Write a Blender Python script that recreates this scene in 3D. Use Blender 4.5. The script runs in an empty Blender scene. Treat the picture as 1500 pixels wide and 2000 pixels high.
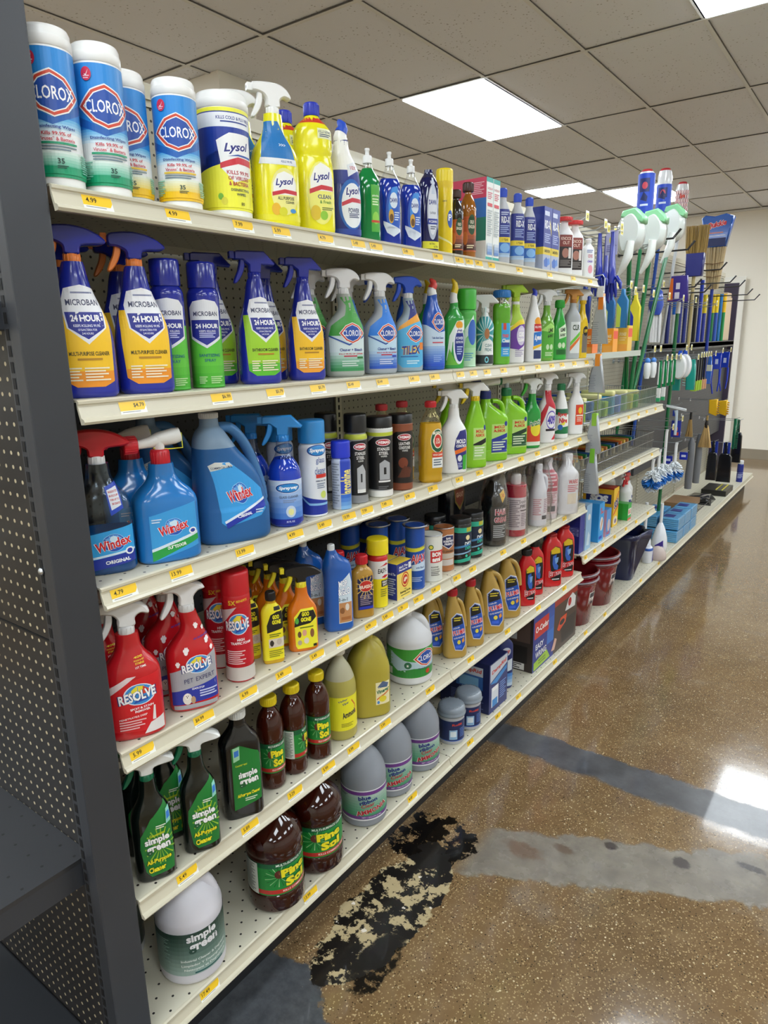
import bpy, bmesh, math, random
from mathutils import Vector, Matrix
random.seed(7)
PI = math.pi
scene = bpy.context.scene
C = scene.collection

# ------------------------------------------------------------------ camera
cam_d = bpy.data.cameras.new('camera')
cam = bpy.data.objects.new('camera', cam_d)
C.objects.link(cam)
scene.camera = cam
_r = Vector((0.8072460, 0.5899776, -0.0167428))
_u = Vector((-0.1294210, 0.2046167, 0.9702485))
_d = Vector((-0.5758508, 0.7810624, -0.2415315))
cam.matrix_world = Matrix(((_r.x, _u.x, -_d.x, 1.0956), (_r.y, _u.y, -_d.y, -0.6291),
                           (_r.z, _u.z, -_d.z, 1.5890), (0, 0, 0, 1)))
cam_d.sensor_fit = 'VERTICAL'
cam_d.sensor_height = 24.0
cam_d.lens = 24.0 * 1342.76 / 2000.0
cam_d.clip_start = 0.02
cam_d.clip_end = 60

# ------------------------------------------------------------------ world, exposure
world = bpy.data.worlds.new('world')
scene.world = world
world.use_nodes = True
world.node_tree.nodes['Background'].inputs[0].default_value = (0.9, 0.95, 1.0, 1)
world.node_tree.nodes['Background'].inputs[1].default_value = 0.0
vs = scene.view_settings
vs.view_transform = 'Standard'
vs.look = 'None'
vs.gamma = 1.0
vs.exposure = 0.0
PANEL = 14.0          # emission of the ceiling light panels
scene.cycles.max_bounces = 8
scene.cycles.diffuse_bounces = 4
scene.cycles.glossy_bounces = 3
scene.cycles.transmission_bounces = 6
scene.cycles.transparent_max_bounces = 16
scene.cycles.caustics_reflective = False
scene.cycles.caustics_refractive = False
scene.cycles.sample_clamp_indirect = 4.0
scene.cycles.use_denoising = True

# ------------------------------------------------------------------ materials
def lin(h):
    h = h.lstrip('#')
    v = [int(h[i:i + 2], 16) / 255 for i in (0, 2, 4)]
    return tuple((c / 12.92 if c <= .04045 else ((c + .055) / 1.055) ** 2.4) for c in v) + (1,)

_mats = {}
def mat(key):
    """'#rrggbb' + flag: '' plastic, 'l' printed label, '^' metal, '~' coloured liquid in a bottle, '*' clear film,
    'r' matt, 'w' translucent milky plastic, 'b' glossy bottle"""
    if key in _mats: return _mats[key]
    if not key.startswith('#'): raise KeyError(key)
    flag = key[7:]
    m = bpy.data.materials.new('mat_' + key.strip('#'))
    m.use_nodes = True
    nt = m.node_tree
    b = nt.nodes['Principled BSDF']
    I = b.inputs
    I['Base Color'].default_value = lin(key[:7])
    I['Roughness'].default_value = .32
    if flag == 'l': I['Roughness'].default_value = .38
    elif flag == '^': I['Metallic'].default_value = 1; I['Roughness'].default_value = .28
    elif flag == 'r': I['Roughness'].default_value = .7
    elif flag == 'b':
        I['Roughness'].default_value = .18; I['Coat Weight'].default_value = .35; I['Coat Roughness'].default_value = .06
    elif flag == '~':
        I['Roughness'].default_value = .07; I['Transmission Weight'].default_value = .22; I['IOR'].default_value = 1.4
        I['Coat Weight'].default_value = .6
    elif flag == 'w':
        I['Roughness'].default_value = .25; I['Transmission Weight'].default_value = .3; I['IOR'].default_value = 1.3
    elif flag == '*':
        tr = nt.nodes.new('ShaderNodeBsdfTransparent'); mx = nt.nodes.new('ShaderNodeMixShader')
        lw = nt.nodes.new('ShaderNodeLayerWeight'); lw.inputs[0].default_value = .35
        ma = nt.nodes.new('ShaderNodeMath'); ma.operation = 'MULTIPLY_ADD'; ma.inputs[1].default_value = .42; ma.inputs[2].default_value = .07
        nt.links.new(lw.outputs['Facing'], ma.inputs[0]); nt.links.new(ma.outputs[0], mx.inputs[0])
        gl = nt.nodes.new('ShaderNodeBsdfGlossy'); gl.inputs['Roughness'].default_value = .14; gl.inputs['Color'].default_value = lin(key[:7])
        nt.links.new(tr.outputs[0], mx.inputs[1]); nt.links.new(gl.outputs[0], mx.inputs[2]); nt.nodes.remove(b)
        nt.links.new(mx.outputs[0], nt.nodes['Material Output'].inputs[0])
    _mats[key] = m
    return m

class N:
    """small node-graph helper"""
    def __init__(s, name, rough=.5, base=None):
        s.m = bpy.data.materials.new(name); s.m.use_nodes = True; s.t = s.m.node_tree
        s.b = s.t.nodes['Principled BSDF']; s.b.inputs['Roughness'].default_value = rough
        if base: s.b.inputs['Base Color'].default_value = lin(base)
        s.co = s.t.nodes.new('ShaderNodeTexCoord').outputs['Object']
        _mats[name] = s.m
    def set(s, i, v):
        if hasattr(v, 'is_linked') or isinstance(v, bpy.types.NodeSocket): s.t.links.new(v, i)
        else: i.default_value = v
    def math(s, op, a, b=0, c=0, clamp=False):
        n = s.t.nodes.new('ShaderNodeMath'); n.operation = op; n.use_clamp = clamp
        s.set(n.inputs[0], a); s.set(n.inputs[1], b); s.set(n.inputs[2], c); return n.outputs[0]
    def sep(s, v=None):
        n = s.t.nodes.new('ShaderNodeSeparateXYZ'); s.t.links.new(v or s.co, n.inputs[0]); return n.outputs
    def noise(s, scale, detail=4, rough=.55, v=None, out=0):
        n = s.t.nodes.new('ShaderNodeTexNoise'); n.inputs['Scale'].default_value = scale
        n.inputs['Detail'].default_value = detail; n.inputs['Roughness'].default_value = rough
        s.t.links.new(v or s.co, n.inputs['Vector']); return n.outputs[out]
    def voro(s, scale, v=None, out='Distance'):
        n = s.t.nodes.new('ShaderNodeTexVoronoi'); n.inputs['Scale'].default_value = scale
        s.t.links.new(v or s.co, n.inputs['Vector']); return n.outputs[out]
    def ramp(s, f, stops):
        n = s.t.nodes.new('ShaderNodeValToRGB'); e = n.color_ramp.elements
        while len(e) < len(stops): e.new(.5)
        for k, (p, c) in enumerate(stops):
            e[k].position = p; e[k].color = lin(c) if isinstance(c, str) else (c, c, c, 1)
        s.set(n.inputs[0], f); return n.outputs[0]
    def mix(s, f, a, b):
        n = s.t.nodes.new('ShaderNodeMix'); n.data_type = 'RGBA'
        s.set(n.inputs[0], f)
        for i, v in ((6, a), (7, b)):
            s.set(n.inputs[i], lin(v) if isinstance(v, str) else v)
        return n.outputs[2]
    def step(s, v, lo, hi):
        n = s.t.nodes.new('ShaderNodeMapRange'); n.interpolation_type = 'SMOOTHSTEP'
        s.set(n.inputs[0], v); n.inputs[1].default_value = lo; n.inputs[2].default_value = hi; return n.outputs[0]
    def ell(s, cx, cy, rx, ry, wob=None, amt=0):
        x, y, _ = s.sep()
        a = s.math('POWER', s.math('DIVIDE', s.math('SUBTRACT', x, cx), rx), 2)
        a = s.math('ABSOLUTE', s.math('DIVIDE', s.math('SUBTRACT', x, cx), rx)); a = s.math('MULTIPLY', a, a)
        b = s.math('ABSOLUTE', s.math('DIVIDE', s.math('SUBTRACT', y, cy), ry)); b = s.math('MULTIPLY', b, b)
        d = s.math('SQRT', s.math('ADD', a, b))
        if wob is not None: d = s.math('MULTIPLY_ADD', s.math('SUBTRACT', wob, .5), amt, d)
        return d
    def dots(s, ua, va, du, dv, r, stagger=True):
        xs = s.sep(); u, v = xs[ua], xs[va]
        vv = s.math('DIVIDE', v, dv); row = s.math('FLOOR', vv)
        fv = s.math('SUBTRACT', s.math('FRACT', vv), .5)
        uu = s.math('DIVIDE', u, du)
        if stagger: uu = s.math('ADD', uu, s.math('MULTIPLY', s.math('MODULO', s.math('ABSOLUTE', row), 2), .5))
        fu = s.math('SUBTRACT', s.math('FRACT', uu), .5)
        a = s.math('MULTIPLY', fu, du); b = s.math('MULTIPLY', fv, dv)
        d = s.math('SQRT', s.math('ADD', s.math('MULTIPLY', a, a), s.math('MULTIPLY', b, b)))
        return s.math('LESS_THAN', d, r)
    def color(s, v): s.set(s.b.inputs['Base Color'], v if not isinstance(v, str) else lin(v)); return s
    def bump(s, h, st=.2, dist=.002):
        n = s.t.nodes.new('ShaderNodeBump'); n.inputs['Strength'].default_value = st; n.inputs['Distance'].default_value = dist
        s.t.links.new(h, n.inputs['Height']); s.t.links.new(n.outputs[0], s.b.inputs['Normal'])

# ------------------------------------------------------------------ mesh builder
class MB:
    def __init__(s): s.v = []; s.f = []; s.mi = []; s.sm = []; s.ms = []
    def slot(s, m):
        if m not in s.ms: s.ms.append(m)
        return s.ms.index(m)
    def add(s, vs_, fs, m, smooth=False):
        k = len(s.v); i = s.slot(m)
        s.v += [tuple(p) for p in vs_]
        for f in fs: s.f.append(tuple(k + a for a in f)); s.mi.append(i); s.sm.append(smooth)
        return s
    def box(s, x0, y0, z0, x1, y1, z1, m, bev=0):
        if bev <= 0:
            vs_ = [(x, y, z) for x in (x0, x1) for y in (y0, y1) for z in (z0, z1)]
            return s.add(vs_, [(0, 1, 3, 2), (4, 6, 7, 5), (0, 4, 5, 1), (2, 3, 7, 6), (0, 2, 6, 4), (1, 5, 7, 3)], m)
        b = bmesh.new(); bmesh.ops.create_cube(b, size=1)
        for v in b.verts: v.co = Vector(((x0 + x1) / 2 + v.co.x * (x1 - x0), (y0 + y1) / 2 + v.co.y * (y1 - y0), (z0 + z1) / 2 + v.co.z * (z1 - z0)))
        bmesh.ops.bevel(b, geom=b.edges[:], offset=bev, segments=2, affect='EDGES', profile=.6)
        s.bm(b, m); return s
    def bm(s, b, m, smooth=False, M=None):
        b.verts.ensure_lookup_table()
        for i, v in enumerate(b.verts): v.index = i
        s.add([(M @ v.co if M else v.co) for v in b.verts], [[v.index for v in f.verts] for f in b.faces], m, smooth); b.free(); return s
    def rings(s, rings, m, cap0=True, cap1=True, smooth=True):
        n = len(rings[0]); vs_ = [p for r in rings for p in r]; fs = []
        for k in range(len(rings) - 1):
            for i in range(n):
                j = (i + 1) % n; fs.append((k * n + i, k * n + j, (k + 1) * n + j, (k + 1) * n + i))
        s.add(vs_, fs, m, smooth)
        if cap0: s.add(rings[0], [tuple(range(n))[::-1]], m)
        if cap1: s.add(rings[-1], [tuple(range(n))], m)
        return s
    def lathe(s, prof, m, cx=0, cy=0, z0=0, seg=28, axis='z', cap0=True, cap1=True):
        rs = []
        for r, z in prof:
            ring = []
            for i in range(seg):
                a = 2 * PI * i / seg; p = (r * math.cos(a), r * math.sin(a), z)
                if axis == 'y': p = (p[0], p[2], -p[1])
                if axis == 'x': p = (p[2], p[1], -p[0])
                ring.append((cx + p[0], cy + p[1], z0 + p[2]))
            rs.append(ring)
        if axis in 'x': rs = [r[::1] for r in rs]
        return s.rings(rs, m, cap0, cap1)
    def tube(s, pts, r, m, seg=8, cap=True, flat=1.0):
        P = [Vector(p) for p in pts]; rs = []; n = len(P); up = None
        for k in range(n):
            t = (P[min(k + 1, n - 1)] - P[max(k - 1, 0)]).normalized()
            if up is None:
                up = Vector((1, 0, 0)) if abs(t.x) < .9 else Vector((0, 0, 1))
            a = (up - t * up.dot(t)).normalized(); up = a; b = t.cross(a)
            rr = r[k] if isinstance(r, (list, tuple)) else r
            rs.append([tuple(P[k] + a * (rr * flat * math.cos(2 * PI * i / seg)) + b * (rr * math.sin(2 * PI * i / seg))) for i in range(seg)])
        return s.rings(rs, m, cap, cap)
    def slab(s, out, T, m, r=.002, cx=0, cy=0, z0=0, sm=False, axis='x'):
        """outline in (y,z) metres extruded along x by +-T with rounded rims"""
        if sm: out = spline(out)
        n = len(out); area = sum(out[i][0] * out[(i + 1) % n][1] - out[(i + 1) % n][0] * out[i][1] for i in range(n))
        if area < 0: out = out[::-1]
        inn = []
        for i in range(n):
            a = Vector(out[i - 1]); b = Vector(out[i]); c = Vector(out[(i + 1) % n])
            t = (c - a); t = t.normalized() if t.length > 1e-9 else Vector((1, 0)); inn.append((b.x - t.y * r, b.y + t.x * r))
        rs = []
        for x, o in ((-T, inn), (-T + r, out), (T - r, out), (T, inn)):
            if axis == 'x': rs.append([(cx + x, cy + y, z0 + z) for y, z in o])
            elif axis == 'y': rs.append([(cx - y, cy + x, z0 + z) for y, z in o])
            else: rs.append([(cx + y, cy + z, z0 + x) for y, z in o])
        return s.rings(rs, m, smooth=True)
    def build(s, name, parent=None, loc=None, rot=None):
        me = bpy.data.meshes.new(name)
        me.from_pydata(s.v, [], s.f)
        for m in s.ms: me.materials.append(_mats[m] if m in _mats else mat(m))
        if s.f:
            me.polygons.foreach_set('material_index', s.mi); me.polygons.foreach_set('use_smooth', s.sm)
        me.update(); me.validate()
        o = bpy.data.objects.new(name, me); C.objects.link(o)
        if parent: o.parent = parent
        if loc: o.location = loc
        if rot: o.rotation_euler = rot
        return o

def spline(pts, k=4, closed=True):
    n = len(pts); out = []
    for i in range(n if closed else n - 1):
        p = [Vector(pts[(i + j - 1) % n]) if closed else Vector(pts[max(0, min(n - 1, i + j - 1))]) for j in range(4)]
        for q in range(k):
            t = q / k
            out.append(tuple(.5 * ((2 * p[1]) + (p[2] - p[0]) * t + (2 * p[0] - 5 * p[1] + 4 * p[2] - p[3]) * t * t + (3 * p[1] - p[0] - 3 * p[2] + p[3]) * t ** 3)))
    if not closed: out.append(tuple(pts[-1]))
    return out

def tag(o, label=None, cat=None, group=None, kind=None):
    if label: o['label'] = label
    if cat: o['category'] = cat
    if group: o['group'] = group
    if kind: o['kind'] = kind
    return o
def empty(name, loc, rz=0, label=None, cat=None, group=None, rot=None):
    o = bpy.data.objects.new(name, None); C.objects.link(o); o.empty_display_size = .02
    o.location = loc; o.rotation_euler = rot or (0, 0, rz)
    return tag(o, label, cat, group)
def copy_tree(o, loc, label=None, group=None, rz=None, parent=None):
    c = o.copy(); C.objects.link(c)
    if parent is None:
        c.location = loc
        if rz is not None: c.rotation_euler = (0, 0, rz)
    else: c.parent = parent
    if label: c['label'] = label
    if group: c['group'] = group
    for ch in list(o.children): copy_tree(ch, None, parent=c)
    return c
def struct(name, mb):
    o = mb.build(name); o['kind'] = 'structure'; return o

# ------------------------------------------------------------------ text
_tc = {}
def text2d(s, b=.0, sh=0.0):
    k = (s, b, sh)
    if k in _tc: return _tc[k]
    c = bpy.data.curves.new('lettering', 'FONT'); c.body = s; c.size = 1; c.offset = b; c.shear = sh; c.resolution_u = 2
    o = bpy.data.objects.new('lettering', c); me = o.to_mesh()
    vs_ = [(v.co.x, v.co.y) for v in me.vertices]; fs = [tuple(p.vertices) for p in me.polygons]
    o.to_mesh_clear(); bpy.data.objects.remove(o); bpy.data.curves.remove(c)
    if not vs_: vs_ = [(0, 0), (1, 0), (1, 1)]; fs = [(0, 1, 2)]
    x0 = min(p[0] for p in vs_); x1 = max(p[0] for p in vs_); y0 = min(p[1] for p in vs_); y1 = max(p[1] for p in vs_)
    vs_ = [(p[0] - (x0 + x1) / 2, p[1] - (y0 + y1) / 2) for p in vs_]
    _tc[k] = (vs_, fs, x1 - x0, y1 - y0); return _tc[k]

# ------------------------------------------------------------------ curved bodies and the labels printed on them
class Body:
    """superellipse sections: (z, half width along Y, half depth along X, centre y, exponent)"""
    def __init__(s, secs):
        s.secs = secs; s._c = {}
    def at(s, z):
        S = s.secs
        if z <= S[0][0]: return S[0][1:]
        for a, b in zip(S, S[1:]):
            if z <= b[0]:
                t = (z - a[0]) / max(1e-9, b[0] - a[0]); return tuple(p + (q - p) * t for p, q in zip(a[1:], b[1:]))
        return S[-1][1:]
    def pt(s, hw, hd, cy, n, t):
        c, q = math.cos(t), math.sin(t); e = 2 / n
        return hd * math.copysign(abs(c) ** e, c), cy + hw * math.copysign(abs(q) ** e, q)
    def tab(s, z):
        k = round(z, 3)
        if k not in s._c:
            hw, hd, cy, n = s.at(z); L = [0.0]; T = [0.0]; px, py = s.pt(hw, hd, 0, n, 0)
            for i in range(1, 49):
                t = PI * i / 48; x, y = s.pt(hw, hd, 0, n, t); L.append(L[-1] + math.hypot(x - px, y - py)); T.append(t); px, py = x, y
            s._c[k] = (L, T)
        return s._c[k]
    def surf(s, u, z, off):
        L, T = s.tab(z); a = min(abs(u), L[-1] - 1e-6)
        lo, hi = 0, 48
        while hi - lo > 1:
            m = (lo + hi) // 2
            if L[m] <= a: lo = m
            else: hi = m
        t = T[lo] + (T[hi] - T[lo]) * (a - L[lo]) / max(1e-9, L[hi] - L[lo]); t = math.copysign(t, u)
        hw, hd, cy, n = s.at(z); x, y = s.pt(hw, hd, 0, n, t)
        nx = math.copysign((abs(x) / hd) ** (n - 1) / hd, x); ny = math.copysign((abs(y) / hw) ** (n - 1) / hw, y)
        q = math.hypot(nx, ny) or 1
        return (x + nx / q * off, y + cy + ny / q * off, z)
    def mesh(s, mb, m, seg=48, cap1=True):
        rs = []
        for z, hw, hd, cy, n in s.secs:
            rs.append([(lambda p: (p[0], p[1], z))(s.pt(hw, hd, cy, n, 2 * PI * i / seg)) for i in range(seg)])
        mb.rings(rs, m, cap1=cap1)
class BoxBody(Body):
    def __init__(s, hw, hd, h): s.hw = hw; s.hd = hd; s.h = h
    def surf(s, u, z, off):
        if u < -s.hw: return (s.hd - (-s.hw - u), -s.hw - off, z)
        if u > s.hw: return (s.hd - (u - s.hw), s.hw + off, z)
        return (s.hd + off, u, z)
    def mesh(s, mb, m, **k): mb.box(-s.hd, -s.hw, 0, s.hd, s.hw, s.h, m, .0012)

def cuts(vs_, fs, us, zs):
    b = bmesh.new(); B = [b.verts.new((x, y, 0)) for x, y in vs_]
    for f in fs:
        try: b.faces.new([B[i] for i in f])
        except ValueError: pass
    if any(len(f) > 4 for f in fs): bmesh.ops.triangulate(b, faces=[f for f in b.faces if len(f.verts) > 4])
    xs = [v[0] for v in vs_]; ys = [v[1] for v in vs_]
    for S, lo, hi, no in ((us, min(xs), max(xs), (1, 0, 0)), (zs, min(ys), max(ys), (0, 1, 0))):
        for q in S:
            if lo + 2e-4 < q < hi - 2e-4:
                bmesh.ops.bisect_plane(b, geom=b.verts[:] + b.edges[:] + b.faces[:], plane_co=[c * q for c in no], plane_no=no)
    for i, v in enumerate(b.verts): v.index = i
    r = [(v.co.x, v.co.y) for v in b.verts], [[v.index for v in f.verts] for f in b.faces]
    b.free(); return r

def R(u0, v0, u1, v1, c): return ('r', u0, v0, u1, v1, c)
def P(pts, c): return ('p', pts, c)
def E(cu, cv, ru, rv, c): return ('e', cu, cv, ru, rv, c)
def T(s, cu, cv, h, c, w=None, b=.02, sh=0, rot=0): return ('t', s, cu, cv, h, c, w, b, sh, rot)
def G(u0, v0, u1, v1, a, b_, n=8):
    A, B = [[int(q[i:i + 2], 16) for i in (1, 3, 5)] for q in (a, b_)]
    return [R(u0, v0 + (v1 - v0) * k / n, u1, v0 + (v1 - v0) * (k + 1) / n, '#%02x%02x%02x' % tuple(int(A[i] + (B[i] - A[i]) * (k + .5) / n) for i in range(3))) for k in range(n)]
def SH(art, a, b):
    o = []
    for e in art:
        if isinstance(e, list): o.append(SH(e, a, b))
        elif e[0] == 'r': o.append(('r', e[1] * a + b, e[2], e[3] * a + b, e[4], e[5]))
        elif e[0] == 'p': o.append(('p', [(u * a + b, v) for u, v in e[1]], e[2]))
        elif e[0] == 'e': o.append(('e', e[1] * a + b, e[2], e[3] * a, e[4], e[5]))
        else: o.append(e[:2] + (e[2] * a + b,) + e[3:6] + ((e[6] or 1) * a,) + e[7:])
    return o
def L(u0, v0, u1, v1, n, c):
    o = []; h = (v1 - v0) / n
    for k in range(n):
        e = u1 - (u1 - u0) * (.0, .18, .07, .3)[k % 4]; o.append(R(u0, v1 - (k + .62) * h, e, v1 - (k + .12) * h, c))
    return o

def paint(mb, body, W, H, art, curved=True):
    """print the art on the body; u in half widths of arc from the front centre, v in body heights"""
    flat = []
    def walk(a):
        for e in a: (walk(e) if isinstance(e, list) else flat.append(e))
    walk(art)
    if isinstance(body, BoxBody): US = [-W, W]; ZS_ = []
    else:
        Lt, Tt = body.tab(.3 * H); US = sorted({q * v for v in Lt[::2] for q in (-1, 1)}); ZS_ = [q[0] for q in body.secs]
    for k, e in enumerate(flat):
        off = .0004 + k * .00006
        c = None
        if e[0] == 'r':
            _, u0, v0, u1, v1, c = e
            us = [u0 * W] + [q for q in US if u0 * W + 2e-4 < q < u1 * W - 2e-4] + [u1 * W]
            zs = [v0 * H] + [q for q in ZS_ if v0 * H + 2e-4 < q < v1 * H - 2e-4] + [v1 * H]
            vs_ = [(u, z) for z in zs for u in us]; q = len(us)
            fs = [(j * q + i, j * q + i + 1, (j + 1) * q + i + 1, (j + 1) * q + i) for j in range(len(zs) - 1) for i in range(q - 1)]
        else:
            if e[0] == 'p': pts = [(u * W, v * H) for u, v in e[1]]; c = e[2]
            elif e[0] == 'e': pts = [(e[1] * W + e[3] * W * math.cos(2 * PI * i / 26), e[2] * H + e[4] * H * math.sin(2 * PI * i / 26)) for i in range(26)]; c = e[5]
            if e[0] == 't':
                _, s_, cu, cv, h, c, w, b_, sh, rot = e
                tv, fs, tw, th = text2d(s_, b_, sh); sy = h * H / th; sx = sy if w is None else w * W / tw
                ca, sa = math.cos(rot), math.sin(rot)
                vs_ = [(cu * W + x * sx * ca - y * sy * sa, cv * H + x * sx * sa + y * sy * ca) for x, y in tv]
                if h * H > .011 and US and ZS_: vs_, fs = cuts(vs_, fs, US, [])
            else:
                ar = sum(pts[i - 1][0] * pts[i][1] - pts[i][0] * pts[i - 1][1] for i in range(len(pts)))
                if ar < 0: pts = pts[::-1]
                vs_, fs = cuts(pts, [tuple(range(len(pts)))], US, ZS_)
        mb.add([body.surf(u, z, off) for u, z in vs_], fs, c + ('' if len(c) > 7 else 'l'))

# ================================================================== the setting
CEIL = 3.105; WALL_Y = 9.45
# floor: worn polished concrete with aggregate, patched trenches and old tar-like adhesive stains
f = N('concrete_floor', .12)
x, y, z = f.sep()
w1 = f.noise(1.6, 5); w2 = f.noise(9, 6, .65); w3 = f.noise(30, 5, .7); wf = f.noise(110, 3, .7)
base = f.ramp(w1, [(.3, '#665136'), (.5, '#755d3f'), (.7, '#816a4c')])
base = f.mix(f.math('MULTIPLY', f.step(w2, .45, .8), .5), base, '#937b57')
base = f.mix(f.math('MULTIPLY', f.step(f.noise(3.3, 6, .6), .55, .75), .6), base, '#857a6e')
sp = f.voro(150); base = f.mix(f.math('MULTIPLY', f.math('MULTIPLY', f.step(sp, .42, .2), f.step(wf, .42, .58)), .8), base, '#c9b083')
sp3 = f.voro(62); base = f.mix(f.math('MULTIPLY', f.step(sp3, .2, .12), f.step(w3, .48, .56)), base, '#dccba8')
sp2 = f.voro(120); base = f.mix(f.math('MULTIPLY', f.step(sp2, .30, .16), f.step(w3, .47, .53)), base, '#3a2c1c')
# light grey smear of patching compound across the aisle
yy = f.math('ADD', y, f.math('MULTIPLY', f.math('SUBTRACT', w2, .5), .16)); yy = f.math('ADD', yy, f.math('MULTIPLY', x, -.5))
band = f.math('MULTIPLY', f.step(yy, .815, .835), f.step(yy, 1.07, 1.05)); band = f.math('MULTIPLY', band, f.step(x, .16, .24))
smear = f.ramp(f.noise(14, 6, .7), [(.3, '#6b645b'), (.7, '#8d8679')])
base = f.mix(band, base, smear)
for cx, cy, rx, ry, c in ((.55, 1.31, .022, .018, '#2e221c'), (.75, 1.36, .028, .03, '#2a1e20'), (.43, 1.21, .04, .02, '#5c4a3c'), (.93, 1.46, .045, .016, '#2a2024'), (.33, 1.13, .07, .035, '#6b5849')):
    base = f.mix(f.math('MULTIPLY', f.step(f.ell(cx, cy, rx, ry, w3, 1.4), 1.1, .7), .85), base, c)
# dark grey trench patch
y2 = f.math('ADD', y, f.math('MULTIPLY', f.math('SUBTRACT', w2, .5), .09))
b2 = f.math('MULTIPLY', f.step(y2, 1.60, 1.63), f.step(y2, 1.79, 1.775))
base = f.mix(b2, base, f.ramp(f.noise(8, 6, .7), [(.3, '#38383a'), (.7, '#5c5d60')]))
# grey-painted patch by the kick plate
gp = f.step(f.ell(.02, .12, .26, .29, w2, .5), 1.04, .99)
base = f.mix(gp, base, f.ramp(w3, [(.35, '#3b3d41'), (.7, '#54575b')]))
gp2 = f.step(f.ell(.2, -.2, .2, .25, w2, .5), 1.0, .9); base = f.mix(gp2, base, '#5a5c5e')
# black adhesive stain with pale scraped middle
n5 = f.noise(15, 8, .7)
xt = f.math('ADD', x, f.math('MULTIPLY', f.math('SUBTRACT', y, .7), .16))
s1 = f.step(f.math('SQRT', f.math('ADD', f.math('POWER', f.math('ABSOLUTE', f.math('DIVIDE', f.math('SUBTRACT', xt, .115), .105)), 2), f.math('POWER', f.math('ABSOLUTE', f.math('DIVIDE', f.math('SUBTRACT', y, .72), .30)), 2.4))), 1.0, .99)
s1 = f.step(f.math('MULTIPLY_ADD', f.math('SUBTRACT', w2, .5), 1.1, f.ell(.115, .70, .112, .30)), 1.02, .98)
s2 = f.step(f.ell(.07, 1.0, .13, .13, w2, 1.8), 1.02, .96)
s3 = f.step(f.ell(.19, .53, .055, .12, w2, 1.2), 1.02, .85)
base = f.mix(s1, base, f.mix(f.step(n5, .50, .53), '#120f0d', '#b3a27c'))
base = f.mix(f.math('MULTIPLY', s1, f.step(f.noise(24, 3, .5), .66, .69)), base, '#ded6c8')
base = f.mix(f.math('MULTIPLY', s2, f.step(n5, .44, .47)), base, '#0e0c0b')
base = f.mix(f.math('MULTIPLY', s3, f.step(w3, .38, .5)), base, '#171411')
f.color(base)
dark = f.math('MAXIMUM', s1, f.math('MAXIMUM', b2, f.math('MAXIMUM', f.math('MULTIPLY', band, .8), gp)))
f.set(f.b.inputs['Roughness'], f.math('ADD', f.math('MULTIPLY_ADD', w2, .16, .05), f.math('MULTIPLY', dark, .18)))
f.b.inputs['Specular IOR Level'].default_value = .6
f.b.inputs['Coat Weight'].default_value = .35; f.b.inputs['Coat Roughness'].default_value = .04
f.bump(f.math('ADD', f.math('MULTIPLY', w2, .6), f.math('MULTIPLY', w3, .4)), .16, .003)
g = MB(); g.box(-7, -5, -.1, 6, WALL_Y + .2, 0, 'concrete_floor'); struct('floor', g)

# ceiling: lay-in acoustic tiles
f = N('ceiling_tile', .9)
n = f.noise(60, 3, .6); pit = f.math('MULTIPLY', f.step(f.voro(42), .24, .12), f.step(f.noise(7, 3), .42, .6))
f.color(f.mix(f.math('MULTIPLY', pit, .75), f.mix(f.math('MULTIPLY', f.noise(1.1, 3), .5), '#e6e8ee', '#dcdfe5'), '#8a8782'))
f.bump(n, .15, .002)
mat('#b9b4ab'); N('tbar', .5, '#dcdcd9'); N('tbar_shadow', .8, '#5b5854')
panels = [(-1.725, 3.45, 1.2192), (-2.335, 6.6, .50), (-1.70, 7.18, 1.1), (.105, 2.231, 1.2), (.105, -1.427, 1.2), (.105, 5.888, 1.2)] + \
         [(x_, y_, 1.2) for x_ in (1.935, 3.765) for y_ in (-3.865, -1.427, 1.01, 3.45, 5.888, 7.7)] + [(x_, y_, 1.2) for x_ in (-3.555, -5.385) for y_ in (-3.865, -1.427, 1.01, 3.45, 5.888)] + [(-1.725, -3.865, 1.2), (-1.725, -1.427, 1.2), (.105, -3.865, 1.2)]  # unseen panels are added, most of them to lift the ceiling's ambient light
g = MB()
xs = [-1.725 + .61 * k for k in range(-9, 13)]; ys = [3.45 + 1.2192 * k for k in range(-7, 5)] + [WALL_Y]
for i in range(len(xs) - 1):
    for j in range(len(ys) - 1):
        x0, x1, y0, y1 = xs[i], xs[i + 1], ys[j], ys[j + 1]
        cx, cy = (x0 + x1) / 2, (y0 + y1) / 2
        dz = random.uniform(0, .004)
        hole = [p for p in panels if abs(p[0] + .305 - cx) < .25 and p[1] < y1 - .05 and p[1] + p[2] > y0 + .05]
        if not hole: g.box(x0 + .003, y0 + .003, CEIL + dz, x1 - .003, y1 - .003, CEIL + .02, 'ceiling_tile')
        else:
            a, b = max(y0, hole[0][1]), min(y1, hole[0][1] + hole[0][2])
            if a - y0 > .03: g.box(x0 + .003, y0, CEIL, x1 - .003, a, CEIL + .02, 'ceiling_tile')
            if y1 - b > .03: g.box(x0 + .003, b, CEIL, x1 - .003, y1, CEIL + .02, 'ceiling_tile')
struct('ceiling', g)
g = MB()
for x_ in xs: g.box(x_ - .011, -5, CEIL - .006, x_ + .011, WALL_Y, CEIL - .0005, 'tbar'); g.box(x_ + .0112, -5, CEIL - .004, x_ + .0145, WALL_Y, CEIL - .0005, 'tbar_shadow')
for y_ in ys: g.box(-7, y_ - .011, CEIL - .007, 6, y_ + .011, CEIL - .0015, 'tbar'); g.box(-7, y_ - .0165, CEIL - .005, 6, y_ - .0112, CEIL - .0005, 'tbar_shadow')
struct('trim_1', g)
em = bpy.data.materials.new('light_panel'); em.use_nodes = True; nt = em.node_tree; nt.nodes.remove(nt.nodes['Principled BSDF'])
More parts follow.
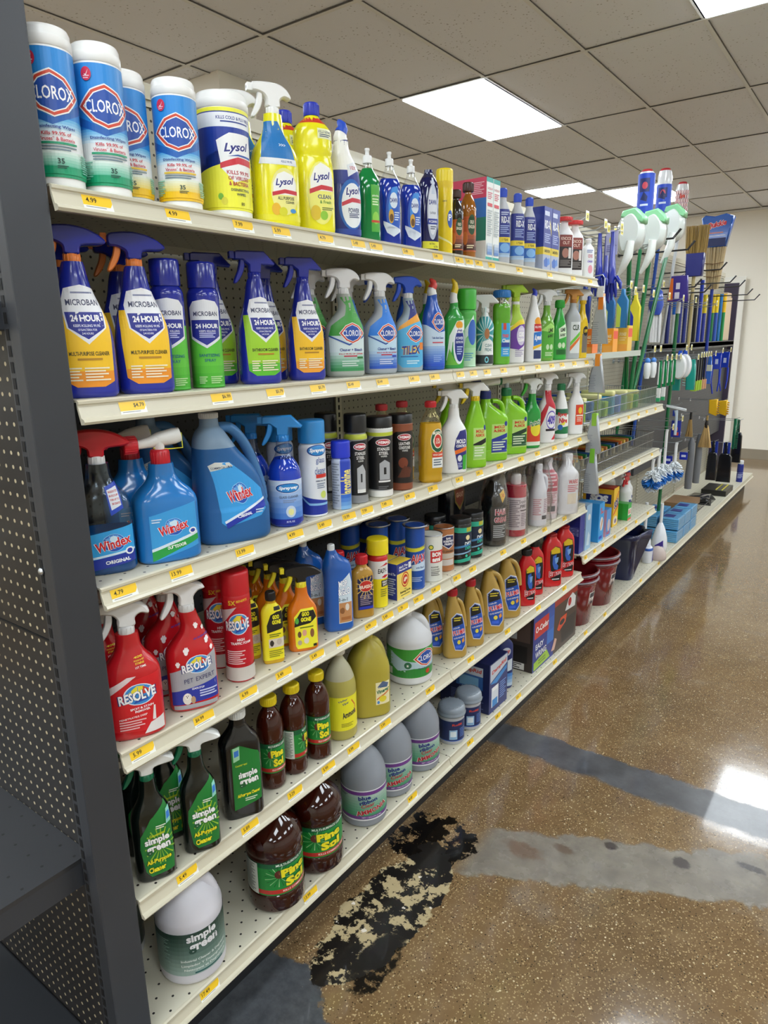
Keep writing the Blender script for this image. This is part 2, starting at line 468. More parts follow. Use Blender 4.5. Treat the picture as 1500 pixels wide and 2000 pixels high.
e = nt.nodes.new('ShaderNodeEmission'); e.inputs[0].default_value = (.87, .945, 1, 1); e.inputs[1].default_value = PANEL
nt.links.new(e.outputs[0], nt.nodes['Material Output'].inputs[0]); _mats['light_panel'] = em
N('panel_frame', .5, '#e6e6e2')
where = ['large white ceiling light panel right above the shelving aisle, nearest in the picture', 'small distant ceiling light panel above the hooks of hanging goods, left of the pair', 'distant ceiling light panel partly hidden behind the upright mop packs',
         'ceiling light panel cut off by the top right corner of the photo']
for k, (px, py, ln) in enumerate(panels):
    lab = where[k] if k < 4 else 'white ceiling light panel outside the picture'
    o = empty('ceiling_light', (px + .305, py + ln / 2, CEIL - .006), 0, lab, 'ceiling light', 'flat white ceiling light panels' if k < 4 else 'ceiling light panels out of view')
    a, b = .305, ln / 2
    m = MB()
    m.box(-a, -b, 0, a, -b + .012, .022, 'panel_frame'); m.box(-a, b - .012, 0, a, b, .022, 'panel_frame')
    m.box(-a, -b + .012, 0, -a + .012, b - .012, .022, 'panel_frame'); m.box(a - .012, -b + .012, 0, a, b - .012, .022, 'panel_frame')
    m.build('frame', o)
    m = MB(); m.box(-a + .012, -b + .012, -.006, a - .012, b - .012, .008, 'light_panel'); m.build('diffuser', o)

# walls
f = N('wall_paint', .55); f.color(f.mix(f.math('MULTIPLY', f.noise(2, 4), .35), '#ece7da', '#e0dacb'))
for nm, b in (('wall_back', (-7, WALL_Y, 0, 6, WALL_Y + .12, CEIL + .1)), ('wall_left', (-7.12, -5, 0, -7, WALL_Y, CEIL + .1)),
              ('wall_right', (6, -5, 0, 6.12, WALL_Y, CEIL + .1)), ('wall_front', (-7, -5.12, 0, 6, -5, CEIL + .1))):
    g = MB(); g.box(*b, 'wall_paint'); struct(nm, g)
N('vinyl_base', .4, '#8f8574'); N('panel_white', .35, '#e3e1d8'); N('seam_grey', .6, '#8b8778')
g = MB(); g.box(-7, WALL_Y - .008, 0, 6, WALL_Y, .13, 'vinyl_base'); struct('baseboard_back', g)
g = MB(); g.box(-7, WALL_Y - .03, CEIL - .03, 6, WALL_Y, CEIL - .008, 'tbar'); struct('trim_2', g)
# tall white sheet panel leaning against the back wall
g = MB(); g.box(-.70, -.02, .005, -.28, 0, 2.3, 'panel_white', .004)
o = g.build('wall_sheet', loc=(-.30, WALL_Y - .06, 0)); tag(o, 'tall plain white board standing against the far wall behind the hanging goods', 'board')
g = MB(); g.box(-.004, -.006, .13, 0, 0, 2.25, 'seam_grey'); o = g.build('trim_3', loc=(-.40 + .35, WALL_Y, 0)); o['kind'] = 'structure'
g = MB(); g.box(-2.53, 2.39, 0, -2.25, 2.67, CEIL, 'wall_paint'); struct('wall_column', g)

# ------------------------------------------------------------------ shelving
BX = -.46; Wd = 1.2192
f = N('cream_metal', .34); f.color('#c9c3ae'); f.b.inputs['Coat Weight'].default_value = .2
f = N('cream_deck', .4); f.color(f.mix(f.dots(1, 0, .0508, .0254, .0029), '#cfcab6', '#17130f')); f.b.inputs['Coat Weight'].default_value = .15
f = N('cream_back', .5); f.color(f.mix(f.dots(1, 2, .0254, .0254, .0032, False), '#a8a392', '#24211c'))
f = N('dark_back', .5); f.color(f.mix(f.dots(1, 2, .0254, .0254, .0032, False), '#3c3d41', '#0c0c0e'))
N('black_metal', .35, '#2b2c2f'); N('kick_black', .45, '#131316'); N('slot_black', .7, '#08080a'); N('clear_strip', .15, '#e9e9df')
ZS = {'A': 1.835, 'B': 1.5011, 'C': 1.1689, 'D': .8378, 'E': .5016, 'F': .1667, 'G': 1.2, 'H': .9363, 'I': .5795}
rank = {'A': 'top', 'B': 'second', 'C': 'third', 'D': 'fourth', 'E': 'fifth', 'F': 'bottom', 'G': 'upper wire basket', 'H': 'lower wire basket', 'I': 'box'}
bayn = ['nearest bay', 'second bay', 'third bay with the wire baskets', 'fourth bay below the brushes', 'fifth bay below the whisk broom', 'farthest bay']
LIP = [(-.0036, .0002), (-.001, .0), (.003, -.002), (.003, -.0065), (.0006, -.0085), (.0006, -.0115), (.0065, -.0295), (.0125, -.0315), (.0155, -.036), (.013, -.0405), (.004, -.041), (-.0036, -.014)]
def shelf(key, bay, y0, y1, deep=None):
    z = ZS[key]; x0 = BX + .02 if deep is None else deep
    lab = 'cream metal base deck with black kick plate, %s' % bayn[bay] if key == 'F' else 'cream metal %s shelf, %s' % (rank[key], bayn[bay])
    o = empty('base_shelf' if key == 'F' else 'metal_shelf', (0, y0, z), 0, lab, 'shelf', 'cream metal shelves of the long shelving run')
    m = MB(); L_ = y1 - y0
    m.box(x0, .001, -.004, -.004, L_ - .001, 0, 'cream_deck'); m.box(x0, .001, -.022, x0 + .004, L_ - .001, -.004, 'cream_metal')
    d = m.build('deck', o, loc=(0, 0, 0))
    # object coordinates of every deck start at its bay so the perforation stays registered
    m = MB()
    n = len(LIP); rs = [[(a, yy_, b) for a, b in LIP] for yy_ in (.0012, L_ - .0012)]
    m.rings([r[::-1] for r in rs], 'cream_metal', smooth=False)
    m.build('price_channel', o)
    if key != 'F':
        for yy_ in (.004, L_ - .0065):
            m = MB()
            pts = [(x0 - .012, -.002), (-.03, -.002), (-.03, -.018), (x0 + .06, -.055), (x0 - .012, -.06)]
            m.rings([[(a, yy_, b) for a, b in pts], [(a, yy_ + .0025, b) for a, b in pts]], 'cream_metal', smooth=False)
            m.build('bracket', o)
    else:
        m = MB(); m.box(-.075, .001, -z + .001, -.06, L_ - .001, -.012, 'kick_black'); m.build('kick_plate', o)
    # clear joint cover where the price channel meets the next bay
    return o
yb = [0, 1.2192, 2.4384, 3.6576, 4.8768, 6.096, 7.44]
for b in (0, 1):
    for k in 'ABCDE': shelf(k, b, yb[b], yb[b + 1])
for b in range(6): shelf('F', b, yb[b], yb[b + 1])
for k in 'GHI': shelf(k, 2, yb[2], yb[3])
for b in range(6):
    q0, q1 = yb[b] + (.033 if b == 0 else .016), yb[b + 1] - (.033 if b == 5 else .016); zc = (1.50, 1.16, .17)[min(b, 2)]
    m = MB()
    if b < 2: m.box(BX - .02, q0, .17, BX, q1, zc, 'dark_back')
    m.box(BX - .02, q0, zc, BX, q1, 2.148, 'cream_back')
    tag(m.build('back_panel'), 'cream perforated back panel of the %s' % bayn[b], 'panel', 'perforated back panels')
m = MB(); m.box(BX - .03, 0, 2.165, BX + .01, yb[6], 2.2, 'cream_metal'); m.box(BX - .025, 0, 2.15, BX + .004, yb[6], 2.165, 'cream_metal')
tag(m.build('top_rail'), 'long cream metal rail along the top of the shelving', 'rail')
for b in range(7):
    m = MB(); yy_ = yb[b] + (.016 if b == 0 else -.016 if b == 6 else 0)
    m.box(BX - .04, yy_ - .015, 0, BX + .006, yy_ + .015, 2.15, 'cream_metal')
    o = m.build('upright_post'); tag(o, 'slotted cream upright post at the %s end of the %s' % ('near', bayn[b]) if b < 6 else 'slotted cream upright post at the far end of the shelving', 'post', 'slotted upright posts')
    m = MB()
    for k in range(78): m.box(BX + .0058, yy_ - .004, .14 + k * .0254, BX + .0068, yy_ + .004, .156 + k * .0254, 'slot_black')
    m.build('slots', o)
# dark pegboard section behind the brushes and its end panel
m = MB(); m.box(-.38, 4.42, .60, -.36, 7.40, 1.52, 'dark_back', .002); tag(m.build('dark_pegboard'), 'dark grey perforated board behind the brushes and squeegees', 'panel')
N('purple_dark', .5, '#3d3548')
m = MB(); m.box(-.445, 7.405, .19, -.31, 7.44, 2.10, 'purple_dark', .002); tag(m.build('side_panel'), 'narrow dark purple end panel at the far end of the shelving', 'panel')
m = MB(); m.box(-.36, 4.42, 1.49, -.30, 7.38, 1.53, 'black_metal', .003); m.box(-.305, 4.42, 1.478, -.30, 7.38, 1.535, 'black_metal')
tag(m.build('ledge_rail'), 'black metal ledge under the row of broom handles', 'rail')

# ------------------------------------------------------------------ black end stand at the left
f = N('black_peg', .45); f.color(f.mix(f.dots(0, 2, .0254, .0254, .0036, False), '#2f2d2d', '#c9bc9c'))
f = N('charcoal_metal', .4); f.color(f.mix(f.math('MULTIPLY', f.noise(3, 3), .4), '#383b41', '#292a2d'))
o = empty('end_stand', (0, 0, 0), 0, 'black metal end stand with perforated back, cut off by the left edge', 'display stand')
m = MB(); m.box(-.030, -.078, 0, 0, -.004, 2.5, 'charcoal_metal', .003); m.box(-.056, -.074, 0, -.030, -.02, 2.5, 'charcoal_metal', .002)
pst = m.build('post', o)
m = MB()
for k in range(88): m.box(-.050, -.0748, .05 + k * .0254, -.041, -.0738, .0675 + k * .0254, 'slot_black')
m.build('slots', pst)
m = MB(); m.box(-1.0, -.052, .08, -.057, -.044, 1.062, 'black_peg'); m.box(-1.0, -.053, 1.062, -.057, -.044, 1.064, 'slot_black'); m.box(-1.0, -.052, 1.066, -.057, -.044, 1.62, 'black_peg')
m.build('perforated_back', o)
m = MB(); m.box(-1.0, -.055, 1.66, -.057, -.03, 2.5, 'charcoal_metal'); m.build('header_panel', o)
m = MB(); m.box(-1.0, -.11, 1.615, -.055, -.053, 1.66, 'charcoal_metal', .002); m.build('cross_bar', o)
f = N('black_deck', .3); f.color(f.mix(f.dots(0, 1, .0508, .0508, .003), '#2f3033', '#050505'))
s = MB(); s.box(-1.0, -.50, .615, -.06, -.053, .625, 'black_deck'); s.box(-.066, -.50, .565, -.060, -.053, .6149, 'charcoal_metal'); s.box(-1.0, -.505, .565, -.06, -.50, .625, 'charcoal_metal')
s.build('shelf_deck', o)
m = MB(); m.box(-1.0, -.56, .0, -.06, -.053, .10, 'charcoal_metal', .004); m.build('base', o)
m = MB(); m.lathe([(.0, 0), (.007, 0), (.0075, -.002), (.005, -.005), (0, -.006)], '#c8ccd0^', axis='y', cx=-.044, cy=-.0748, z0=1.215, seg=6, cap0=False, cap1=False); m.build('bolt', o)
POS = {"clw1":("A",-0.061,0.054,0.080,0.238),"clw2":("A",-0.059,0.141,0.080,0.233),"clw3":("A",-0.062,0.217,0.080,0.228),"clw4":("A",-0.063,0.301,0.080,0.225),"lyw":("A",-0.080,0.432,0.105,0.240),"lys":("A",-0.051,0.549,0.102,0.286),"lycf":("A",-0.052,0.676,0.093,0.277),"lyt":("A",-0.051,0.785,0.079,0.265),"grd":("A",-0.040,0.866,0.063,0.219),"dw1":("A",-0.039,0.959,0.060,0.228),"dw2":("A",-0.039,1.059,0.060,0.231),"dwp":("A",-0.037,1.145,0.058,0.222),"pled":("A",-0.048,1.249,0.050,0.237),"oe1":("A",-0.044,1.310,0.045,0.190),"oe2":("A",-0.048,1.390,0.052,0.223),"wbx":("A",-0.059,1.523,0.061,0.258),"rx1":("A",-0.038,1.606,0.052,0.238),"rx2":("A",-0.038,1.718,0.052,0.241),"rx3":("A",-0.038,1.813,0.052,0.239),"rb1":("A",-0.032,1.903,0.070,0.215),"rb2":("A",-0.032,1.976,0.070,0.212),"rc1":("A",-0.045,2.158,0.073,0.216),"rc2":("A",-0.045,2.271,0.073,0.216),"wsm":("A",-0.037,2.410,0.053,0.160),"mb1":("B",-0.053,0.057,0.100,0.282),"mb2":("B",-0.047,0.173,0.086,0.280),"ma1":("B",-0.046,0.244,0.050,0.239),"ma2":("B",-0.056,0.328,0.066,0.246),"mb3":("B",-0.049,0.470,0.092,0.278),"mb4":("B",-0.049,0.622,0.089,0.277),"cl1":("B",-0.053,0.772,0.100,0.257),"cl2":("B",-0.049,0.920,0.093,0.256),"til":("B",-0.048,1.053,0.086,0.254),"ctb":("B",-0.043,1.181,0.069,0.262),"sb":("B",-0.043,1.300,0.067,0.269),"gcan":("B",-0.058,1.404,0.066,0.246),"cfr":("B",-0.055,1.527,0.060,0.250),"mcl":("B",-0.042,1.624,0.065,0.251),"oxi":("B",-0.045,1.738,0.073,0.275),"wks":("B",-0.043,1.890,0.069,0.268),"law1":("B",-0.042,2.011,0.065,0.268),"law2":("B",-0.043,2.142,0.067,0.236),"clr":("B",-0.044,2.286,0.069,0.287),"gof":("B",-0.037,2.381,0.053,0.289),"wx1":("C",-0.081,0.071,0.105,0.267),"wxo":("C",-0.051,0.188,0.125,0.256),"wxj":("C",-0.053,0.362,0.162,0.280),"sws":("C",-0.035,0.512,0.078,0.257),"swa":("C",-0.041,0.618,0.068,0.238),"clas":("C",-0.024,0.707,0.050,0.177),"wms":("C",-0.039,0.788,0.062,0.237),"wmw":("C",-0.031,0.883,0.072,0.222),"wml":("C",-0.033,0.988,0.070,0.219),"mur":("C",-0.015,1.120,0.072,0.244),"mco":("C",-0.029,1.280,0.086,0.265),"mag":("C",-0.023,1.408,0.082,0.282),"mj1":("C",-0.039,1.564,0.109,0.241),"mj2":("C",-0.044,1.736,0.109,0.239),"fan":("C",-0.039,1.896,0.073,0.268),"f409":("C",-0.043,2.052,0.073,0.284),"sp9":("C",-0.050,2.214,0.070,0.231),"wor":("C",-0.040,2.360,0.073,0.268),"rs1":("D",-0.039,0.066,0.110,0.271),"rs2":("D",-0.031,0.202,0.104,0.273),"rsf":("D",-0.044,0.346,0.065,0.262),"gg1":("D",-0.034,0.443,0.051,0.182),"gg2":("D",-0.025,0.539,0.076,0.225),"mop":("D",-0.032,0.686,0.080,0.239),"bra":("D",-0.032,0.791,0.063,0.181),"eas":("D",-0.045,0.883,0.058,0.205),"ahb":("D",-0.032,0.982,0.087,0.111),"ajx":("D",-0.040,1.070,0.061,0.202),"bon":("D",-0.040,1.162,0.074,0.151),"bkf":("D",-0.057,1.269,0.070,0.148),"dr1":("D",-0.043,1.355,0.075,0.165),"dr2":("D",-0.048,1.450,0.075,0.164),"hag":("D",-0.053,1.621,0.095,0.273),"rdb":("D",-0.045,1.784,0.085,0.244),"wtb":("D",-0.029,1.963,0.076,0.258),"wt2":("D",-0.046,2.094,0.090,0.263),"bag":("D",-0.012,2.221,0.110,0.266),"sg1":("E",-0.034,0.070,0.081,0.287),"sg2":("E",-0.021,0.181,0.074,0.289),"sgj":("E",-0.034,0.315,0.095,0.273),"ps1":("E",-0.052,0.432,0.068,0.246),"ps2":("E",-0.048,0.509,0.068,0.247),"ps3":("E",-0.040,0.595,0.072,0.250),"amy":("E",-0.057,0.708,0.094,0.270),"vin":("E",-0.070,0.858,0.121,0.256),"clj":("E",-0.088,1.105,0.150,0.241),"lp0":("E",-0.121,1.299,0.077,0.222),"lp1":("E",-0.041,1.319,0.086,0.255),"lp2":("E",-0.036,1.439,0.077,0.254),"lp3":("E",-0.036,1.580,0.103,0.254),"lp4":("E",-0.050,1.754,0.103,0.250),"dn1":("E",-0.041,1.908,0.077,0.246),"dn2":("E",-0.065,2.043,0.077,0.235),"dn3":("E",-0.050,2.187,0.095,0.244),"dn4":("E",-0.053,2.341,0.095,0.247),"sgg":("F",-0.078,0.167,0.153,0.269),"pb1":("F",-0.057,0.427,0.149,0.285),"pb2":("F",-0.057,0.588,0.149,0.268),"br1":("F",-0.062,0.811,0.139,0.276),"br2":("F",-0.075,0.972,0.150,0.251),"br3":("F",-0.073,1.137,0.150,0.256),"dt1":("F",-0.054,1.323,0.098,0.149),"dt2":("F",-0.051,1.442,0.098,0.146),"dbx":("F",-0.070,1.614,0.163,0.210),"dbg":("F",-0.073,1.776,0.103,0.233),"oce":("F",-0.046,2.155,0.360,0.253),"rk1":("F",-0.100,2.637,0.190,0.285),"rk2":("F",-0.152,2.967,0.240,0.270),"nbk":("F",-0.139,3.516,0.195,0.283)}
YAW = {"clw1":-26,"clw2":-19,"clw3":-30,"clw4":-36,"lyw":-40,"lys":-27,"lycf":-33,"lyt":-36,"grd":-33,"dw1":-33,"dw2":-33,"dwp":-30,"pled":-62,"oe1":-54,"oe2":-54,"wbx":0,"rx1":-36,"rx2":-36,"rx3":-36,"rb1":0,"rb2":0,"rc1":-40,"rc2":-40,"wsm":-40,"mb1":-26,"mb2":-26,"ma1":-43,"ma2":-43,"mb3":-24,"mb4":-28,"cl1":-36,"cl2":-30,"til":-36,"ctb":-38,"sb":-40,"gcan":-60,"cfr":-64,"mcl":-41,"oxi":-38,"wks":-40,"law1":-41,"law2":-41,"clr":-44,"gof":-40,"wx1":-28,"wxo":-21,"wxj":-22,"sws":-48,"swa":-55,"clas":-62,"wms":-53,"wmw":-60,"wml":-60,"mur":-36,"mco":-40,"mag":-41,"mj1":-36,"mj2":-36,"fan":-43,"f409":-43,"sp9":-70,"wor":-44,"rs1":-28,"rs2":-28,"rsf":-52,"gg1":-30,"gg2":-33,"mop":-32,"bra":-33,"eas":-51,"ahb":0,"ajx":-57,"bon":-54,"bkf":-57,"dr1":-72,"dr2":-72,"hag":-70,"rdb":-65,"wtb":-40,"wt2":-45,"bag":-40,"sg1":-27,"sg2":-28,"sgj":-28,"ps1":-37,"ps2":-40,"ps3":-42,"amy":-58,"vin":-36,"clj":-57,"lp0":-41,"lp1":-41,"lp2":-41,"lp3":-43,"lp4":-43,"dn1":-44,"dn2":-44,"dn3":-44,"dn4":-44,"sgg":-34,"pb1":-22,"pb2":-36,"br1":-60,"br2":-56,"br3":-52,"dt1":-50,"dt2":-50,"dbx":0,"dbg":-40,"oce":0,"rk1":-18,"rk2":-18,"nbk":0}

# ================================================================== products: shapes
PROF = {  # (t, width, depth, sideways shift of the centre in half widths)
 'cyl': [(0, .93, .93, 0), (.012, .985, .985, 0), (.03, 1, 1, 0), (.97, 1, 1, 0), (.99, .985, .985, 0), (1, .93, .93, 0)],
 'wipe': [(0, .9, .9, 0), (.015, .97, .97, 0), (.10, .97, .97, 0), (.105, 1, 1, 0), (.985, 1, 1, 0), (1, .97, .97, 0)],
 'can': [(0, .97, .97, 0), (.012, 1, 1, 0), (.02, .975, .975, 0), (.97, .975, .975, 0), (.98, 1, 1, 0), (1, .985, .985, 0)],
 'aero': [(0, .95, .95, 0), (.012, 1, 1, 0), (.025, .975, .975, 0), (.9, .975, .975, 0), (.94, .95, .95, 0), (.97, .87, .87, 0), (1, .76, .76, 0)],
 'spr': [(0, .9, .88, 0), (.02, .97, .97, 0), (.05, 1, 1, 0), (.38, 1, 1, 0), (.5, .95, .97, 0), (.6, .84, .9, -.03), (.7, .68, .8, -.06), (.8, .53, .68, -.08), (.9, .44, .56, -.08), (.97, .38, .52, -.07), (1, .34, .5, -.06)],
 'waist': [(0, .88, .85, 0), (.02, .96, .97, 0), (.06, 1, 1, 0), (.35, .99, 1, 0), (.52, 1, 1, 0), (.62, .93, .96, 0), (.71, .72, .85, .05), (.79, .5, .75, .12), (.87, .40, .66, .12), (.94, .37, .6, .05), (1, .35, .58, 0)],
 'shold': [(0, .9, .88, 0), (.02, .98, .98, 0), (.05, 1, 1, 0), (.58, 1, 1, 0), (.66, .95, .96, 0), (.73, .8, .86, 0), (.8, .58, .72, 0), (.87, .44, .62, 0), (.95, .4, .58, 0), (1, .38, .56, 0)],
 'cone': [(0, .93, .9, 0), (.02, 1, .98, 0), (.06, 1, 1, 0), (.5, .96, 1, 0), (.65, .84, .93, 0), (.78, .66, .82, 0), (.88, .5, .7, 0), (.96, .38, .58, 0), (1, .34, .54, 0)],
 'dish': [(0, .9, .85, 0), (.02, .98, .97, 0), (.06, 1, 1, 0), (.3, .95, 1, 0), (.5, .92, 1, 0), (.68, 1, 1, 0), (.78, .95, .95, 0), (.86, .72, .8, 0), (.93, .45, .62, 0), (1, .32, .52, 0)],
 'hour': [(0, .9, .88, 0), (.02, .98, .97, 0), (.06, 1, 1, 0), (.5, 1, 1, 0), (.6, .95, .96, 0), (.66, .90, .92, 0), (.70, .95, .98, 0), (.86, .96, .98, 0), (.93, .72, .85, 0), (.975, .42, .62, 0), (1, .34, .56, 0)],
 'tbowl': [(0, .92, .9, 0), (.02, 1, 1, 0), (.55, 1, 1, 0), (.68, .95, .95, -.04), (.78, .78, .85, -.1), (.87, .56, .72, -.14), (.94, .46, .62, -.14), (1, .43, .6, -.12)],
 'pine': [(0, .86, .86, 0), (.015, .95, .95, 0), (.04, 1, 1, 0), (.18, 1, 1, 0), (.21, .965, .965, 0), (.58, .965, .965, 0), (.61, 1, 1, 0), (.72, 1, 1, 0), (.79, .93, .93, 0), (.86, .78, .78, 0), (.915, .58, .58, 0), (.95, .44, .44, 0), (1, .38, .38, 0)],
 'pinebig': [(0, .84, .84, 0), (.015, .93, .93, 0), (.04, 1, 1, 0), (.2, 1, 1, 0), (.215, .965, .965, 0), (.56, .965, .965, 0), (.58, 1, 1, 0), (.615, .985, .985, 0), (.64, 1, 1, 0), (.70, .99, .99, 0), (.78, .9, .9, 0), (.86, .68, .68, 0), (.93, .42, .42, 0), (.97, .28, .28, 0), (1, .27, .27, 0)],
 'gal': [(0, .88, .88, 0), (.015, .96, .96, 0), (.05, 1, 1, 0), (.57, 1, 1, 0), (.66, .96, .96, 0), (.75, .84, .84, 0), (.84, .64, .64, 0), (.91, .42, .42, 0), (.96, .27, .27, 0), (1, .25, .25, 0)],
 'galw': [(0, .9, .9, 0), (.02, .97, .97, 0), (.05, 1, 1, 0), (.58, 1, 1, 0), (.60, 1.0, 1.0, 0), (.64, .985, .985, 0), (.72, .88, .88, 0), (.82, .66, .66, -.05), (.9, .44, .44, -.1), (.95, .27, .3, -.12), (1, .25, .28, -.12)],
 'jugw': [(0, .92, .9, 0), (.02, .98, .97, 0), (.06, 1, 1, 0), (.26, 1, 1, 0), (.30, .97, .97, -.02), (.5, .88, .97, -.10), (.62, .76, .95, -.2), (.74, .58, .9, -.35), (.84, .46, .8, -.44), (.9, .36, .62, -.46), (.94, .26, .42, -.46), (1, .24, .40, -.46)],
 'jugt': [(0, .94, .92, 0), (.02, 1, 1, 0), (.16, 1, 1, 0), (.18, .97, .97, 0), (.2, 1, 1, 0), (.66, 1, 1, 0), (.72, .95, .96, -.03), (.78, .8, .88, -.14), (.84, .6, .8, -.3), (.9, .42, .7, -.45), (.95, .33, .6, -.5), (1, .31, .58, -.5)],
 'plumr': [(0, .84, .86, 0), (.02, .94, .95, 0), (.06, 1, 1, 0), (.3, .98, 1, 0), (.5, .88, .95, -.04), (.65, .76, .88, -.08), (.78, .6, .78, -.14), (.88, .46, .68, -.2), (.95, .36, .6, -.24), (1, .34, .56, -.24)],
 'drano': [(0, .9, .88, 0), (.02, .98, .97, 0), (.05, 1, 1, 0), (.7, .97, 1, 0), (.8, .93, .96, 0), (.88, .78, .86, -.04), (.94, .56, .72, -.08), (1, .46, .6, -.08)],
 'mop': [(0, .9, .85, 0), (.02, .98, .97, 0), (.05, 1, 1, 0), (.45, .97, 1, 0), (.7, .97, 1, 0), (.8, .95, .98, -.02), (.87, .8, .86, -.1), (.92, .56, .7, -.25), (.96, .4, .55, -.34), (1, .3, .45, -.36)],
 'flask': [(0, .92, .9, 0), (.03, 1, 1, 0), (.78, 1, 1, 0), (.85, .92, .92, 0), (.9, .72, .8, 0), (.94, .5, .66, 0), (1, .42, .6, 0)],
 'murph': [(0, .9, .88, 0), (.03, 1, 1, 0), (.10, .95, .96, 0), (.16, 1, 1, 0), (.60, 1, 1, 0), (.66, .93, .95, 0), (.76, .9, .92, 0), (.86, .72, .8, 0), (.94, .44, .6, 0), (1, .36, .52, 0)],
 'ridx': [(0, .95, .95, 0), (.02, 1, 1, 0), (.1, 1, 1, 0), (.13, .96, .96, 0), (.16, 1, 1, 0), (.72, .98, .98, 0), (.8, .92, .92, 0), (.88, .7, .76, 0), (.94, .5, .62, 0), (1, .46, .58, 0)],
 'tub': [(0, .9, .9, 0), (.03, .96, .96, 0), (.85, .96, .96, 0), (1, .96, .96, 0)],
 'handj': [(0, .92, .92, 0), (.03, 1, 1, 0), (.45, 1, 1, 0), (.52, .96, .96, 0), (.62, .72, .84, -.2), (.75, .5, .7, -.38), (.88, .42, .6, -.42), (1, .36, .5, -.42)],
 'block': [(0, .95, .95, 0), (.03, 1, 1, 0), (.7, 1, 1, 0), (.78, .92, .95, 0), (.86, .6, .75, 0), (.92, .42, .6, 0), (1, .38, .55, 0)],
}
def smooth_prof(p, k=3):
    out = []
    for i in range(len(p) - 1):
        q = [p[max(0, min(len(p) - 1, i + j - 1))] for j in range(4)]
        for s_ in range(k):
            t = s_ / k
            zt = q[1][0] + (q[2][0] - q[1][0]) * t
            row = [zt]
            for c in (1, 2, 3):
                a, b, d, e = (w[c] for w in q)
                # monotone-safe hermite
                m1 = (d - a) / max(1e-6, q[2][0] - q[0][0]); m2 = (e - b) / max(1e-6, q[3][0] - q[1][0]); h = q[2][0] - q[1][0]
                if (d - b) * m1 <= 0: m1 = 0
                if (d - b) * m2 <= 0: m2 = 0
                lim = 3 * abs(d - b) / max(1e-6, h); m1 = max(-lim, min(lim, m1)); m2 = max(-lim, min(lim, m2))
                row.append((2 * t ** 3 - 3 * t * t + 1) * b + (t ** 3 - 2 * t * t + t) * h * m1 + (-2 * t ** 3 + 3 * t * t) * d + (t ** 3 - t * t) * h * m2)
            out.append(tuple(row))
    out.append(p[-1]); return out

def mk_body(prof, W, D, H, n):
    if prof == 'box': return BoxBody(W, D, H)
    pr = smooth_prof(PROF[prof])
    m = len(pr); secs = []
    for t, w, d, sh in pr:
        nn = n if t < .6 else n + (2 - n) * min(1, (t - .6) / .35)   # necks become round
        secs.append((t * H, W * w, D * d, W * sh, max(2.0, nn)))
    return Body(secs)

HEADS = {
 'a': [(-44, 41), (-44, 55), (-36, 58), (-14, 60), (12, 59), (30, 51), (40, 38), (38, 31), (26, 34), (16, 27), (14, 13), (-12, 13), (-13, 26), (-20, 36), (-34, 40)],
 'b': [(-44, 38), (-44, 54), (-36, 57), (22, 57), (46, 33), (42, 28), (15, 30), (13, 12), (-12, 12), (-13, 28), (-26, 38)],
 'm': [(-42, 35), (-42, 52), (-24, 57), (2, 58), (26, 53), (44, 44), (55, 34), (47, 28), (16, 25), (11, 12), (-11, 12), (-14, 25), (-28, 32)],
 's': [(-40, 40), (-40, 54), (-24, 58), (4, 57), (24, 50), (34, 40), (22, 36), (13, 26), (11, 12), (-11, 12), (-12, 28), (-22, 38)],
}
def trigger(par, z0, cy, head, ct, cn, cc, style='a', s=1.0, T=.0105, lean=0):
    """spray head standing on a bottle neck: sprayer_head > trigger, nozzle; collar"""
    k = .001 * s
    m = MB(); m.lathe([(13.5 * k, 0), (14 * k, 1 * k), (13.2 * k, 14 * k), (11 * k, 15 * k)], cc, cy=cy, z0=z0 - .001, seg=24)
    for i in range(12):
        a = 2 * PI * i / 12; m.box(13.2 * k * math.cos(a) - .0006, cy + 13.2 * k * math.sin(a) - .0006, z0, 13.2 * k * math.cos(a) + .001, cy + 13.2 * k * math.sin(a) + .001, z0 + 12 * k, cc)
    m.build('collar', par)
    m = MB(); m.slab([(cy + y_ * k, z0 + z_ * k) for y_, z_ in HEADS[style]], T * s, head, .003 * s, sm=(style in 'ams'))
    h = m.build('sprayer_head', par)
    m = MB(); m.slab([(cy + y_ * k, z0 + z_ * k) for y_, z_ in ((-31, 40), (-22, 38), (-22, 22), (-30, 4), (-41, -9), (-47, -8), (-43, 3), (-36, 18), (-33, 30))], .0065 * s, ct, .002, sm=True)
    m.build('trigger', h)
    m = MB(); m.lathe([(7.5 * k, -10 * k), (8 * k, -9 * k), (8 * k, 0), (3 * k, .5 * k), (2.6 * k, -1 * k)][::-1], cn, cy=cy - 45 * k, z0=z0 + 48 * k, axis='y', seg=16) if False else m.box(-7.5 * k, cy - 54 * k, z0 + 40 * k, 7.5 * k, cy - 43 * k, z0 + 55 * k, cn, .0015)
    m.lathe([(3.2 * k, 0), (2.2 * k, .8 * k)], '#3a3a3a', cy=cy - 54.2 * k, z0=z0 + 47.5 * k, axis='y', seg=12)
    m.build('nozzle', h)
    return h

def cap_screw(par, z0, r, h, c, cy=0, name='cap', ribs=28, dome=0):
    m = MB(); m.lathe([(r * .98, 0), (r, .001), (r * .97, h * .86), (r * .9, h * .97), (r * .8, h)] + ([(r * .4, h + dome), (0.0005, h + dome * 1.1)] if dome else []), c, cy=cy, z0=z0 - .0005, seg=28)
    for i in range(ribs):
        a = 2 * PI * (i + .5) / ribs; x_, y_ = r * .985 * math.cos(a), cy + r * .985 * math.sin(a); m.box(x_ - .0007, y_ - .0007, z0 + h * .08, x_ + .0007, y_ + .0007, z0 + h * .82, c)
    return m.build(name, par)

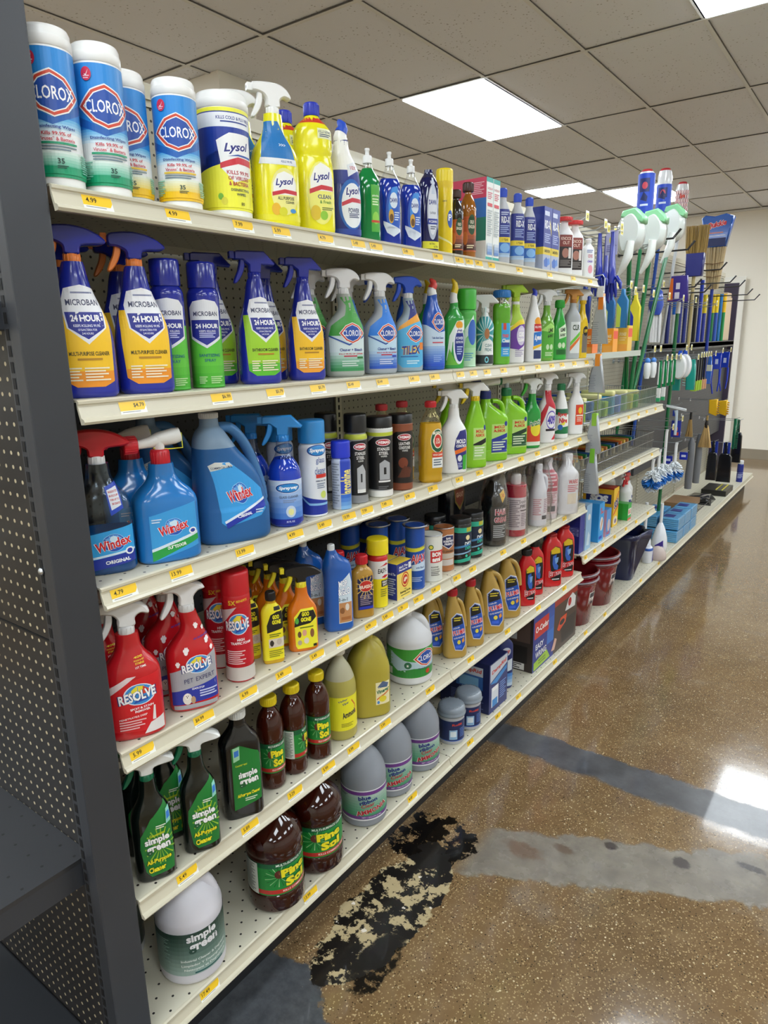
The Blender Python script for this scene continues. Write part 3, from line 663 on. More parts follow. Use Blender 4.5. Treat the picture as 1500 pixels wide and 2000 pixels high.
def item(name, pos, w, h, label, cat, prof='cyl', d=1.0, n=2.0, col='#ffffff', hb=.85, art=(), cap=None, yaw=None, group=None, handle=None, neckr=None, inner=None):
    X, Y, Z_ = pos
    if yaw is None: yaw = 0 if prof == 'box' else -11 if Y < .9 else -7 if Y < 2 else -4
    o = empty(name, (X, Y, Z_ + .0006), math.radians(yaw), label, cat, group)
    W = w / 2; D = W * d; H = h * hb
    b = mk_body(prof, W, D, H, n)
    m = MB(); b.mesh(m, col)
    if inner:   # clear air space above the liquid
        t0, c2 = inner
        k = [i for i, f_ in enumerate(m.f) if len(f_) == 4 and sum(m.v[j][2] for j in f_) / 4 > t0 * H]
        s_ = m.slot(c2)
        for i in k: m.mi[i] = s_
    m.build('box' if prof == 'box' else 'can' if prof in ('can', 'aero') else 'canister' if prof in ('wipe', 'tub') else 'bottle', o)
    if art:
        m = MB(); paint(m, b, W, H, list(art) if not isinstance(art, tuple) else list(art)); m.build('label', o)
    cy = b.secs[-1][3] if prof != 'box' else 0
    rt = b.secs[-1][1] if prof != 'box' else 0
    if cap:
        t = cap[0]
        if t == 'trig': trigger(o, H, cy, *cap[1:])
        elif t == 'lid':        # wide wipes lid with a domed flap
            _, c = cap; hh = h - H; r = W * 1.02
            m = MB(); m.lathe([(r * .97, 0), (r, .002), (r, hh * .45), (r * .985, hh * .5), (r * .96, hh * .54), (r * .955, hh * .78), (r * .9, hh * .93), (r * .78, hh * .985), (r * .4, hh), (.0005, hh)], c, z0=H - .001, seg=36); m.build('lid', o)
        elif t == 'dome':       # aerosol cap
            _, c, rf = cap; hh = h - H * .955; r = W * rf
            m = MB(); m.lathe([(r, 0), (r, hh * .84), (r * .97, hh * .93), (r * .88, hh * .985), (r * .7, hh), (.0005, hh)], c, z0=H * .955, seg=32); m.build('cap', o)
        elif t == 'flat':       # plain tall cap, blackish or coloured
            _, c, rf = cap; hh = h - H; r = W * rf
            m = MB(); m.lathe([(r, 0), (r * 1.0, hh * .9), (r * .96, hh * .98), (r * .9, hh), (.0005, hh)], c, z0=H - .001, seg=32); m.build('cap', o)
        elif t == 'screw':
            _, c = cap[:2]; r = cap[2] if len(cap) > 2 else rt * 1.12; cap_screw(o, H, r, h - H, c, cy)
        elif t == 'flip':       # dish soap cap with pull spout
            _, c = cap; hh = h - H; r = rt * 1.15
            m = MB(); m.lathe([(r, 0), (r, hh * .42), (r * .92, hh * .5), (r * .5, hh * .55), (r * .42, hh * .6), (r * .42, hh * .8), (r * .56, hh * .84), (r * .56, hh * .97), (r * .4, hh), (.0005, hh)], c, cy=cy, z0=H - .0005, seg=24); m.build('cap', o)
        elif t == 'beak':       # angled nozzle of toilet bowl cleaner: neck colour, tip colour
            _, c1, c2 = cap; hh = h - H; r = rt * 1.02
            pts = [(0, cy, H - .002), (0, cy - .001, H + hh * .22), (0, cy + .003, H + hh * .45), (0, cy + .002, H + hh * .5)]
            m = MB(); m.tube([(0, cy, H - .001), (0, cy - .002, H + hh * .2), (0, cy + .000, H + hh * .42)], [r, r * .92, r * .8], c1, 18); q = m.build('neck', o)
            m = MB(); m.tube([(0, cy, H + hh * .40), (0, cy + .004, H + hh * .6), (0, cy + .003, H + hh * .8), (0, cy - .004, H + hh * .95), (0, cy - .007, H + hh)], [r * .86, r * .8, r * .62, r * .36, r * .18], c2, 18); m.build('tip', q)
        elif t == 'none': pass
    if handle:                  # [(y,z) fractions], radius, colour
        pts, r, c = handle
        m = MB(); m.tube([(0, y_ * W, z_ * H) for y_, z_ in spline(pts, 4, False)], r, c, 12, flat=1.15); m.build('handle', o)
    return o

def at(key, dx=0, dy=0, dz=0):
    s, X, Y, w, h = POS[key]; return (X + dx, Y + dy, ZS[s] + dz)
def it(key, name, label, cat, dx=0, dy=0, dw=1, **k):
    s, X, Y, w, h = POS[key]
    k.setdefault('yaw', YAW[key] if k.get('prof') != 'box' else 0)
    return item(name, (X + dx, Y + dy, ZS[s]), w * dw, h, label, cat, **k)
def again(o, key=None, dx=0, dy=0, label=None, group=None, rz=None, abs_=None):
    """another of the same product: copies the thing and each of its parts"""
    if key: p = at(key, dx, dy, .0006)
    elif abs_: p = abs_
    else: p = (o.location.x + dx, o.location.y + dy, o.location.z)
    if rz is None and key: rz = YAW[key]
    return copy_tree(o, p, label, group, math.radians(rz) if rz is not None else None)
def grp(g, *os):
    for o in os: o['group'] = g

# ================================================================== top shelf
WH = '#f2f2ef'; BLK = '#17171a'; NAVY = '#1b2a7a'; RED = '#cf2a2a'
def clorox(cu, cv, ru, rv, fill='#2450a8', frame='#d6492f', tw=1.62, th=.62):
    d = lambda k: [(cu - ru * k, cv), (cu - ru * k * .5, cv + rv * k * .72), (cu, cv + rv * k), (cu + ru * k * .5, cv + rv * k * .72), (cu + ru * k, cv), (cu + ru * k * .5, cv - rv * k * .72), (cu, cv - rv * k), (cu - ru * k * .5, cv - rv * k * .72)]
    return [P(d(1.12), WH), P(d(1.05), frame), P(d(.9), WH), P(d(.84), fill), T('CLOROX', cu, cv, rv * th, '#ffffff', ru * tw, .012)]
def wipes_art(lo, bar):
    return [R(-3.1, .08, 3.1, .99, '#eef1f2'), R(-3.1, .50, 3.1, .98, '#2b8ddc'), G(-3.1, .40, 3.1, .50, '#e8f2f6', '#58aee4', 5), P([(-1.9, .66), (-.1, .50), (1.9, .70), (1.9, .62), (-.1, .45), (-1.9, .58)], '#2262b4'),
            G(-3.1, .09, 3.1, .27, lo, '#e6efe9', 9), R(-3.1, .08, 3.1, .16, lo), clorox(.0, .67, 1.02, .15),
            E(-.66, .90, .2, .05, '#d8304f'), P([(-.74, .90), (-.67, .88), (-.56, .93), (-.67, .895)], WH), L(-.78, .86, -.54, .89, 2, '#f6c9d2'),
            T('Disinfecting Wipes', .0, .435, .028, '#2c3f8f', 1.5, .02), T('Kills 99.9% of', .0, .39, .026, '#c23a4a', 1.1, .02), T('Viruses* & Bacteria', .0, .352, .028, '#c23a4a', 1.35, .02),
            R(-.75, .315, .75, .33, bar), L(-.72, .265, .72, .305, 2, '#6b7f8a'), T('35', .05, .195, .04, '#2d4c45'), L(-.1, .14, .3, .165, 2, '#2d4c45'), L(-1.3, .12, -.75, .26, 8, '#7fbfae'), L(.9, .12, 1.4, .26, 8, '#7fbfae')]
w_ = it('clw1', 'wipes_canister', 'white lidded wipes canister with green base, half hidden behind the dark post', 'wipes canister', prof='wipe', col=WH, hb=.865, art=wipes_art('#149a6c', '#1c9a70'), cap=('lid', '#efefec'))
again(w_, 'clw2', label='wipes canister with blue and green label, second from the dark post on the top shelf')
w2_ = it('clw3', 'wipes_canister', 'yellow based wipes canister standing behind two others, third on the top shelf', 'wipes canister', prof='wipe', col=WH, hb=.865, art=wipes_art('#f2c21a', '#e8c23a'), cap=('lid', '#efefec'), dx=-.04)
again(w2_, 'clw4', label='yellow based wipes canister in front, just left of the big blue and yellow one')
def lysol(cu, cv, s, c='#2b2f7e', w=1.0):
    return [T('Lysol', cu, cv, .10 * s, '#ffffff', w * 1.06, .09, .35, .12), T('Lysol', cu, cv, .098 * s, c, w, .03, .35, .12)]
it('lyw', 'wipes_canister', 'fat white lidded wipes canister with navy and lemon yellow label', 'wipes canister', prof='wipe', col=WH, hb=.86,
   art=[R(-3.1, .08, 3.1, .99, '#f1ee3f'), P([(-3.1, .82), (3.1, .82), (3.1, .70), (1.2, .66), (-.2, .62), (-.8, .55), (-1.3, .42), (-3.1, .38)], '#1d3a9a'), R(-3.1, .82, 3.1, .95, '#eef0f4'), R(-3.1, .945, 3.1, .955, '#2b3f90'),
        T('KILLS COLD & FLU VIRUS', .5, .90, .03, '#2b3f90', 1.5), L(-.1, .85, 1.1, .875, 1, '#2b3f90'), P([(-.15, .45), (-.3, .7), (.2, .77), (1.2, .77), (1.2, .4), (.3, .33)], '#f4f4f2'), lysol(.5, .64, 1, w=1.1),
        P([(-.2, .50), (.5, .56), (1.2, .55), (1.2, .49), (.5, .50), (-.2, .45)], '#cf2f3c'), P([(.1, .56), (.5, .585), (1.2, .58), (1.2, .56), (.5, .57)], '#2a54a8'), T('KILLS 99.9%', .52, .42, .036, '#b8333f', .98), T('OF VIRUSES', .52, .37, .036, '#b8333f', .9), T('& BACTERIA', .52, .32, .036, '#b8333f', .86),
        T('DISINFECTING', .55, .265, .024, '#3a4a4a', .8), T('WIPES', .55, .225, .024, '#3a4a4a', .4), E(-.25, .2, .1, .03, '#78b93a'), E(-.12, .16, .12, .035, '#d9d23a'), T('80', .6, .14, .03, '#6b6a20')], cap=('lid', '#efefec'))
lys_art = [R(-1.45, .05, 1.45, .1, '#e9e12b'), P([(-.55, .93), (.1, .93), (.62, .72), (.75, .60), (-.75, .60)], '#1d73b8'), P([(-.78, .60), (.8, .60), (.85, .545), (-.85, .545)], '#e8ecef'), T('KILLS 99.9%', .35, .575, .02, '#31508f', .5), T('>>>', .2, .72, .025, '#e8ecef', .3),
           E(.22, .31, .62, .21, '#efe98e'), P([(-.3, .38), (-.1, .46), (.2, .49), (.6, .46), (.75, .38), (.7, .28), (-.3, .28)], '#f3f3ef'), lysol(.22, .39, .8, w=.86), P([(-.35, .30), (.2, .33), (.78, .32), (.78, .285), (.2, .295), (-.35, .265)], '#c9303a'),
           T('ALL PURPOSE', .25, .25, .03, '#3a3c28', .74), T('CLEANER', .42, .215, .022, '#3a3c28', .4), E(-.2, .15, .2, .055, '#e8b52a'), E(.1, .13, .18, .04, '#d8d42a'), E(.55, .14, .14, .02, '#3f8fd0')]
lsp = it('lys', 'spray_bottle', 'lemon yellow flat spray bottle with white trigger head on the top shelf', 'spray bottle', prof='shold', d=.55, n=2.6, col='#ede51ab', hb=.785, art=lys_art, cap=('trig', '#f0f0ee', '#f0f0ee', '#f0f0ee', '#f0f0ee', 'a', 1.0))
again(lsp, dx=-.085, dy=-.012, label='lemon yellow spray bottle in the second row, only its white head and blue neck showing')
lcf_art = [P([(-.9, .93), (-.5, .975), (.5, .975), (.9, .93)], '#cf3a2a'), R(.1, .80, .95, .885, '#e8ecc0'), T('KILLS GERMS', .5, .858, .022, '#33406f', .68), L(.2, .81, .85, .84, 2, '#33406f'), E(.2, .34, .7, .27, '#f0ec7a'), P([(-.35, .46), (-.1, .56), (.2, .6), (.7, .56), (.85, .46), (.8, .36), (-.35, .36)], '#f3f3ef'),
           lysol(.25, .475, .85, w=.9), P([(-.4, .37), (.2, .41), (.85, .40), (.85, .365), (.2, .37), (-.4, .33)], '#c9303a'), T('CLEAN', .35, .31, .035, '#2b3f7e', .7), T('& Fresh', .4, .265, .028, '#5a8f3a', .6), E(-.12, .17, .26, .065, '#dfc02a'), E(.3, .15, .2, .04, '#8fc43a'), L(.2, .19, .85, .22, 2, '#6c7c3a')]
lcf = it('lycf', 'cleaner_bottle', 'lemon yellow hourglass bottle with blue screw cap on the top shelf', 'cleaner bottle', prof='hour', d=.6, n=2.6, col='#efe71ab', hb=.9, art=lcf_art, cap=('screw', '#2436b8'))
again(lcf, dx=-.085, dy=.0, label='second row lemon yellow bottle whose blue cap shows left of the front one')
it('lyt', 'toilet_cleaner_bottle', 'navy toilet cleaner bottle with angled blue tip on white neck', 'cleaner bottle', prof='tbowl', d=.7, n=2.5, col='#1a2c86b', hb=.83, art=[R(-3, .68, 3, .99, WH), G(-3, .55, 3, .69, '#1a2c86', '#20308c', 3), P([(.1, .74), (.9, .80), (.9, .70), (.1, .62)], '#dfe3ea'), T('10X', .5, .715, .04, '#b8303a', .4), E(.3, .34, .85, .26, '#1d63b8'), E(.35, .33, .72, .23, '#e9edf2'), lysol(.38, .47, 1.0, w=.95), P([(-.35, .36), (.3, .41), (1, .40), (1, .36), (.3, .365), (-.35, .32)], '#c93a4a'), T('POWER', .42, .28, .05, '#2a3a6a', .75), L(.1, .2, .8, .25, 3, '#2a3a6a'), R(-.9, .03, 1, .09, '#22409c')], cap=('beak', '#f1f1ee', '#2b53c8'))
it('grd', 'dish_soap_bottle', 'emerald green dish soap bottle with white spout', 'dish soap', prof='dish', d=.6, n=2.4, col='#0c8f45~', hb=.84, inner=(.93, '#dfe8e6*'), art=[R(.05, .12, .85, .72, '#4fae3a'), T('palmolive', .45, .58, .035, '#e8f2d8', .62), L(.15, .45, .75, .55, 3, '#d8ecc0'), E(.45, .3, .3, .08, '#8fd04a'), R(.05, .24, .85, .27, '#c9402a')], cap=('flip', '#eceeee'))
dawn = [E(.15, .42, .72, .30, '#1c58c0'), P([(-.3, .2), (-.35, .5), (0, .72), (.5, .74), (.62, .7), (.1, .62), (-.1, .45), (-.1, .2)], '#3f8fe0'), E(.15, .56, .38, .10, '#dfeaf6'), T('DAWN', .15, .56, .06, '#1b2f8a', .7, .03), E(-.1, .36, .24, .09, '#d8a83a'), E(-.08, .34, .17, .05, '#6a4a22'), L(.2, .3, .7, .42, 4, '#cfe0f6'), P([(-.8, .3), (-.5, .18), (.1, .13), (.8, .2), (.8, .17), (.1, .10), (-.5, .15), (-.8, .26)], '#dfe8f4')]
dw = it('dw1', 'dish_soap_bottle', 'blue dish soap bottle with clear shoulders, left of the blue pair', 'dish soap', prof='dish', d=.6, n=2.4, col='#1238b4~', hb=.85, inner=(.84, '#e4edf4*'), art=dawn, cap=('flip', '#eceeee'))
again(dw, 'dw2', label='blue dish soap bottle with clear shoulders, right of the blue pair')
it('dwp', 'dish_soap_bottle', 'dark navy rounded dish soap bottle with clear crown and yellow strip at its foot', 'dish soap', prof='flask', d=.6, n=2.8, col='#161c5c~', hb=.97, art=[R(-3, .9, 3, .96, '#c8ccd4*'), E(.15, .48, .6, .34, '#b8c0d0'), E(.15, .5, .5, .3, '#dfe4ec'), P([(.05, .9), (.25, .9), (.4, .7), (0, .7)], '#c8d4e4'), T('DAWN', .15, .60, .06, '#1b2f8a', .8, .03), T('PLATINUM', .15, .47, .03, '#5a6478', .6), R(-.4, .33, .75, .4, '#2a3f9a'), T('4X CLEANING', .18, .365, .03, '#ffffff', .9), L(-.1, .26, .5, .31, 2, '#4a5468'), R(-.9, .03, 1, .12, '#e4e02a'), T('NITRO', .1, .09, .025, '#20201c', .6), T('ULTRA', .5, .055, .025, '#20201c', .5)], cap=('none',))
it('pled', 'aerosol_can', 'slim bright yellow aerosol can at the end of the first bay, top shelf', 'aerosol can', prof='cyl', col='#efd21cb', hb=.86, art=[R(-3, .90, 3, 1.0, '#e8c80e'), E(.85, .48, .42, .12, '#2a56b0'), T('P', .8, .5, .09, '#ffffff'), T('LEMON', .1, .72, .02, '#6a5a10', .5), P([(-1.2, .30), (0, .22), (1.3, .14), (1.3, .12), (0, .19), (-1.2, .26)], '#f8f0a0')], cap=('dome', '#f2d816', 1.0))
oe = [R(-3, .1, 3, .62, '#b8561f'), G(-3, .12, 3, .4, '#3a1a12', '#c9632a', 5), E(.4, .5, .5, .15, '#234a2a'), T('OLD', .4, .54, .05, '#f0e8d0', .5), T('ENGLISH', .4, .47, .05, '#f0e8d0', .8), E(-.4, .3, .3, .1, '#c9742f'), L(-.2, .14, .7, .2, 2, '#e8d8b0')]
o1 = it('oe1', 'furniture_oil_bottle', 'short dark brown furniture oil bottle beside the yellow aerosol can', 'polish bottle', prof='pine', col='#1c0f0ab', hb=.88, art=oe, cap=('screw', '#3a1d14', .015))
it('oe2', 'furniture_oil_bottle', 'taller amber furniture oil bottle with brown cap', 'polish bottle', prof='pine', col='#b06a1c~', hb=.88, art=oe, cap=('screw', '#4a241a', .017))
wb = [R(-4.0, .02, -1, .25, '#dcdcd6'), R(-4.0, .25, -1, .53, '#0e7a63'), R(-4.0, .53, -1, .76, '#1f6cc0'), R(-4.0, .76, -1, 1, '#cf2f55'), L(-2.2, .80, -1.15, .95, 7, '#f0b8c4'),
      R(-1, 0, 1, 1, '#eef2f0'), R(-1, .0, 1, .055, '#20a79c'), R(-1, .945, 1, 1, '#20a79c'), R(-.04, 0, .04, 1, '#b9c4c2'), T('LIQUI', -.5, .87, .03, '#c33a55', .7), T('LIQUI', .5, .87, .03, '#c33a55', .7), L(-.85, .74, -.15, .83, 4, '#d0556c'), L(.15, .74, .85, .83, 4, '#d0556c'), R(-.85, .66, -.15, .70, '#d23a4c'), R(.15, .66, .85, .70, '#d23a4c'), L(-.85, .3, -.15, .62, 12, '#a9b4b8'), L(.15, .3, .85, .62, 12, '#a9b4b8'), G(-.85, .08, -.15, .22, '#4a78c0', '#e6ecf0', 4), G(.15, .08, .85, .22, '#4a78c0', '#e6ecf0', 4)]
item('carton', (-.095, 1.5205, ZS['A']), .093, .252, 'tall white carton with teal ends, its side striped pink, blue and green', 'box', prof='box', d=1.4, col='#eef0ee', hb=1, art=wb)
rx = [R(-1.25, .36, 1.25, .82, '#1c2a86'), T('RID-X', .15, .66, .1, '#e9ecf2', 1.25, .03), L(-.5, .72, .6, .78, 2, '#c8d0e8'), L(-.6, .44, .7, .58, 5, '#9fb0e0'), R(-1.25, .32, 1.25, .4, '#e8cf3a'), T('1 YEAR', .1, .36, .035, '#3a3410', .9), R(-1.25, .16, 1.25, .32, '#2d6cc4'), E(.1, .24, .7, .07, '#7fb4e8'), R(-1.25, .1, 1.25, .16, '#a8c4e0')]
r1 = it('rx1', 'septic_treatment_bottle', 'grey bottle with blue cap beside the tall white carton, first of three', 'treatment bottle', prof='ridx', d=.7, n=2.8, col='#b9bcc2', hb=.88, art=rx, cap=('screw', '#2f54cc'))
again(r1, 'rx2', label='grey bottle with blue cap, middle of the three alike on the top shelf')
again(r1, 'rx3', label='grey bottle with blue cap, right of the three and beside two blue cartons')
rb = [R(-2.5, .0, 1, .24, '#aeb8d0'), R(-2.5, .24, 1, .36, '#e6cc3a'), R(-2.5, .36, 1, 1, '#2a3a94'), T('RID-X', -.05, .72, .13, '#eceff4', 1.5, .03), P([(.55, .82), (.98, .62), (.98, .54), (.55, .74)], '#e8cf3a'), L(-.7, .42, .7, .58, 5, '#a8b4e0'), T('3 MONTH', 0, .3, .05, '#3a3410', 1.4), P([(-.6, .05), (-.75, .14), (-.2, .2), (.3, .16), (.1, .04)], '#3a6cc4'), P([(.2, .06), (.1, .16), (.6, .2), (.8, .1)], '#5a8cd8'), R(-.9, .86, .3, .93, '#c8cfe8')]
r2 = it('rb1', 'carton', 'small dark blue carton with yellow band, left of two on the top shelf', 'box', prof='box', d=.8, col='#2a3a94', hb=1, art=rb)
again(r2, 'rb2', label='small dark blue carton with yellow band, right of two, next to the red caps')
rc = [R(-.75, .12, .75, .74, '#2a2222'), R(-.75, .52, .75, .74, '#8a3a34'), T('KNOCK', 0, .67, .06, '#f0d8c8', 1.2), T('OUT', 0, .59, .06, '#f0d8c8', .8), E(-.05, .4, .4, .09, '#b07a6a'), R(.3, .3, .62, .5, '#e8e4e0'), L(-.65, .15, .65, .27, 5, '#8a8480')]
r3 = it('rc1', 'drain_cleaner_bottle', 'white bottle with wide red cap and dark label, left of two', 'drain cleaner', prof='block', d=.6, n=3.5, col='#eef0f2', hb=.93, art=rc, cap=('screw', '#d43236', .031))
again(r3, 'rc2', label='white bottle with wide red cap and dark label, right of two near the shelf end')
it('wsm', 'detergent_bottle', 'small white bottle with pink and purple lettering at the far end of the top shelf', 'detergent bottle', prof='flask', d=.6, n=3, col='#eef2f6', hb=.9, art=[T('OXI', .1, .62, .1, '#c8506a', .8), T('clean', .1, .48, .08, '#6a50b8', .9), E(.2, .25, .4, .12, '#e8a0b0'), L(-.5, .7, .6, .8, 2, '#8090c0')], cap=('screw', '#f2f2f2'))

# ================================================================== second shelf
def micro(main, lo, txt):
    sh = lambda k: [(.12 - .66 * k, .70), (.12 - .5 * k, .70 + .1 * k), (.12, .70 + .125 * k), (.12 + .5 * k, .70 + .1 * k), (.12 + .66 * k, .70), (.12 + .6 * k, .52 + .02 * (1 - k)), (.12, .40 + .03 * (1 - k)), (.12 - .6 * k, .52 + .02 * (1 - k))]
    return [P([(-.86, .66), (.92, .66), (.9, .4), (.86, .12), (.5, .08), (-.4, .08), (-.76, .13), (-.84, .4)], main), P([(-.76, .2), (.87, .2), (.86, .12), (.5, .08), (-.4, .08), (-.76, .13)], lo),
            P(sh(1.06), '#e9eaee'), P([(-.5, .635), (.74, .635), (.70, .52), (.12, .435), (-.46, .52)], '#27308e'), T('MICROBAN', .12, .705, .045, '#3a3f5e', 1.05, .02), L(-.2, .76, .5, .785, 1, '#7a7f9e'),
            T('24 HOUR', .13, .59, .05, '#f4f4f6', .95, .04), T('KEEPS KILLING 99.9%', .13, .535, .02, '#dcdff0', .85), T('OF BACTERIA FOR', .13, .505, .016, '#dcdff0', .6), T('24 HOURS', .13, .478, .016, '#dcdff0', .35), T(txt, .1, .33, .03, '#3a3a22', 1.3, .02), L(-.3, .27, .5, .3, 1, '#b8862a'), L(-.6, .12, -.2, .23, 5, '#f0e6c8'), L(-.1, .12, .7, .23, 5, '#f0e6c8')]
MBL = '#1f2c9ab'
m1 = it('mb1', 'spray_bottle', 'deep blue spray bottle with orange label and domed blue head, beside the dark post', 'spray bottle', prof='spr', d=.6, n=2.8, col=MBL, hb=.80, art=micro('#f7c62a', '#f0982a', 'MULTI-PURPOSE CLEANER'), cap=('trig', MBL, '#e8833a', '#e8833a', '#e8833a', 'm', 1.0, .014))
again(m1, 'mb2', label='deep blue spray bottle with orange label, second from the dark post')
for k, (dx, dy) in enumerate(((-.1, .0), (-.1, -.03))):
    again(m1, ('mb1', 'mb2')[k], dx, (.03, .035)[k], label=('shadowed deep blue spray bottle in the row behind, first from the dark post', 'shadowed deep blue spray bottle behind the second orange labelled one')[k])
ma = [R(-1.3, .0, 1.4, .62, '#5cc03a'), G(-1.3, .0, 1.4, .3, '#3ea52a', '#66c840', 4), P([(-.9, .80), (-.6, .86), (.1, .88), (.8, .86), (1.1, .80), (1.1, .5), (.1, .40), (-.9, .5)], '#e4e6ea'), P([(-.8, .68), (1.02, .68), (1, .52), (.1, .43), (-.8, .52)], '#27308e'), T('MICROBAN', .15, .74, .045, '#3a3f5e', 1.5), T('24 HOUR', .2, .62, .045, '#f4f4f6', 1.4, .04), T('KEEPS KILLING', .2, .57, .02, '#dcdff0', 1.0), L(-.3, .5, .7, .555, 3, '#c8cdf0'), T('SANITIZING', .25, .33, .03, '#1d6a7a', 1.3), T('SPRAY', .25, .28, .03, '#1d6a7a', .7), L(-.5, .04, 0, .12, 4, '#b8e0a0'), L(.2, .04, 1.0, .12, 4, '#b8e0a0')]
m2 = it('ma2', 'aerosol_can', 'blue capped aerosol can with green label, in front of its twin', 'aerosol can', prof='aero', col=MBL, hb=.80, art=ma, cap=('flat', MBL, .86))
again(m2, 'ma1', dx=-.015, dy=-.0, label='blue capped aerosol can with green label, the one behind to the left')
m3 = it('mb3', 'spray_bottle', 'deep blue spray bottle with lime green label in the middle of the second shelf', 'spray bottle', prof='spr', d=.6, n=2.8, col=MBL, hb=.795, art=micro('#9fd232', '#5cbc32', 'BATHROOM CLEANER'), cap=('trig', MBL, MBL, MBL, MBL, 'b', 1.0))
again(m3, 'mb3', -.09, -.045, label='shadowed blue spray bottle with lime label, behind the front one')
m4 = it('mb4', 'spray_bottle', 'deep blue spray bottle with amber label, left of the green and white one', 'spray bottle', prof='spr', d=.6, n=2.8, col=MBL, hb=.795, art=micro('#f9c42c', '#f0a236', 'BATHROOM CLEANER'), cap=('trig', MBL, MBL, MBL, MBL, 'b', 1.0))
again(m4, 'mb4', -.09, -.035, label='shadowed blue spray bottle with amber label, behind the front one')
def cloroxspray(top, mid, low, extra=()):
    return [P([(-.3, .96), (.36, .97), (.42, .86), (.7, .75), (.98, .66), (1, .5), (.1, .40), (-.95, .50), (-.8, .62), (-.15, .74), (-.1, .86)], top), P([(-.95, .50), (.1, .40), (1, .5), (1, .3), (-.92, .3)], mid), G(-.9, .07, .95, .3, low, mid, 6), P([(-.95, .51), (.1, .40), (1, .51), (1, .49), (.1, .38), (-.95, .49)], '#2a55a0'), clorox(.28, .53, .62, .115), *extra]
c1 = it('cl1', 'spray_bottle', 'green and white waisted spray bottle with clear white head', 'spray bottle', prof='waist', d=.55, n=2.6, col='#c5ccc2w', hb=.79, cap=('trig', '#e8e9ea', '#e8e9ea', '#e8e9ea', '#dfe0e0', 'a', 1.02),
   art=cloroxspray('#3f9a3a', '#d4e4e6', '#2a8a4a', (T('Cleaner + Bleach', .2, .33, .035, '#2a3f8f', 1.2), T('KILLS 99.9% OF GERMS', .2, .28, .018, '#c23a4a', 1.3), R(-.2, .245, .5, .26, '#c2304a'), R(.5, .22, .85, .245, '#2d7a3a'), L(-.3, .12, .6, .2, 3, '#cfe0d8'))))
again(c1, 'cl1', -.08, -.04, label='second row green and white spray bottle behind the front one')
c2 = it('cl2', 'spray_bottle', 'sky blue and white waisted spray bottle with clear white head', 'spray bottle', prof='waist', d=.55, n=2.6, col='#c2cad2w', hb=.79, cap=('trig', '#e8e9ea', '#e8e9ea', '#e8e9ea', '#dfe0e0', 'a', 1.02),
   art=cloroxspray('#2a7fe0', '#bfdcf0', '#1d4fc0', (T('Cleaner + Bleach', .2, .33, .035, '#2a3f8f', 1.2), T('KILLS 99.9% OF GERMS', .2, .28, .018, '#c23a4a', 1.3), R(-.2, .245, .5, .26, '#c2304a'), R(.5, .22, .85, .245, '#2a3fb0'), L(-.3, .12, .6, .2, 3, '#cfd8f0'))))
again(c2, 'cl2', -.08, -.04, label='second row blue and white spray bottle behind the front one')
c3 = it('til', 'spray_bottle', 'pale blue spray bottle with blue head and diagonal orange stripe', 'spray bottle', prof='waist', d=.55, n=2.6, col='#bcd0dcw', hb=.80, cap=('trig', '#2450c0', '#2450c0', '#e4e6ea', '#dfe0e0', 'a', .98),
   art=[P([(-.3, .96), (.36, .97), (.42, .86), (.6, .8), (-.2, .7), (-.1, .86)], '#202a80'), P([(-.75, .62), (-.2, .70), (.6, .82), (.85, .70), (.2, .66), (-.9, .56)], '#f0a83a'), P([(-.9, .56), (.2, .66), (.85, .70), (1, .6), (1, .1), (.6, .06), (-.6, .06), (-.92, .12)], '#56b4e4'), clorox(.35, .52, .6, .11), T('TILEX', .05, .30, .12, '#f2c230', 1.35, .09, .2, .06), T('TILEX', .05, .30, .118, '#1f3f9a', 1.3, .03, .2, .06), R(-.7, .205, .5, .215, '#1f3f9a'), R(.62, .30, .98, .40, '#e88a3a'), L(-.3, .1, .6, .16, 2, '#d0ecf8')])
again(c3, 'til', -.08, -.03, label='second row pale blue spray bottle with blue head, behind the orange striped one')
tb = it('ctb', 'toilet_cleaner_bottle', 'blue toilet cleaner bottle with red angled tip', 'cleaner bottle', prof='tbowl', d=.6, n=2.6, col='#1f58c0b', hb=.83, cap=('beak', '#eceeee', '#d0403a'), art=[P([(-3, .66), (-.8, .60), (.3, .50), (1, .52), (3, .55), (3, .3), (-3, .3)], '#c8dcee'), G(-3, .05, 3, .32, '#1f4fc8', '#a8c8ea', 8), clorox(.35, .64, .62, .12), T('Toilet Bowl Cleaner', .2, .43, .03, '#2a4a90', 1.1), R(-.3, .36, .7, .375, '#c83a50'), L(-.2, .1, .6, .2, 4, '#8fb0ea')])
again(tb, 'ctb', -.075, -.03, label='second row blue toilet cleaner bottle, its red tip showing behind the striped bottle')
sbn = [P([(.5, .93), (1.3, .93), (1.3, .80), (.9, .80)], '#f0d230'), P([(-.9, .12), (-.6, .5), (.1, .72), (.9, .74), (1, .60), (.2, .55), (-.3, .4), (-.5, .12)], '#dfeee4'), E(.35, .36, .6, .30, '#e6eef2'), E(.4, .36, .48, .26, '#1d2f86'), E(.35, .66, .36, .06, '#f0a42a'), T('SCRUBBING', .35, .60, .035, '#ffffff', .8, .04), T('BUBBLES', .35, .555, .035, '#ffffff', .7, .04), T('POWER', .38, .46, .045, '#e6ecf8', .75), T('DESTROYER', .38, .40, .035, '#e6ecf8', .75), L(.1, .2, .7, .34, 4, '#b8c8ee'), P([(-.95, .05), (-.6, .3), (-.1, .12), (.3, .05)], '#6ab83a')]
sb = it('sb', 'toilet_cleaner_bottle', 'green toilet cleaner bottle with white bent neck and yellow tip', 'cleaner bottle', prof='block', d=.6, n=2.8, col='#2fa040b', hb=.74, cap=('beak', '#e6e8e6', '#e2c21e'), art=sbn)
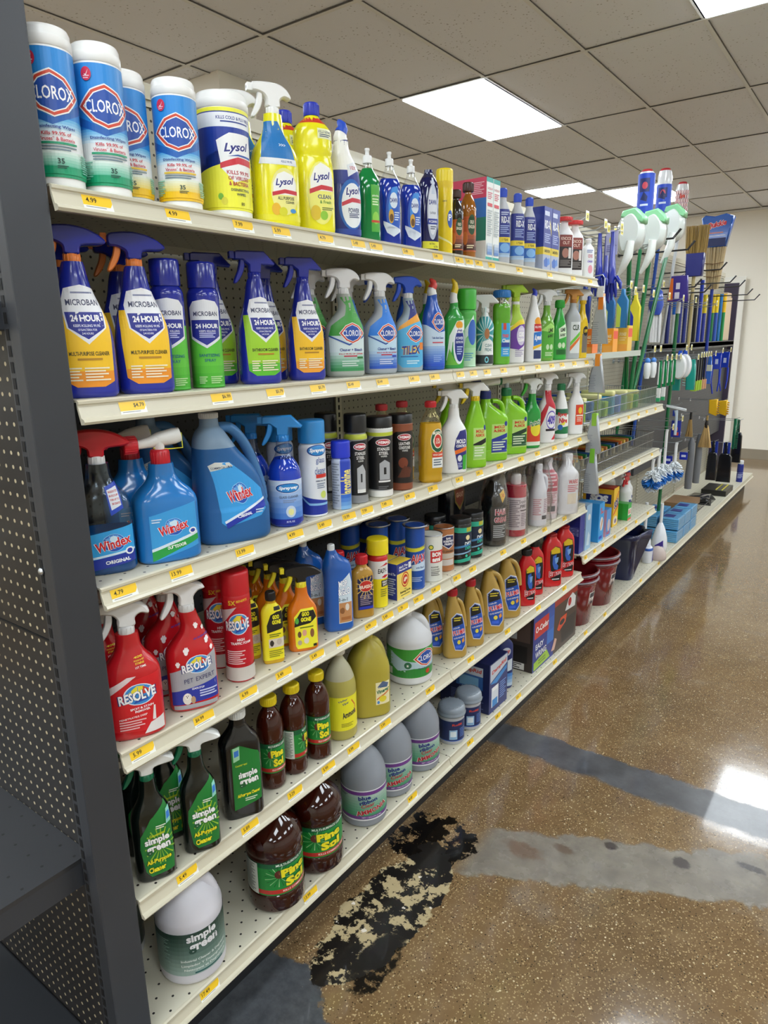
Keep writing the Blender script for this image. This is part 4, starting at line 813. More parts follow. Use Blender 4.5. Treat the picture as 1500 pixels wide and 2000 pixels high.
again(sb, 'sb', -.08, -.03, label='green toilet cleaner bottle hidden in the second row behind the yellow tipped one')
it('gcan', 'aerosol_can', 'green capped aerosol can with pale blue and green swirl', 'aerosol can', prof='aero', col='#8fcf9a', hb=.74, cap=('flat', '#43b83a', .98), art=[G(-3, .0, 3, 1, '#c8e6d0', '#4cb84a', 6), P([(-.8, .1), (-.3, .6), (.8, .9), (.9, .7), (0, .5), (-.4, .1)], '#dff0ea'), E(.7, .6, .5, .22, '#3a6ac4'), L(-.3, .1, .8, .25, 4, '#5a9ac0')])
it('cfr', 'mist_bottle', 'white continuous mist bottle with teal sunburst label', 'spray bottle', prof='dish', d=.9, n=2.2, col='#eceeef', hb=.70, cap=('trig', '#e9ebec', '#e9ebec', '#2a2a2a', '#e9ebec', 'b', 1.0), art=[R(-3, .28, 3, .92, '#3a9aa4')] + [P([(.1, .6), (1.5 * math.cos(a), .6 + .5 * math.sin(a)), (1.5 * math.cos(a + .12), .6 + .5 * math.sin(a + .12))], '#d8eef0') for a in [k * .42 + .2 for k in range(15)]] + [E(.3, .6, .28, .1, '#b5744a'), P([(-.4, .2), (-.2, .45), (.6, .5), (1.3, .42), (1.3, .2)], '#eef0f0'), T('CLEAN', .5, .38, .06, '#2a6a74', .8), T('FREAK', .5, .3, .06, '#2a6a74', .8), R(-3, .03, 3, .2, '#30363a'), E(.3, .11, .22, .06, '#7fd0e0'), E(.3, .11, .12, .035, '#30363a')])
it('mcl', 'cleaner_bottle', 'clear green hourglass bottle with broad blue cap', 'cleaner bottle', prof='hour', d=.6, n=2.8, col='#6cc42a~', hb=.9, inner=(.9, '#cfe0c8*'), cap=('screw', '#2a7ac4', .03), art=[P([(.1, .95), (.35, .99), (.6, .93), (.7, .9)], '#f4f6f4'), T('KILLS 99%', .45, .86, .03, '#e8f4d8', .7), R(-.2, .12, .85, .62, '#3aa4e0'), R(.0, .52, .35, .62, '#d8482a'), T('mean', .3, .43, .05, '#e8482a', .7), T('Clean', .35, .36, .06, '#f4f4f4', .9, .04), R(-.2, .26, .85, .33, '#24409a'), L(0, .14, .7, .24, 3, '#c8e0f4')])
oxi = it('oxi', 'spray_bottle', 'purple, yellow and lime spray bottle with lime green head', 'spray bottle', prof='shold', d=.6, n=2.6, col='#e9e8ea', hb=.79, cap=('trig', '#9fc42a', '#9fc42a', '#9fc42a', '#b0c83a', 'b', 1.0), art=[P([(-.45, .95), (.45, .95), (.5, .8), (.9, .7), (-.8, .6), (-.5, .75)], '#a8cc2a'), P([(-.9, .56), (.2, .7), (.9, .72), (.98, .62), (0, .58), (-.95, .48)], '#f0d42a'), P([(-.95, .5), (.2, .62), (.98, .64), (.98, .3), (.2, .22), (-.9, .25)], '#6a3aa0'), E(.45, .45, .5, .16, '#d8d0e8'), T('ORANGE', .45, .55, .035, '#f4f0fa', .8), T('OXI', .45, .47, .08, '#ffffff', .6, .05), T('CLEAN', .45, .38, .055, '#ffffff', .8, .05), L(-.2, .1, .8, .22, 4, '#a8a0c0')])
it('wks', 'toilet_cleaner_bottle', 'white bottle with sharp blue tip and red, blue and yellow label', 'cleaner bottle', prof='cone', d=.6, n=3, col='#eef0f1', hb=.84, cap=('beak', '#eef0f1', '#2a3cc0'), art=[E(.35, .66, .4, .07, '#f0a42a'), R(-.1, .5, .85, .62, '#c9262c'), T('KILLS 99.9%', .4, .57, .035, '#ffffff', .8), P([(-.15, .48), (.9, .50), (.9, .30), (-.15, .26)], '#2a7ad0'), T('Lysol', .4, .39, .11, '#ffffff', .85, .05, .2), P([(-.2, .2), (.9, .26), (.9, .3), (-.2, .25)], '#f0c22a'), R(-.1, .05, .85, .19, '#2a3a6a')])
it('law1', 'spray_bottle', 'grey topped lime green spray bottle with clear trigger head', 'spray bottle', prof='shold', d=.6, n=2.6, col='#7fbf4a~', hb=.79, cap=('trig', '#dfe3e4', '#dfe3e4', '#dfe3e4', '#dfe3e4', 'a', 1.0), art=[R(-.9, .05, .92, .55, '#58b03a'), P([(-.9, .55), (.3, .68), (.92, .62), (.92, .5)], '#a8e070'), T('LIME', .35, .55, .07, '#17331a', .7, .05, .2, .1), T('A-WAY', .35, .45, .06, '#17331a', .8, .05, .2, .1), E(0, .25, .2, .05, '#cfeac0'), E(.5, .25, .2, .05, '#cfeac0'), L(-.3, .08, .7, .16, 3, '#d8f0c8')])
it('law2', 'cleaner_bottle', 'solid green bottle with green screw cap on the second shelf', 'cleaner bottle', prof='cone', d=.6, n=2.8, col='#2faa3cb', hb=.87, cap=('screw', '#2fb03c', .019), art=[P([(-.3, .6), (.7, .7), (.8, .45), (-.2, .4)], '#d8eecf'), T('LIME', .3, .58, .07, '#17331a', .7, .05, .2, .1), T('A-WAY', .3, .48, .06, '#17331a', .8, .05, .2, .1), E(-.1, .28, .22, .055, '#cfeac0'), E(.4, .28, .22, .055, '#cfeac0'), R(-.5, .1, .85, .2, '#1c6a2a')])
it('clr', 'cleaner_bottle', 'silver grey jug with amber top and green and orange stripes', 'cleaner bottle', prof='block', d=.6, n=3.2, col='#b4b9be', hb=.80, cap=('trig', '#c88a3a', '#c88a3a', '#e4e6e8', '#b87a3a', 'b', .95), art=[R(-.4, .1, .9, .66, '#e0e4e6'), T('CLR', .3, .56, .1, '#3a4a3a', .9, .04), P([(-.4, .22), (.9, .42), (.9, .36), (-.4, .14)], '#e8742a'), P([(-.4, .30), (.9, .5), (.9, .43), (-.4, .23)], '#6ac43a')])
it('gof', 'spray_bottle', 'yellow ribbed spray bottle at the far end of the second shelf', 'spray bottle', prof='shold', d=.7, n=2.4, col='#efcc1eb', hb=.79, cap=('trig', '#dfe2e4', '#e8c21e', '#dfe2e4', '#e8c21e', 'a', 1.0), art=[R(-.2, .1, .9, .45, '#7a746c'), E(.4, .5, .5, .09, '#20201e'), T('OFF', .4, .5, .06, '#f0d22a', .7, .04)])

# ================================================================== third shelf
def windex(cu, cv, s, w=1.3):
    a = [E(cu + .02, cv + .01 * s, .44 * w * s, .145 * s, '#8fcdf4'), E(cu + .02, cv + .01 * s, .41 * w * s, .136 * s, '#2458be'), E(cu + .02, cv + .05 * s, .30 * w * s, .085 * s, '#5aa2e6'), E(cu + .02, cv + .07 * s, .16 * w * s, .05 * s, '#d8effc')]
    a += [P([(cu - .02, cv + .04 * s), (cu + .42 * w * s * math.cos(t), cv + .135 * s * math.sin(t)), (cu + .42 * w * s * math.cos(t + .05), cv + .135 * s * math.sin(t + .05))], '#bfe2f8') for t in [.25 + .42 * k for k in range(7)]]
    return a + [T('Windex', cu, cv, .165 * s, '#ffffff', w * s * 1.42, .062, .1, .21), T('Windex', cu, cv, .158 * s, '#d3222a', w * s * 1.36, .03, .1, .21)]
wxa = [P([(-1.1, .36), (1.0, .44), (1.0, .12), (-1.1, .05)], '#38a8ea'), P([(-1.1, .13), (1.0, .20), (1.0, .10), (-1.1, .03)], '#2338a0'), P([(-1.1, .155), (1.0, .22), (1.0, .20), (-1.1, .135)], '#d8ecf8'), windex(.22, .285, .58, 1.55), T('ORIGINAL', .32, .12, .034, '#f4f6fa', .85, .04, 0, .08), E(.75, .2, .16, .035, '#eef4fa'), E(.75, .2, .1, .022, '#2338a0'),
       P([(.12, .80), (.55, .84), (.68, .60), (.24, .54)], '#2a4fc4'), P([(.18, .77), (.52, .80), (.62, .63), (.28, .59)], '#e8eef6'), T('RESISTS', .37, .755, .018, '#c23a4a', .3, .03, 0, .1), T('BUILDUP', .39, .72, .018, '#c23a4a', .3, .03, 0, .1), T('FOR UP TO', .42, .685, .018, '#c23a4a', .3, .03, 0, .1), T('30 DAYS', .45, .65, .02, '#c23a4a', .28, .03, 0, .1)]
it('wx1', 'spray_bottle', 'clear blue glass cleaner spray bottle with red and white head beside the post', 'spray bottle', prof='shold', d=.6, n=2.8, col='#0f4a86~', hb=.78, inner=(.48, '#c4d4e2*'), art=wxa, cap=('trig', '#cf1f2a', '#cf1f2a', '#cf1f2a', '#e8e8e6', 'm', 1.08, .013))
WB = '#1f78c4b'
def hose_head(o, H, c1='#cf2230'):
    m = MB(); m.lathe([(.018, 0), (.0185, .001), (.0175, .026), (.015, .028)], c1, z0=H - .001, seg=24)
    for k in range(20): a = 2 * PI * k / 20; m.box(.0178 * math.cos(a) - .0006, .0178 * math.sin(a) - .0006, H, .0178 * math.cos(a) + .0008, .0178 * math.sin(a) + .0008, H + .022, c1)
    m.build('collar', o)
    m = MB(); m.tube([(0, .042, H + .052), (0, .03, H + .05), (0, .0, H + .046), (0, -.02, H + .041), (0, -.036, H + .039), (0, -.044, H + .039)], [.014, .016, .014, .0105, .009, .010], '#ecece8', 16, flat=.8); m.lathe([(.010, 0), (.011, .028)], '#ecece8', z0=H + .024, seg=18); h = m.build('hose_sprayer', o)
    m = MB(); m.lathe([(.0, 0), (.0165, 0), (.0175, .002), (.0175, .024), (.015, .026), (.0, .026)], c1, cy=-.068, z0=H + .039, axis='y', seg=24, cap0=False, cap1=False)
    for k in range(20): a = 2 * PI * k / 20; m.box(.0172 * math.cos(a) - .0006, -.067, H + .039 + .0172 * math.sin(a) - .0006, .0172 * math.cos(a) + .0008, -.045, H + .039 + .0172 * math.sin(a) + .0008, c1)
    m.build('hose_coupling', h)
    m = MB(); m.tube([(.004, .044, H + .056), (.004, .045, H + .026), (.004, .018, H + .026), (.004, -.012, H + .03)], .0013, '#d8d83a', 6); m.build('wire_clip', h)
wo = it('wxo', 'refill_bottle', 'solid blue bottle with red collar and white hose sprayer', 'cleaner bottle', prof='shold', d=.6, n=3.4, col=WB, hb=.76, art=[P([(-.66, .50), (.84, .60), (.86, .14), (-.66, .03)], '#3d9fe0'), P([(-.66, .14), (.84, .27), (.86, .20), (-.66, .03)], '#2aa04a'), P([(-.66, .16), (.84, .29), (.84, .26), (-.66, .13)], '#d8e8f4'), windex(.06, .36, .62, 1.1), T('OUTDOOR', .12, .165, .035, '#f0f6f0', .6, .04, 0, .14), E(.66, .3, .13, .033, '#f2f6fa'), E(.66, .3, .08, .02, '#2a3f9a'), L(-.6, .42, -.3, .47, 2, '#c8e2f4')])
hose_head(wo, .76 * POS['wxo'][4])
again(wo, 'wxo', -.1, .0, label='second row solid blue bottle with red collar, behind the hose sprayer one')
jg = it('wxj', 'gallon_jug', 'big translucent blue jug of glass cleaner with sloping handle', 'jug', prof='jugw', d=.62, n=3.2, col='#3a76b8w', hb=.955, inner=(.78, '#9fbcd8w'), cap=('screw', '#dfe3e6', .02),
   art=[P([(-.52, .645), (-.3, .67), (.05, .665), (.75, .42), (.78, .25), (.62, .2), (-.35, .14), (-.5, .18)], '#3a9fe4'), P([(-.51, .60), (.12, .63), (.05, .66), (-.3, .67), (-.52, .645)], '#d8dcd6'), T('COMMERCIAL LINE', -.2, .625, .018, '#2a3a5a', .55, .02, 0, .03), windex(.1, .40, .62, .78), P([(-.4, .17), (.78, .33), (.78, .27), (-.36, .13)], '#2338a8'), P([(-.42, .19), (.78, .35), (.78, .33), (-.4, .17)], '#dce8f4'), T('ORIGINAL', .15, .225, .025, '#f2f4fa', .38, .04, 0, .17), L(.45, .22, .7, .26, 2, '#c8e0f4')],
   handle=([(-.22, .92), (.1, .91), (.42, .80), (.68, .62), (.86, .42), (.9, .3)], .0115, '#5a90c8w'))
again(jg, 'wxj', -.135, -.06, label='second translucent blue jug hidden in the shadows behind the front jug')
def sprayway(cu, cv, w=1.3, s=1):
    return [E(cu, cv, .62 * w, .062 * s, '#e8f0f8'), E(cu, cv, .59 * w, .057 * s, '#173f8a'), E(cu + .02, cv, .53 * w, .048 * s, '#2a86cc'), T('Sprayway', cu + .04, cv - .002, .05 * s, '#f4f8fc', .95 * w, .045, .25)]
sw = it('sws', 'spray_bottle', 'round blue glass cleaner bottle with light blue trigger head', 'spray bottle', prof='shold', d=1, n=2, col='#1c44c8~', hb=.775, inner=(.80, '#b8c8e8*'), cap=('trig', '#2f8fdc', '#2f8fdc', '#2f8fdc', '#2f8fdc', 'b', 1.02),
   art=[G(-3.1, .04, 3.1, .56, '#2f6fd0', '#d4e2f4', 8), sprayway(.25, .47), T('GLASS CLEANER', .28, .365, .028, '#4a5a7a', 1.2), L(-.1, .29, .7, .33, 2, '#8090b0'), E(.35, .19, .3, .07, '#c8d8ee'), E(.35, .185, .17, .04, '#e8e8a0'), R(-3.1, .04, 3.1, .10, '#1c2f9a'), T('32 FL OZ', .3, .07, .02, '#e0e8f8', .5)])
again(sw, 'sws', -.095, -.01, label='second row round blue bottle with light blue trigger head')
sa = it('swa', 'aerosol_can', 'white aerosol can with light blue cap and glass cleaner lettering', 'aerosol can', prof='aero', col='#e6eaee', hb=.77, cap=('flat', '#2f8cd2', .97),
   art=[P([(-3.1, .30), (-1.2, .30), (-.2, .16), (3.1, .14), (3.1, .03), (-3.1, .03)], '#2338a0'), P([(-1.2, .33), (-.2, .19), (3.1, .17), (3.1, .14), (-.2, .16), (-1.2, .30)], '#8fc4ec'), sprayway(.55, .90, 1.35, 1.3), T('glass', .75, .76, .10, '#2a4f9a', .75, .0), T('cleaner', .75, .63, .10, '#2a4f9a', .95, .0), R(.35, .53, 1.3, .58, '#d0342a'), T('AMMONIA FREE', .75, .49, .02, '#3a4a6a', .9), L(.4, .38, 1.1, .46, 3, '#8090a8'), E(.9, .3, .25, .05, '#cfe070')])
again(sa, 'swa', -.09, -.02, label='second row white aerosol can with light blue cap')
cs = it('clas', 'aerosol_can', 'short aerosol can with cobalt blue cap and sideways lettering', 'aerosol can', prof='aero', col='#c6cedc', hb=.76, cap=('flat', '#1f35c4', .98), art=[R(-3, .05, 3, .99, '#b9c4d8'), R(.1, .05, 1.5, .99, '#2a46b8'), T('claroshine', .75, .5, .24, '#f0e27a', 2.9, .03, 0, 1.5708), G(.1, .0, 1.5, .3, '#8fc4ec', '#2a62c8', 4), L(-.9, .1, 0, .9, 16, '#8a94a8')])
again(cs, 'clas', -.07, -.02, label='second row short aerosol can with cobalt blue cap')
def weiman(bg, acc, l1, l2, l3):
    return [R(-3.1, .0, 3.1, 1, acc), P([(-.9, .80), (-.3, .88), (3.1, .90), (3.1, .10), (-.9, .12)], bg), E(.45, .80, .62, .05, '#f0e8e8'), E(.45, .80, .56, .042, '#b5222e'), T('WEIMAN', .45, .80, .042, '#f8f4f4', .95, .04), T(l1, .45, .705, .045, '#ecebe8', 1.0), T(l2, .45, .645, .045, '#ecebe8', .75 if len(l2) < 8 else 1.0), T(l3, .45, .60, .025, '#d8d8d4', .5)]
ws = it('wms', 'aerosol_can', 'black capped silver aerosol can for stainless steel', 'aerosol can', prof='aero', col='#8e9094^', hb=.80, cap=('flat', '#141416', .98), art=weiman('#1b1c1f', '#8f9194', 'STAINLESS', 'STEEL', 'CLEANER') + [R(-3.1, .90, 3.1, .97, '#b8c23a'), P([(.1, .2), (.1, .5), (.6, .55), (.9, .45), (.9, .2)], '#b8babd'), R(.4, .3, .55, .42, '#2a2c30'), R(.1, .15, .9, .2, '#e8e8e6')])
again(ws, 'wms', -.085, -.02, label='second row black capped silver aerosol can')
it('wmw', 'wipes_canister', 'black and silver wipes canister with lime stripe under the lid', 'wipes canister', prof='wipe', col='#d8d8d4', hb=.86, cap=('flat', '#17171a', 1.0), art=weiman('#1b1c1f', '#a8aaac', 'STAINLESS', 'STEEL', 'WIPES') + [R(-3.1, .94, 3.1, 1, '#d8dad8'), R(-3.1, .89, 3.1, .94, '#bcc83a'), P([(.1, .26), (.1, .5), (.5, .55), (.95, .5), (.95, .26)], '#a8aaae'), R(.42, .34, .62, .44, '#1a1a1c'), R(.02, .225, 1.0, .25, '#e8e8e6'), R(-3.1, .0, 3.1, .10, '#ecece8'), L(0, .12, .8, .17, 2, '#6a6c70')])
it('wml', 'wipes_canister', 'black and brown wipes canister for leather', 'wipes canister', prof='wipe', col='#7a3f28', hb=.88, cap=('flat', '#17171a', 1.0), art=weiman('#1a1718', '#8a4a30', 'LEATHER', 'CONDITIONER', 'WIPES') + [E(.3, .42, .4, .08, '#7a3a24'), E(.6, .30, .5, .06, '#4a2418'), P([(-.2, .2), (.4, .38), (1, .3), (.9, .2)], '#5a2c1c')])
mu = it('mur', 'wood_soap_bottle', 'golden oil soap bottle with round green emblem and red cap', 'cleaner bottle', prof='murph', d=.7, n=3, col='#d8a81e~', hb=.925, inner=(.80, '#e6d89a*'), cap=('screw', '#c8242e', .017), art=[E(.4, .56, .66, .16, '#efe8d0'), E(.4, .56, .62, .15, '#1f5a3a'), E(.4, .56, .42, .10, '#efe8d0'), E(.4, .56, .34, .085, '#c8342a'), T('MURPHY', .4, .665, .04, '#f2ecd8', .85, .03), T('OIL', .4, .58, .035, '#f2ecd8', .35), T('SOAP', .4, .54, .035, '#f2ecd8', .42), R(-.1, .34, .95, .41, '#d4482a'), T('WOOD CLEANER', .42, .375, .025, '#f4efe2', .9), R(-.1, .2, .95, .34, '#e6e8e4'), L(0, .22, .8, .32, 3, '#5a6a7a')])
again(mu, 'mur', -.08, -.035, label='second row golden oil soap bottle with red cap')
again(mu, 'mur', -.075, -.145, label='farther left golden oil soap bottle, only its red cap showing above a brown canister')
it('mco', 'spray_bottle', 'white mould cleaner spray bottle with navy, orange and green label', 'spray bottle', prof='shold', d=.6, n=2.6, col='#eef0f0', hb=.785, cap=('trig', '#e9ebea', '#e9ebea', '#e9ebea', '#e9ebea', 'b', 1.02), art=[P([(.0, .55), (.3, .66), (.9, .68), (.97, .5), (.95, .2), (.9, .08), (.2, .06), (.05, .2), (-.15, .4)], '#2a2f7a'), T('MOLD', .42, .50, .07, '#f2f4f8', .8, .04), T('CONTROL', .45, .43, .045, '#f2f4f8', .9, .04), P([(-.1, .36), (.97, .42), (.97, .36), (-.05, .30)], '#e8742a'), P([(.55, .06), (.9, .06), (.96, .3), (.55, .28)], '#3fae3a'), E(.3, .24, .18, .05, '#e8ecf4'), L(.15, .09, .5, .17, 3, '#b8c0e8')])
LIME = '#86c81eb'
ma_art = lambda c, c2, w=.9: [R(-.3, .12, .85, .60, '#b8dc7a'), T('MOLD', .28, .55, .05, '#c83a24', .7, .04), T('ARMOR', .28, .49, .05, '#c83a24', .8, .04), P([(-.3, .36), (.85, .45), (.85, .38), (-.3, .28)], c), R(-.3, .14, .85, .34, c2), L(-.2, .16, .7, .32, 4, '#e0ecd0'), E(.72, .6, .12, .04, '#2a3a8a')]
mg = it('mag', 'spray_bottle', 'lime green spray bottle with white head and yellow trigger', 'spray bottle', prof='cone', d=.6, n=2.8, col=LIME, hb=.79, cap=('trig', '#e6e8e6', '#e2c41e', '#e2c41e', '#e2c41e', 'b', 1.05), art=ma_art('#1c1c1c', '#9ccc6a'))
again(mg, 'mag', -.08, -.035, label='second row lime green spray bottle')
def hosejug(key, cc, lab, c, c2):
    o = it(key, 'hose_jug', lab, 'jug', prof='jugt', d=.6, n=4, col=LIME, hb=.90, art=ma_art(c, c2), handle=([(-.05, .96), (.3, .955), (.62, .9), (.78, .78), (.8, .70)], .0085, LIME))
    H = .9 * POS[key][4]; cy = -.5 * POS[key][3] / 2
    cap_screw(o, H, .0185, .03, cc, cy)
    m = MB(); m.lathe([(.009, 0), (.009, .025)], '#b8c4cc', cy=cy, z0=H + .029); m.tube([(0, cy + .05, H + .06), (0, cy + .02, H + .058), (0, cy - .03, H + .055)], [.013, .014, .012], '#e4e6e6', 14); h = m.build('hose_sprayer', o)
    m = MB(); m.lathe([(0, 0), (.016, 0), (.016, .025), (0, .025)], cc, cy=cy - .05, z0=H + .055, axis='y', cap0=False, cap1=False); m.build('hose_coupling', h)
    return o
hosejug('mj1', '#22307a', 'lime green jug with navy blue collar and hose sprayer', '#2a3a9a', '#2f3f9a')
hosejug('mj2', '#1f7a4a', 'lime green jug with dark green collar and hose sprayer', '#1c3a2a', '#2a5a3a')
it('fan', 'spray_bottle', 'green to red all purpose spray bottle with clear head', 'spray bottle', prof='shold', d=.6, n=2.6, col='#1f9a3cb', hb=.79, cap=('trig', '#dfe3e2', '#3fae3a', '#dfe3e2', '#dfe3e2', 'a', 1.0), art=[P([(-.9, .4), (.9, .5), (.95, .1), (.3, .05), (-.9, .1)], '#d8442a'), E(.3, .36, .6, .14, '#f0dc3a'), T('Fantastik', .25, .47, .11, '#ffffff', 1.4, .08, .2, .2), T('Fantastik', .25, .47, .108, '#1f7a4a', 1.35, .03, .2, .2), R(-.9, .05, .95, .12, '#e4efe0')])
it('f409', 'spray_bottle', 'white and red spray bottle with large purple numerals 409', 'spray bottle', prof='shold', d=.6, n=2.6, col='#f0eef0', hb=.79, cap=('trig', '#e6e6e8', '#e6e6e8', '#e6e6e8', '#e6e6e8', 'a', 1.02), art=[P([(-.42, .95), (.42, .95), (.5, .8), (.9, .68), (.9, .6), (-.3, .7)], '#c8283a'), P([(-.9, .55), (-.3, .72), (.1, .72), (-.6, .4), (-.9, .3)], '#c8283a'), E(.35, .42, .62, .17, '#6a58c0'), E(.35, .42, .55, .145, '#f4f2f6'), T('409', .35, .42, .17, '#4a3ab0', .95, .05, .1), R(-.3, .22, .9, .26, '#2a2230'), P([(.4, .06), (.9, .06), (.95, .18)], '#d02a38')])
it('sp9', 'cleaner_bottle', 'white bottle with green cap and red lettering, upper half white', 'cleaner bottle', prof='cone', d=1, n=2, col='#eef0ef', hb=.88, cap=('screw', '#1f7a4a', .017), art=[R(-.6, .1, 1.5, .62, '#f0f2ee'), R(-.6, .5, 1.5, .62, '#1f6a4a'), T('Spray', .4, .50, .10, '#cf2a2a', 1.3, .05), T('Nine', .5, .38, .11, '#cf2a2a', 1.1, .05), P([(-.6, .1), (1.5, .1), (1.5, .26), (.3, .24), (-.6, .14)], '#1f7a4a'), E(.1, .24, .3, .06, '#2a6ac0'), P([(0, .3), (.8, .36), (.6, .28)], '#e8e43a')])
it('wor', 'spray_bottle', 'white spray bottle with orange red square label at the end of the third shelf', 'spray bottle', prof='shold', d=.6, n=2.6, col='#f0f1f2', hb=.79, cap=('trig', '#dfe2e4', '#dfe2e4', '#dfe2e4', '#dfe2e4', 'a', 1.0), art=[R(-.2, .2, .88, .62, '#e0482a'), E(.4, .5, .26, .07, '#f0c83a'), L(0, .26, .7, .36, 3, '#f4d8c8'), R(-.1, .38, .8, .41, '#f2e6d8')])

# ================================================================== fourth shelf
def resolve(cu, cv, w=1.2, s=1.0, rot=.1):
    return [E(cu + .08, cv + .01, .42 * w, .13 * s, '#dfe6f0'), E(cu + .08, cv + .01, .38 * w, .12 * s, '#3a8ad0'), P([(cu + .08 - .3 * w, cv + .04 * s), (cu, cv + .12 * s), (cu + .2 * w, cv + .11 * s), (cu + .2, cv + .03 * s)], '#e8d83a'), P([(cu + .08 + .1 * w, cv + .11 * s), (cu + .08 + .36 * w, cv + .03 * s), (cu + .2, cv + .01 * s)], '#d8402a'), P([(cu - .1 * w, cv - .09 * s), (cu + .3 * w, cv - .06 * s), (cu + .1, cv + .02 * s)], '#2a4aa8'),
            T('RESOLVE', cu, cv, .125 * s, '#2a2f6a', w * 1.06, .075, .12, rot), T('RESOLVE', cu, cv, .12 * s, '#f6f6f6', w, .035, .12, rot)]
RB = '#c01822b'
rs = it('rs1', 'spray_bottle', 'red carpet cleaner spray bottle with white head, beside the dark post', 'spray bottle', prof='shold', d=.55, n=2.8, col=RB, hb=.79, cap=('trig', '#e8e8e8', '#e8e8e8', '#e8e8e8', '#d8d8d8', 'a', 1.1),
   art=[P([(-.9, .10), (-.96, .55), (.94, .62), (.97, .14), (.3, .07)], '#d02028'), P([(-.96, .44), (-.96, .52), (-.2, .62), (.1, .62)], '#e6d4d4'), P([(.2, .04), (.45, .14), (.97, .18), (.97, .05)], '#e4e0e0'), P([(.52, .16), (.6, .3), (.66, .3), (.64, .16)], '#e4e0e0'), resolve(.08, .43, 1.3, .8, .14), T('SPOT & STAIN', .2, .31, .022, '#f4eaea', .8, .03, 0, .08), T('REMOVER', .22, .28, .022, '#f4eaea', .5, .03, 0, .08), T('PENETRATES DEEP', -.12, .225, .018, '#f2dede', .95, .02, 0, .08), L(-.6, .1, .3, .2, 4, '#e8b8b8'),
        T('400', .25, .79, .02, '#f0d03a', .3, .02, 0, .1), T('FOOD & PET', .27, .76, .014, '#f0d03a', .34, .02, 0, .1), T('STAINS', .28, .735, .018, '#f0d03a', .3, .02, 0, .1), T('1ST TIME', .3, .70, .018, '#f4eaea', .36, .02, 0, .1)])
paw = lambda x, y, s: [E(x, y, .05 * s, .018 * s, '#f0e8e8')] + [E(x + .06 * s * math.cos(t), y + .024 * s * math.sin(t), .02 * s, .009 * s, '#f0e8e8') for t in (.5, 1.2, 1.9, 2.6)]
rp = it('rs2', 'spray_bottle', 'red, silver and blue pet stain spray bottle with white paw prints', 'spray bottle', prof='waist', d=.55, n=2.8, col=RB, hb=.79, cap=('trig', '#eaeaea', '#eaeaea', '#eaeaea', '#d8d8d8', 's', 1.15),
   art=[P([(-.95, .2), (-.96, .42), (.2, .50), (.97, .60), (.97, .2)], '#a8a9b0'), P([(-.95, .08), (-.95, .22), (.2, .26), (.97, .30), (.97, .10)], '#2c3aa0'), R(-.9, .03, .9, .075, '#a8a9b0'), resolve(.12, .47, 1.2, .72, .14), T('PET EXPERT', .2, .335, .045, '#2a2f60', 1.25, .0, .1, .1), T('ODOR STOP', .1, .235, .022, '#e8ecf6', .5, .03), L(.15, .13, .9, .21, 3, '#c8d0f0'), E(-.35, .14, .18, .06, '#e8e4dc'), E(-.36, .165, .09, .035, '#f4f0e8'), E(-.12, .12, .1, .04, '#b89878'), E(-.39, .17, .015, .006, '#20201e'), E(-.32, .17, .015, .006, '#20201e'), E(-.355, .155, .02, .007, '#20201e'),
        paw(-.25, .62, 1.6), paw(.55, .70, 1.4), paw(-.6, .5, 1.2), paw(.75, .62, 1.0), paw(.1, .86, 1.2), paw(.35, .83, .9), T('4X SCENTED', .3, .755, .02, '#2c3aa0', .6, .03, 0, .22)])
again(rs, 'rs1', -.09, .0, label='second row red carpet spray bottle hidden behind the front left one')
again(rp, 'rs2', -.09, .012, label='second row red pet stain spray bottle, white head and paw prints in shadow')
again(rp, 'rs2', -.18, .02, label='third row red pet stain spray bottle deep in the shadow')
rf = it('rsf', 'aerosol_can', 'tall red foam aerosol can with red domed cap', 'aerosol can', prof='aero', col='#bf1a26b', hb=.83, cap=('dome', '#c8202a', .98), art=[R(-3, .88, 3, .97, '#c8202a'), T('5X', -.1, .885, .05, '#f0d23a', .5, .03), T('BENEFITS', .6, .90, .025, '#f0d23a', .8, .02, .1, .05), P([(-1.4, .78), (3, .86), (3, .20), (-1.4, .2)], '#c0182a'), P([(-1.4, .60), (-1.4, .78), (.2, .84), (-.6, .7)], '#d8c8c8'), resolve(.2, .64, 1.75, .9, .08), T('HIGH', .35, .48, .03, '#f4f0f0', .5, .03), T('TRAFFIC FOAM', .35, .44, .03, '#f4f0f0', 1.4, .03), L(-.7, .2, .6, .36, 7, '#f0d0d0'), R(-3, .02, 3, .17, '#cfc9c2')])
again(rf, 'rsf', -.09, .02, label='second row tall red aerosol can in the shadow')
gg = [R(-1.5, .06, 1.5, .95, '#efe32a'), R(.15, .84, .8, .90, '#20201e'), P([(-.6, .62), (-.2, .78), (.4, .82), (1.0, .82), (1.2, .55), (-.6, .5)], '#1d1d1b'), T('GOO', .3, .74, .07, '#e8e22a', .65, .06), T('GONE', .35, .66, .07, '#e8e22a', .85, .06), L(-.4, .42, .7, .48, 2, '#5a6a1a'), R(-.5, .26, 1.1, .40, '#d8cfc0'), E(-.2, .33, .2, .05, '#3a3430'), E(.5, .34, .25, .05, '#c4b8a8'), L(-.5, .1, .9, .22, 4, '#8a8a2a')]
g1 = it('gg1', 'adhesive_remover_bottle', 'flat yellow bottle with black cap beside the red aerosol can', 'cleaner bottle', prof='flask', d=.45, n=3.2, col='#e8b818~', hb=.88, art=gg, cap=('screw', '#1a1a1c'))
again(g1, 'gg1', -.06, -.02, label='second row flat yellow bottle behind the front one')
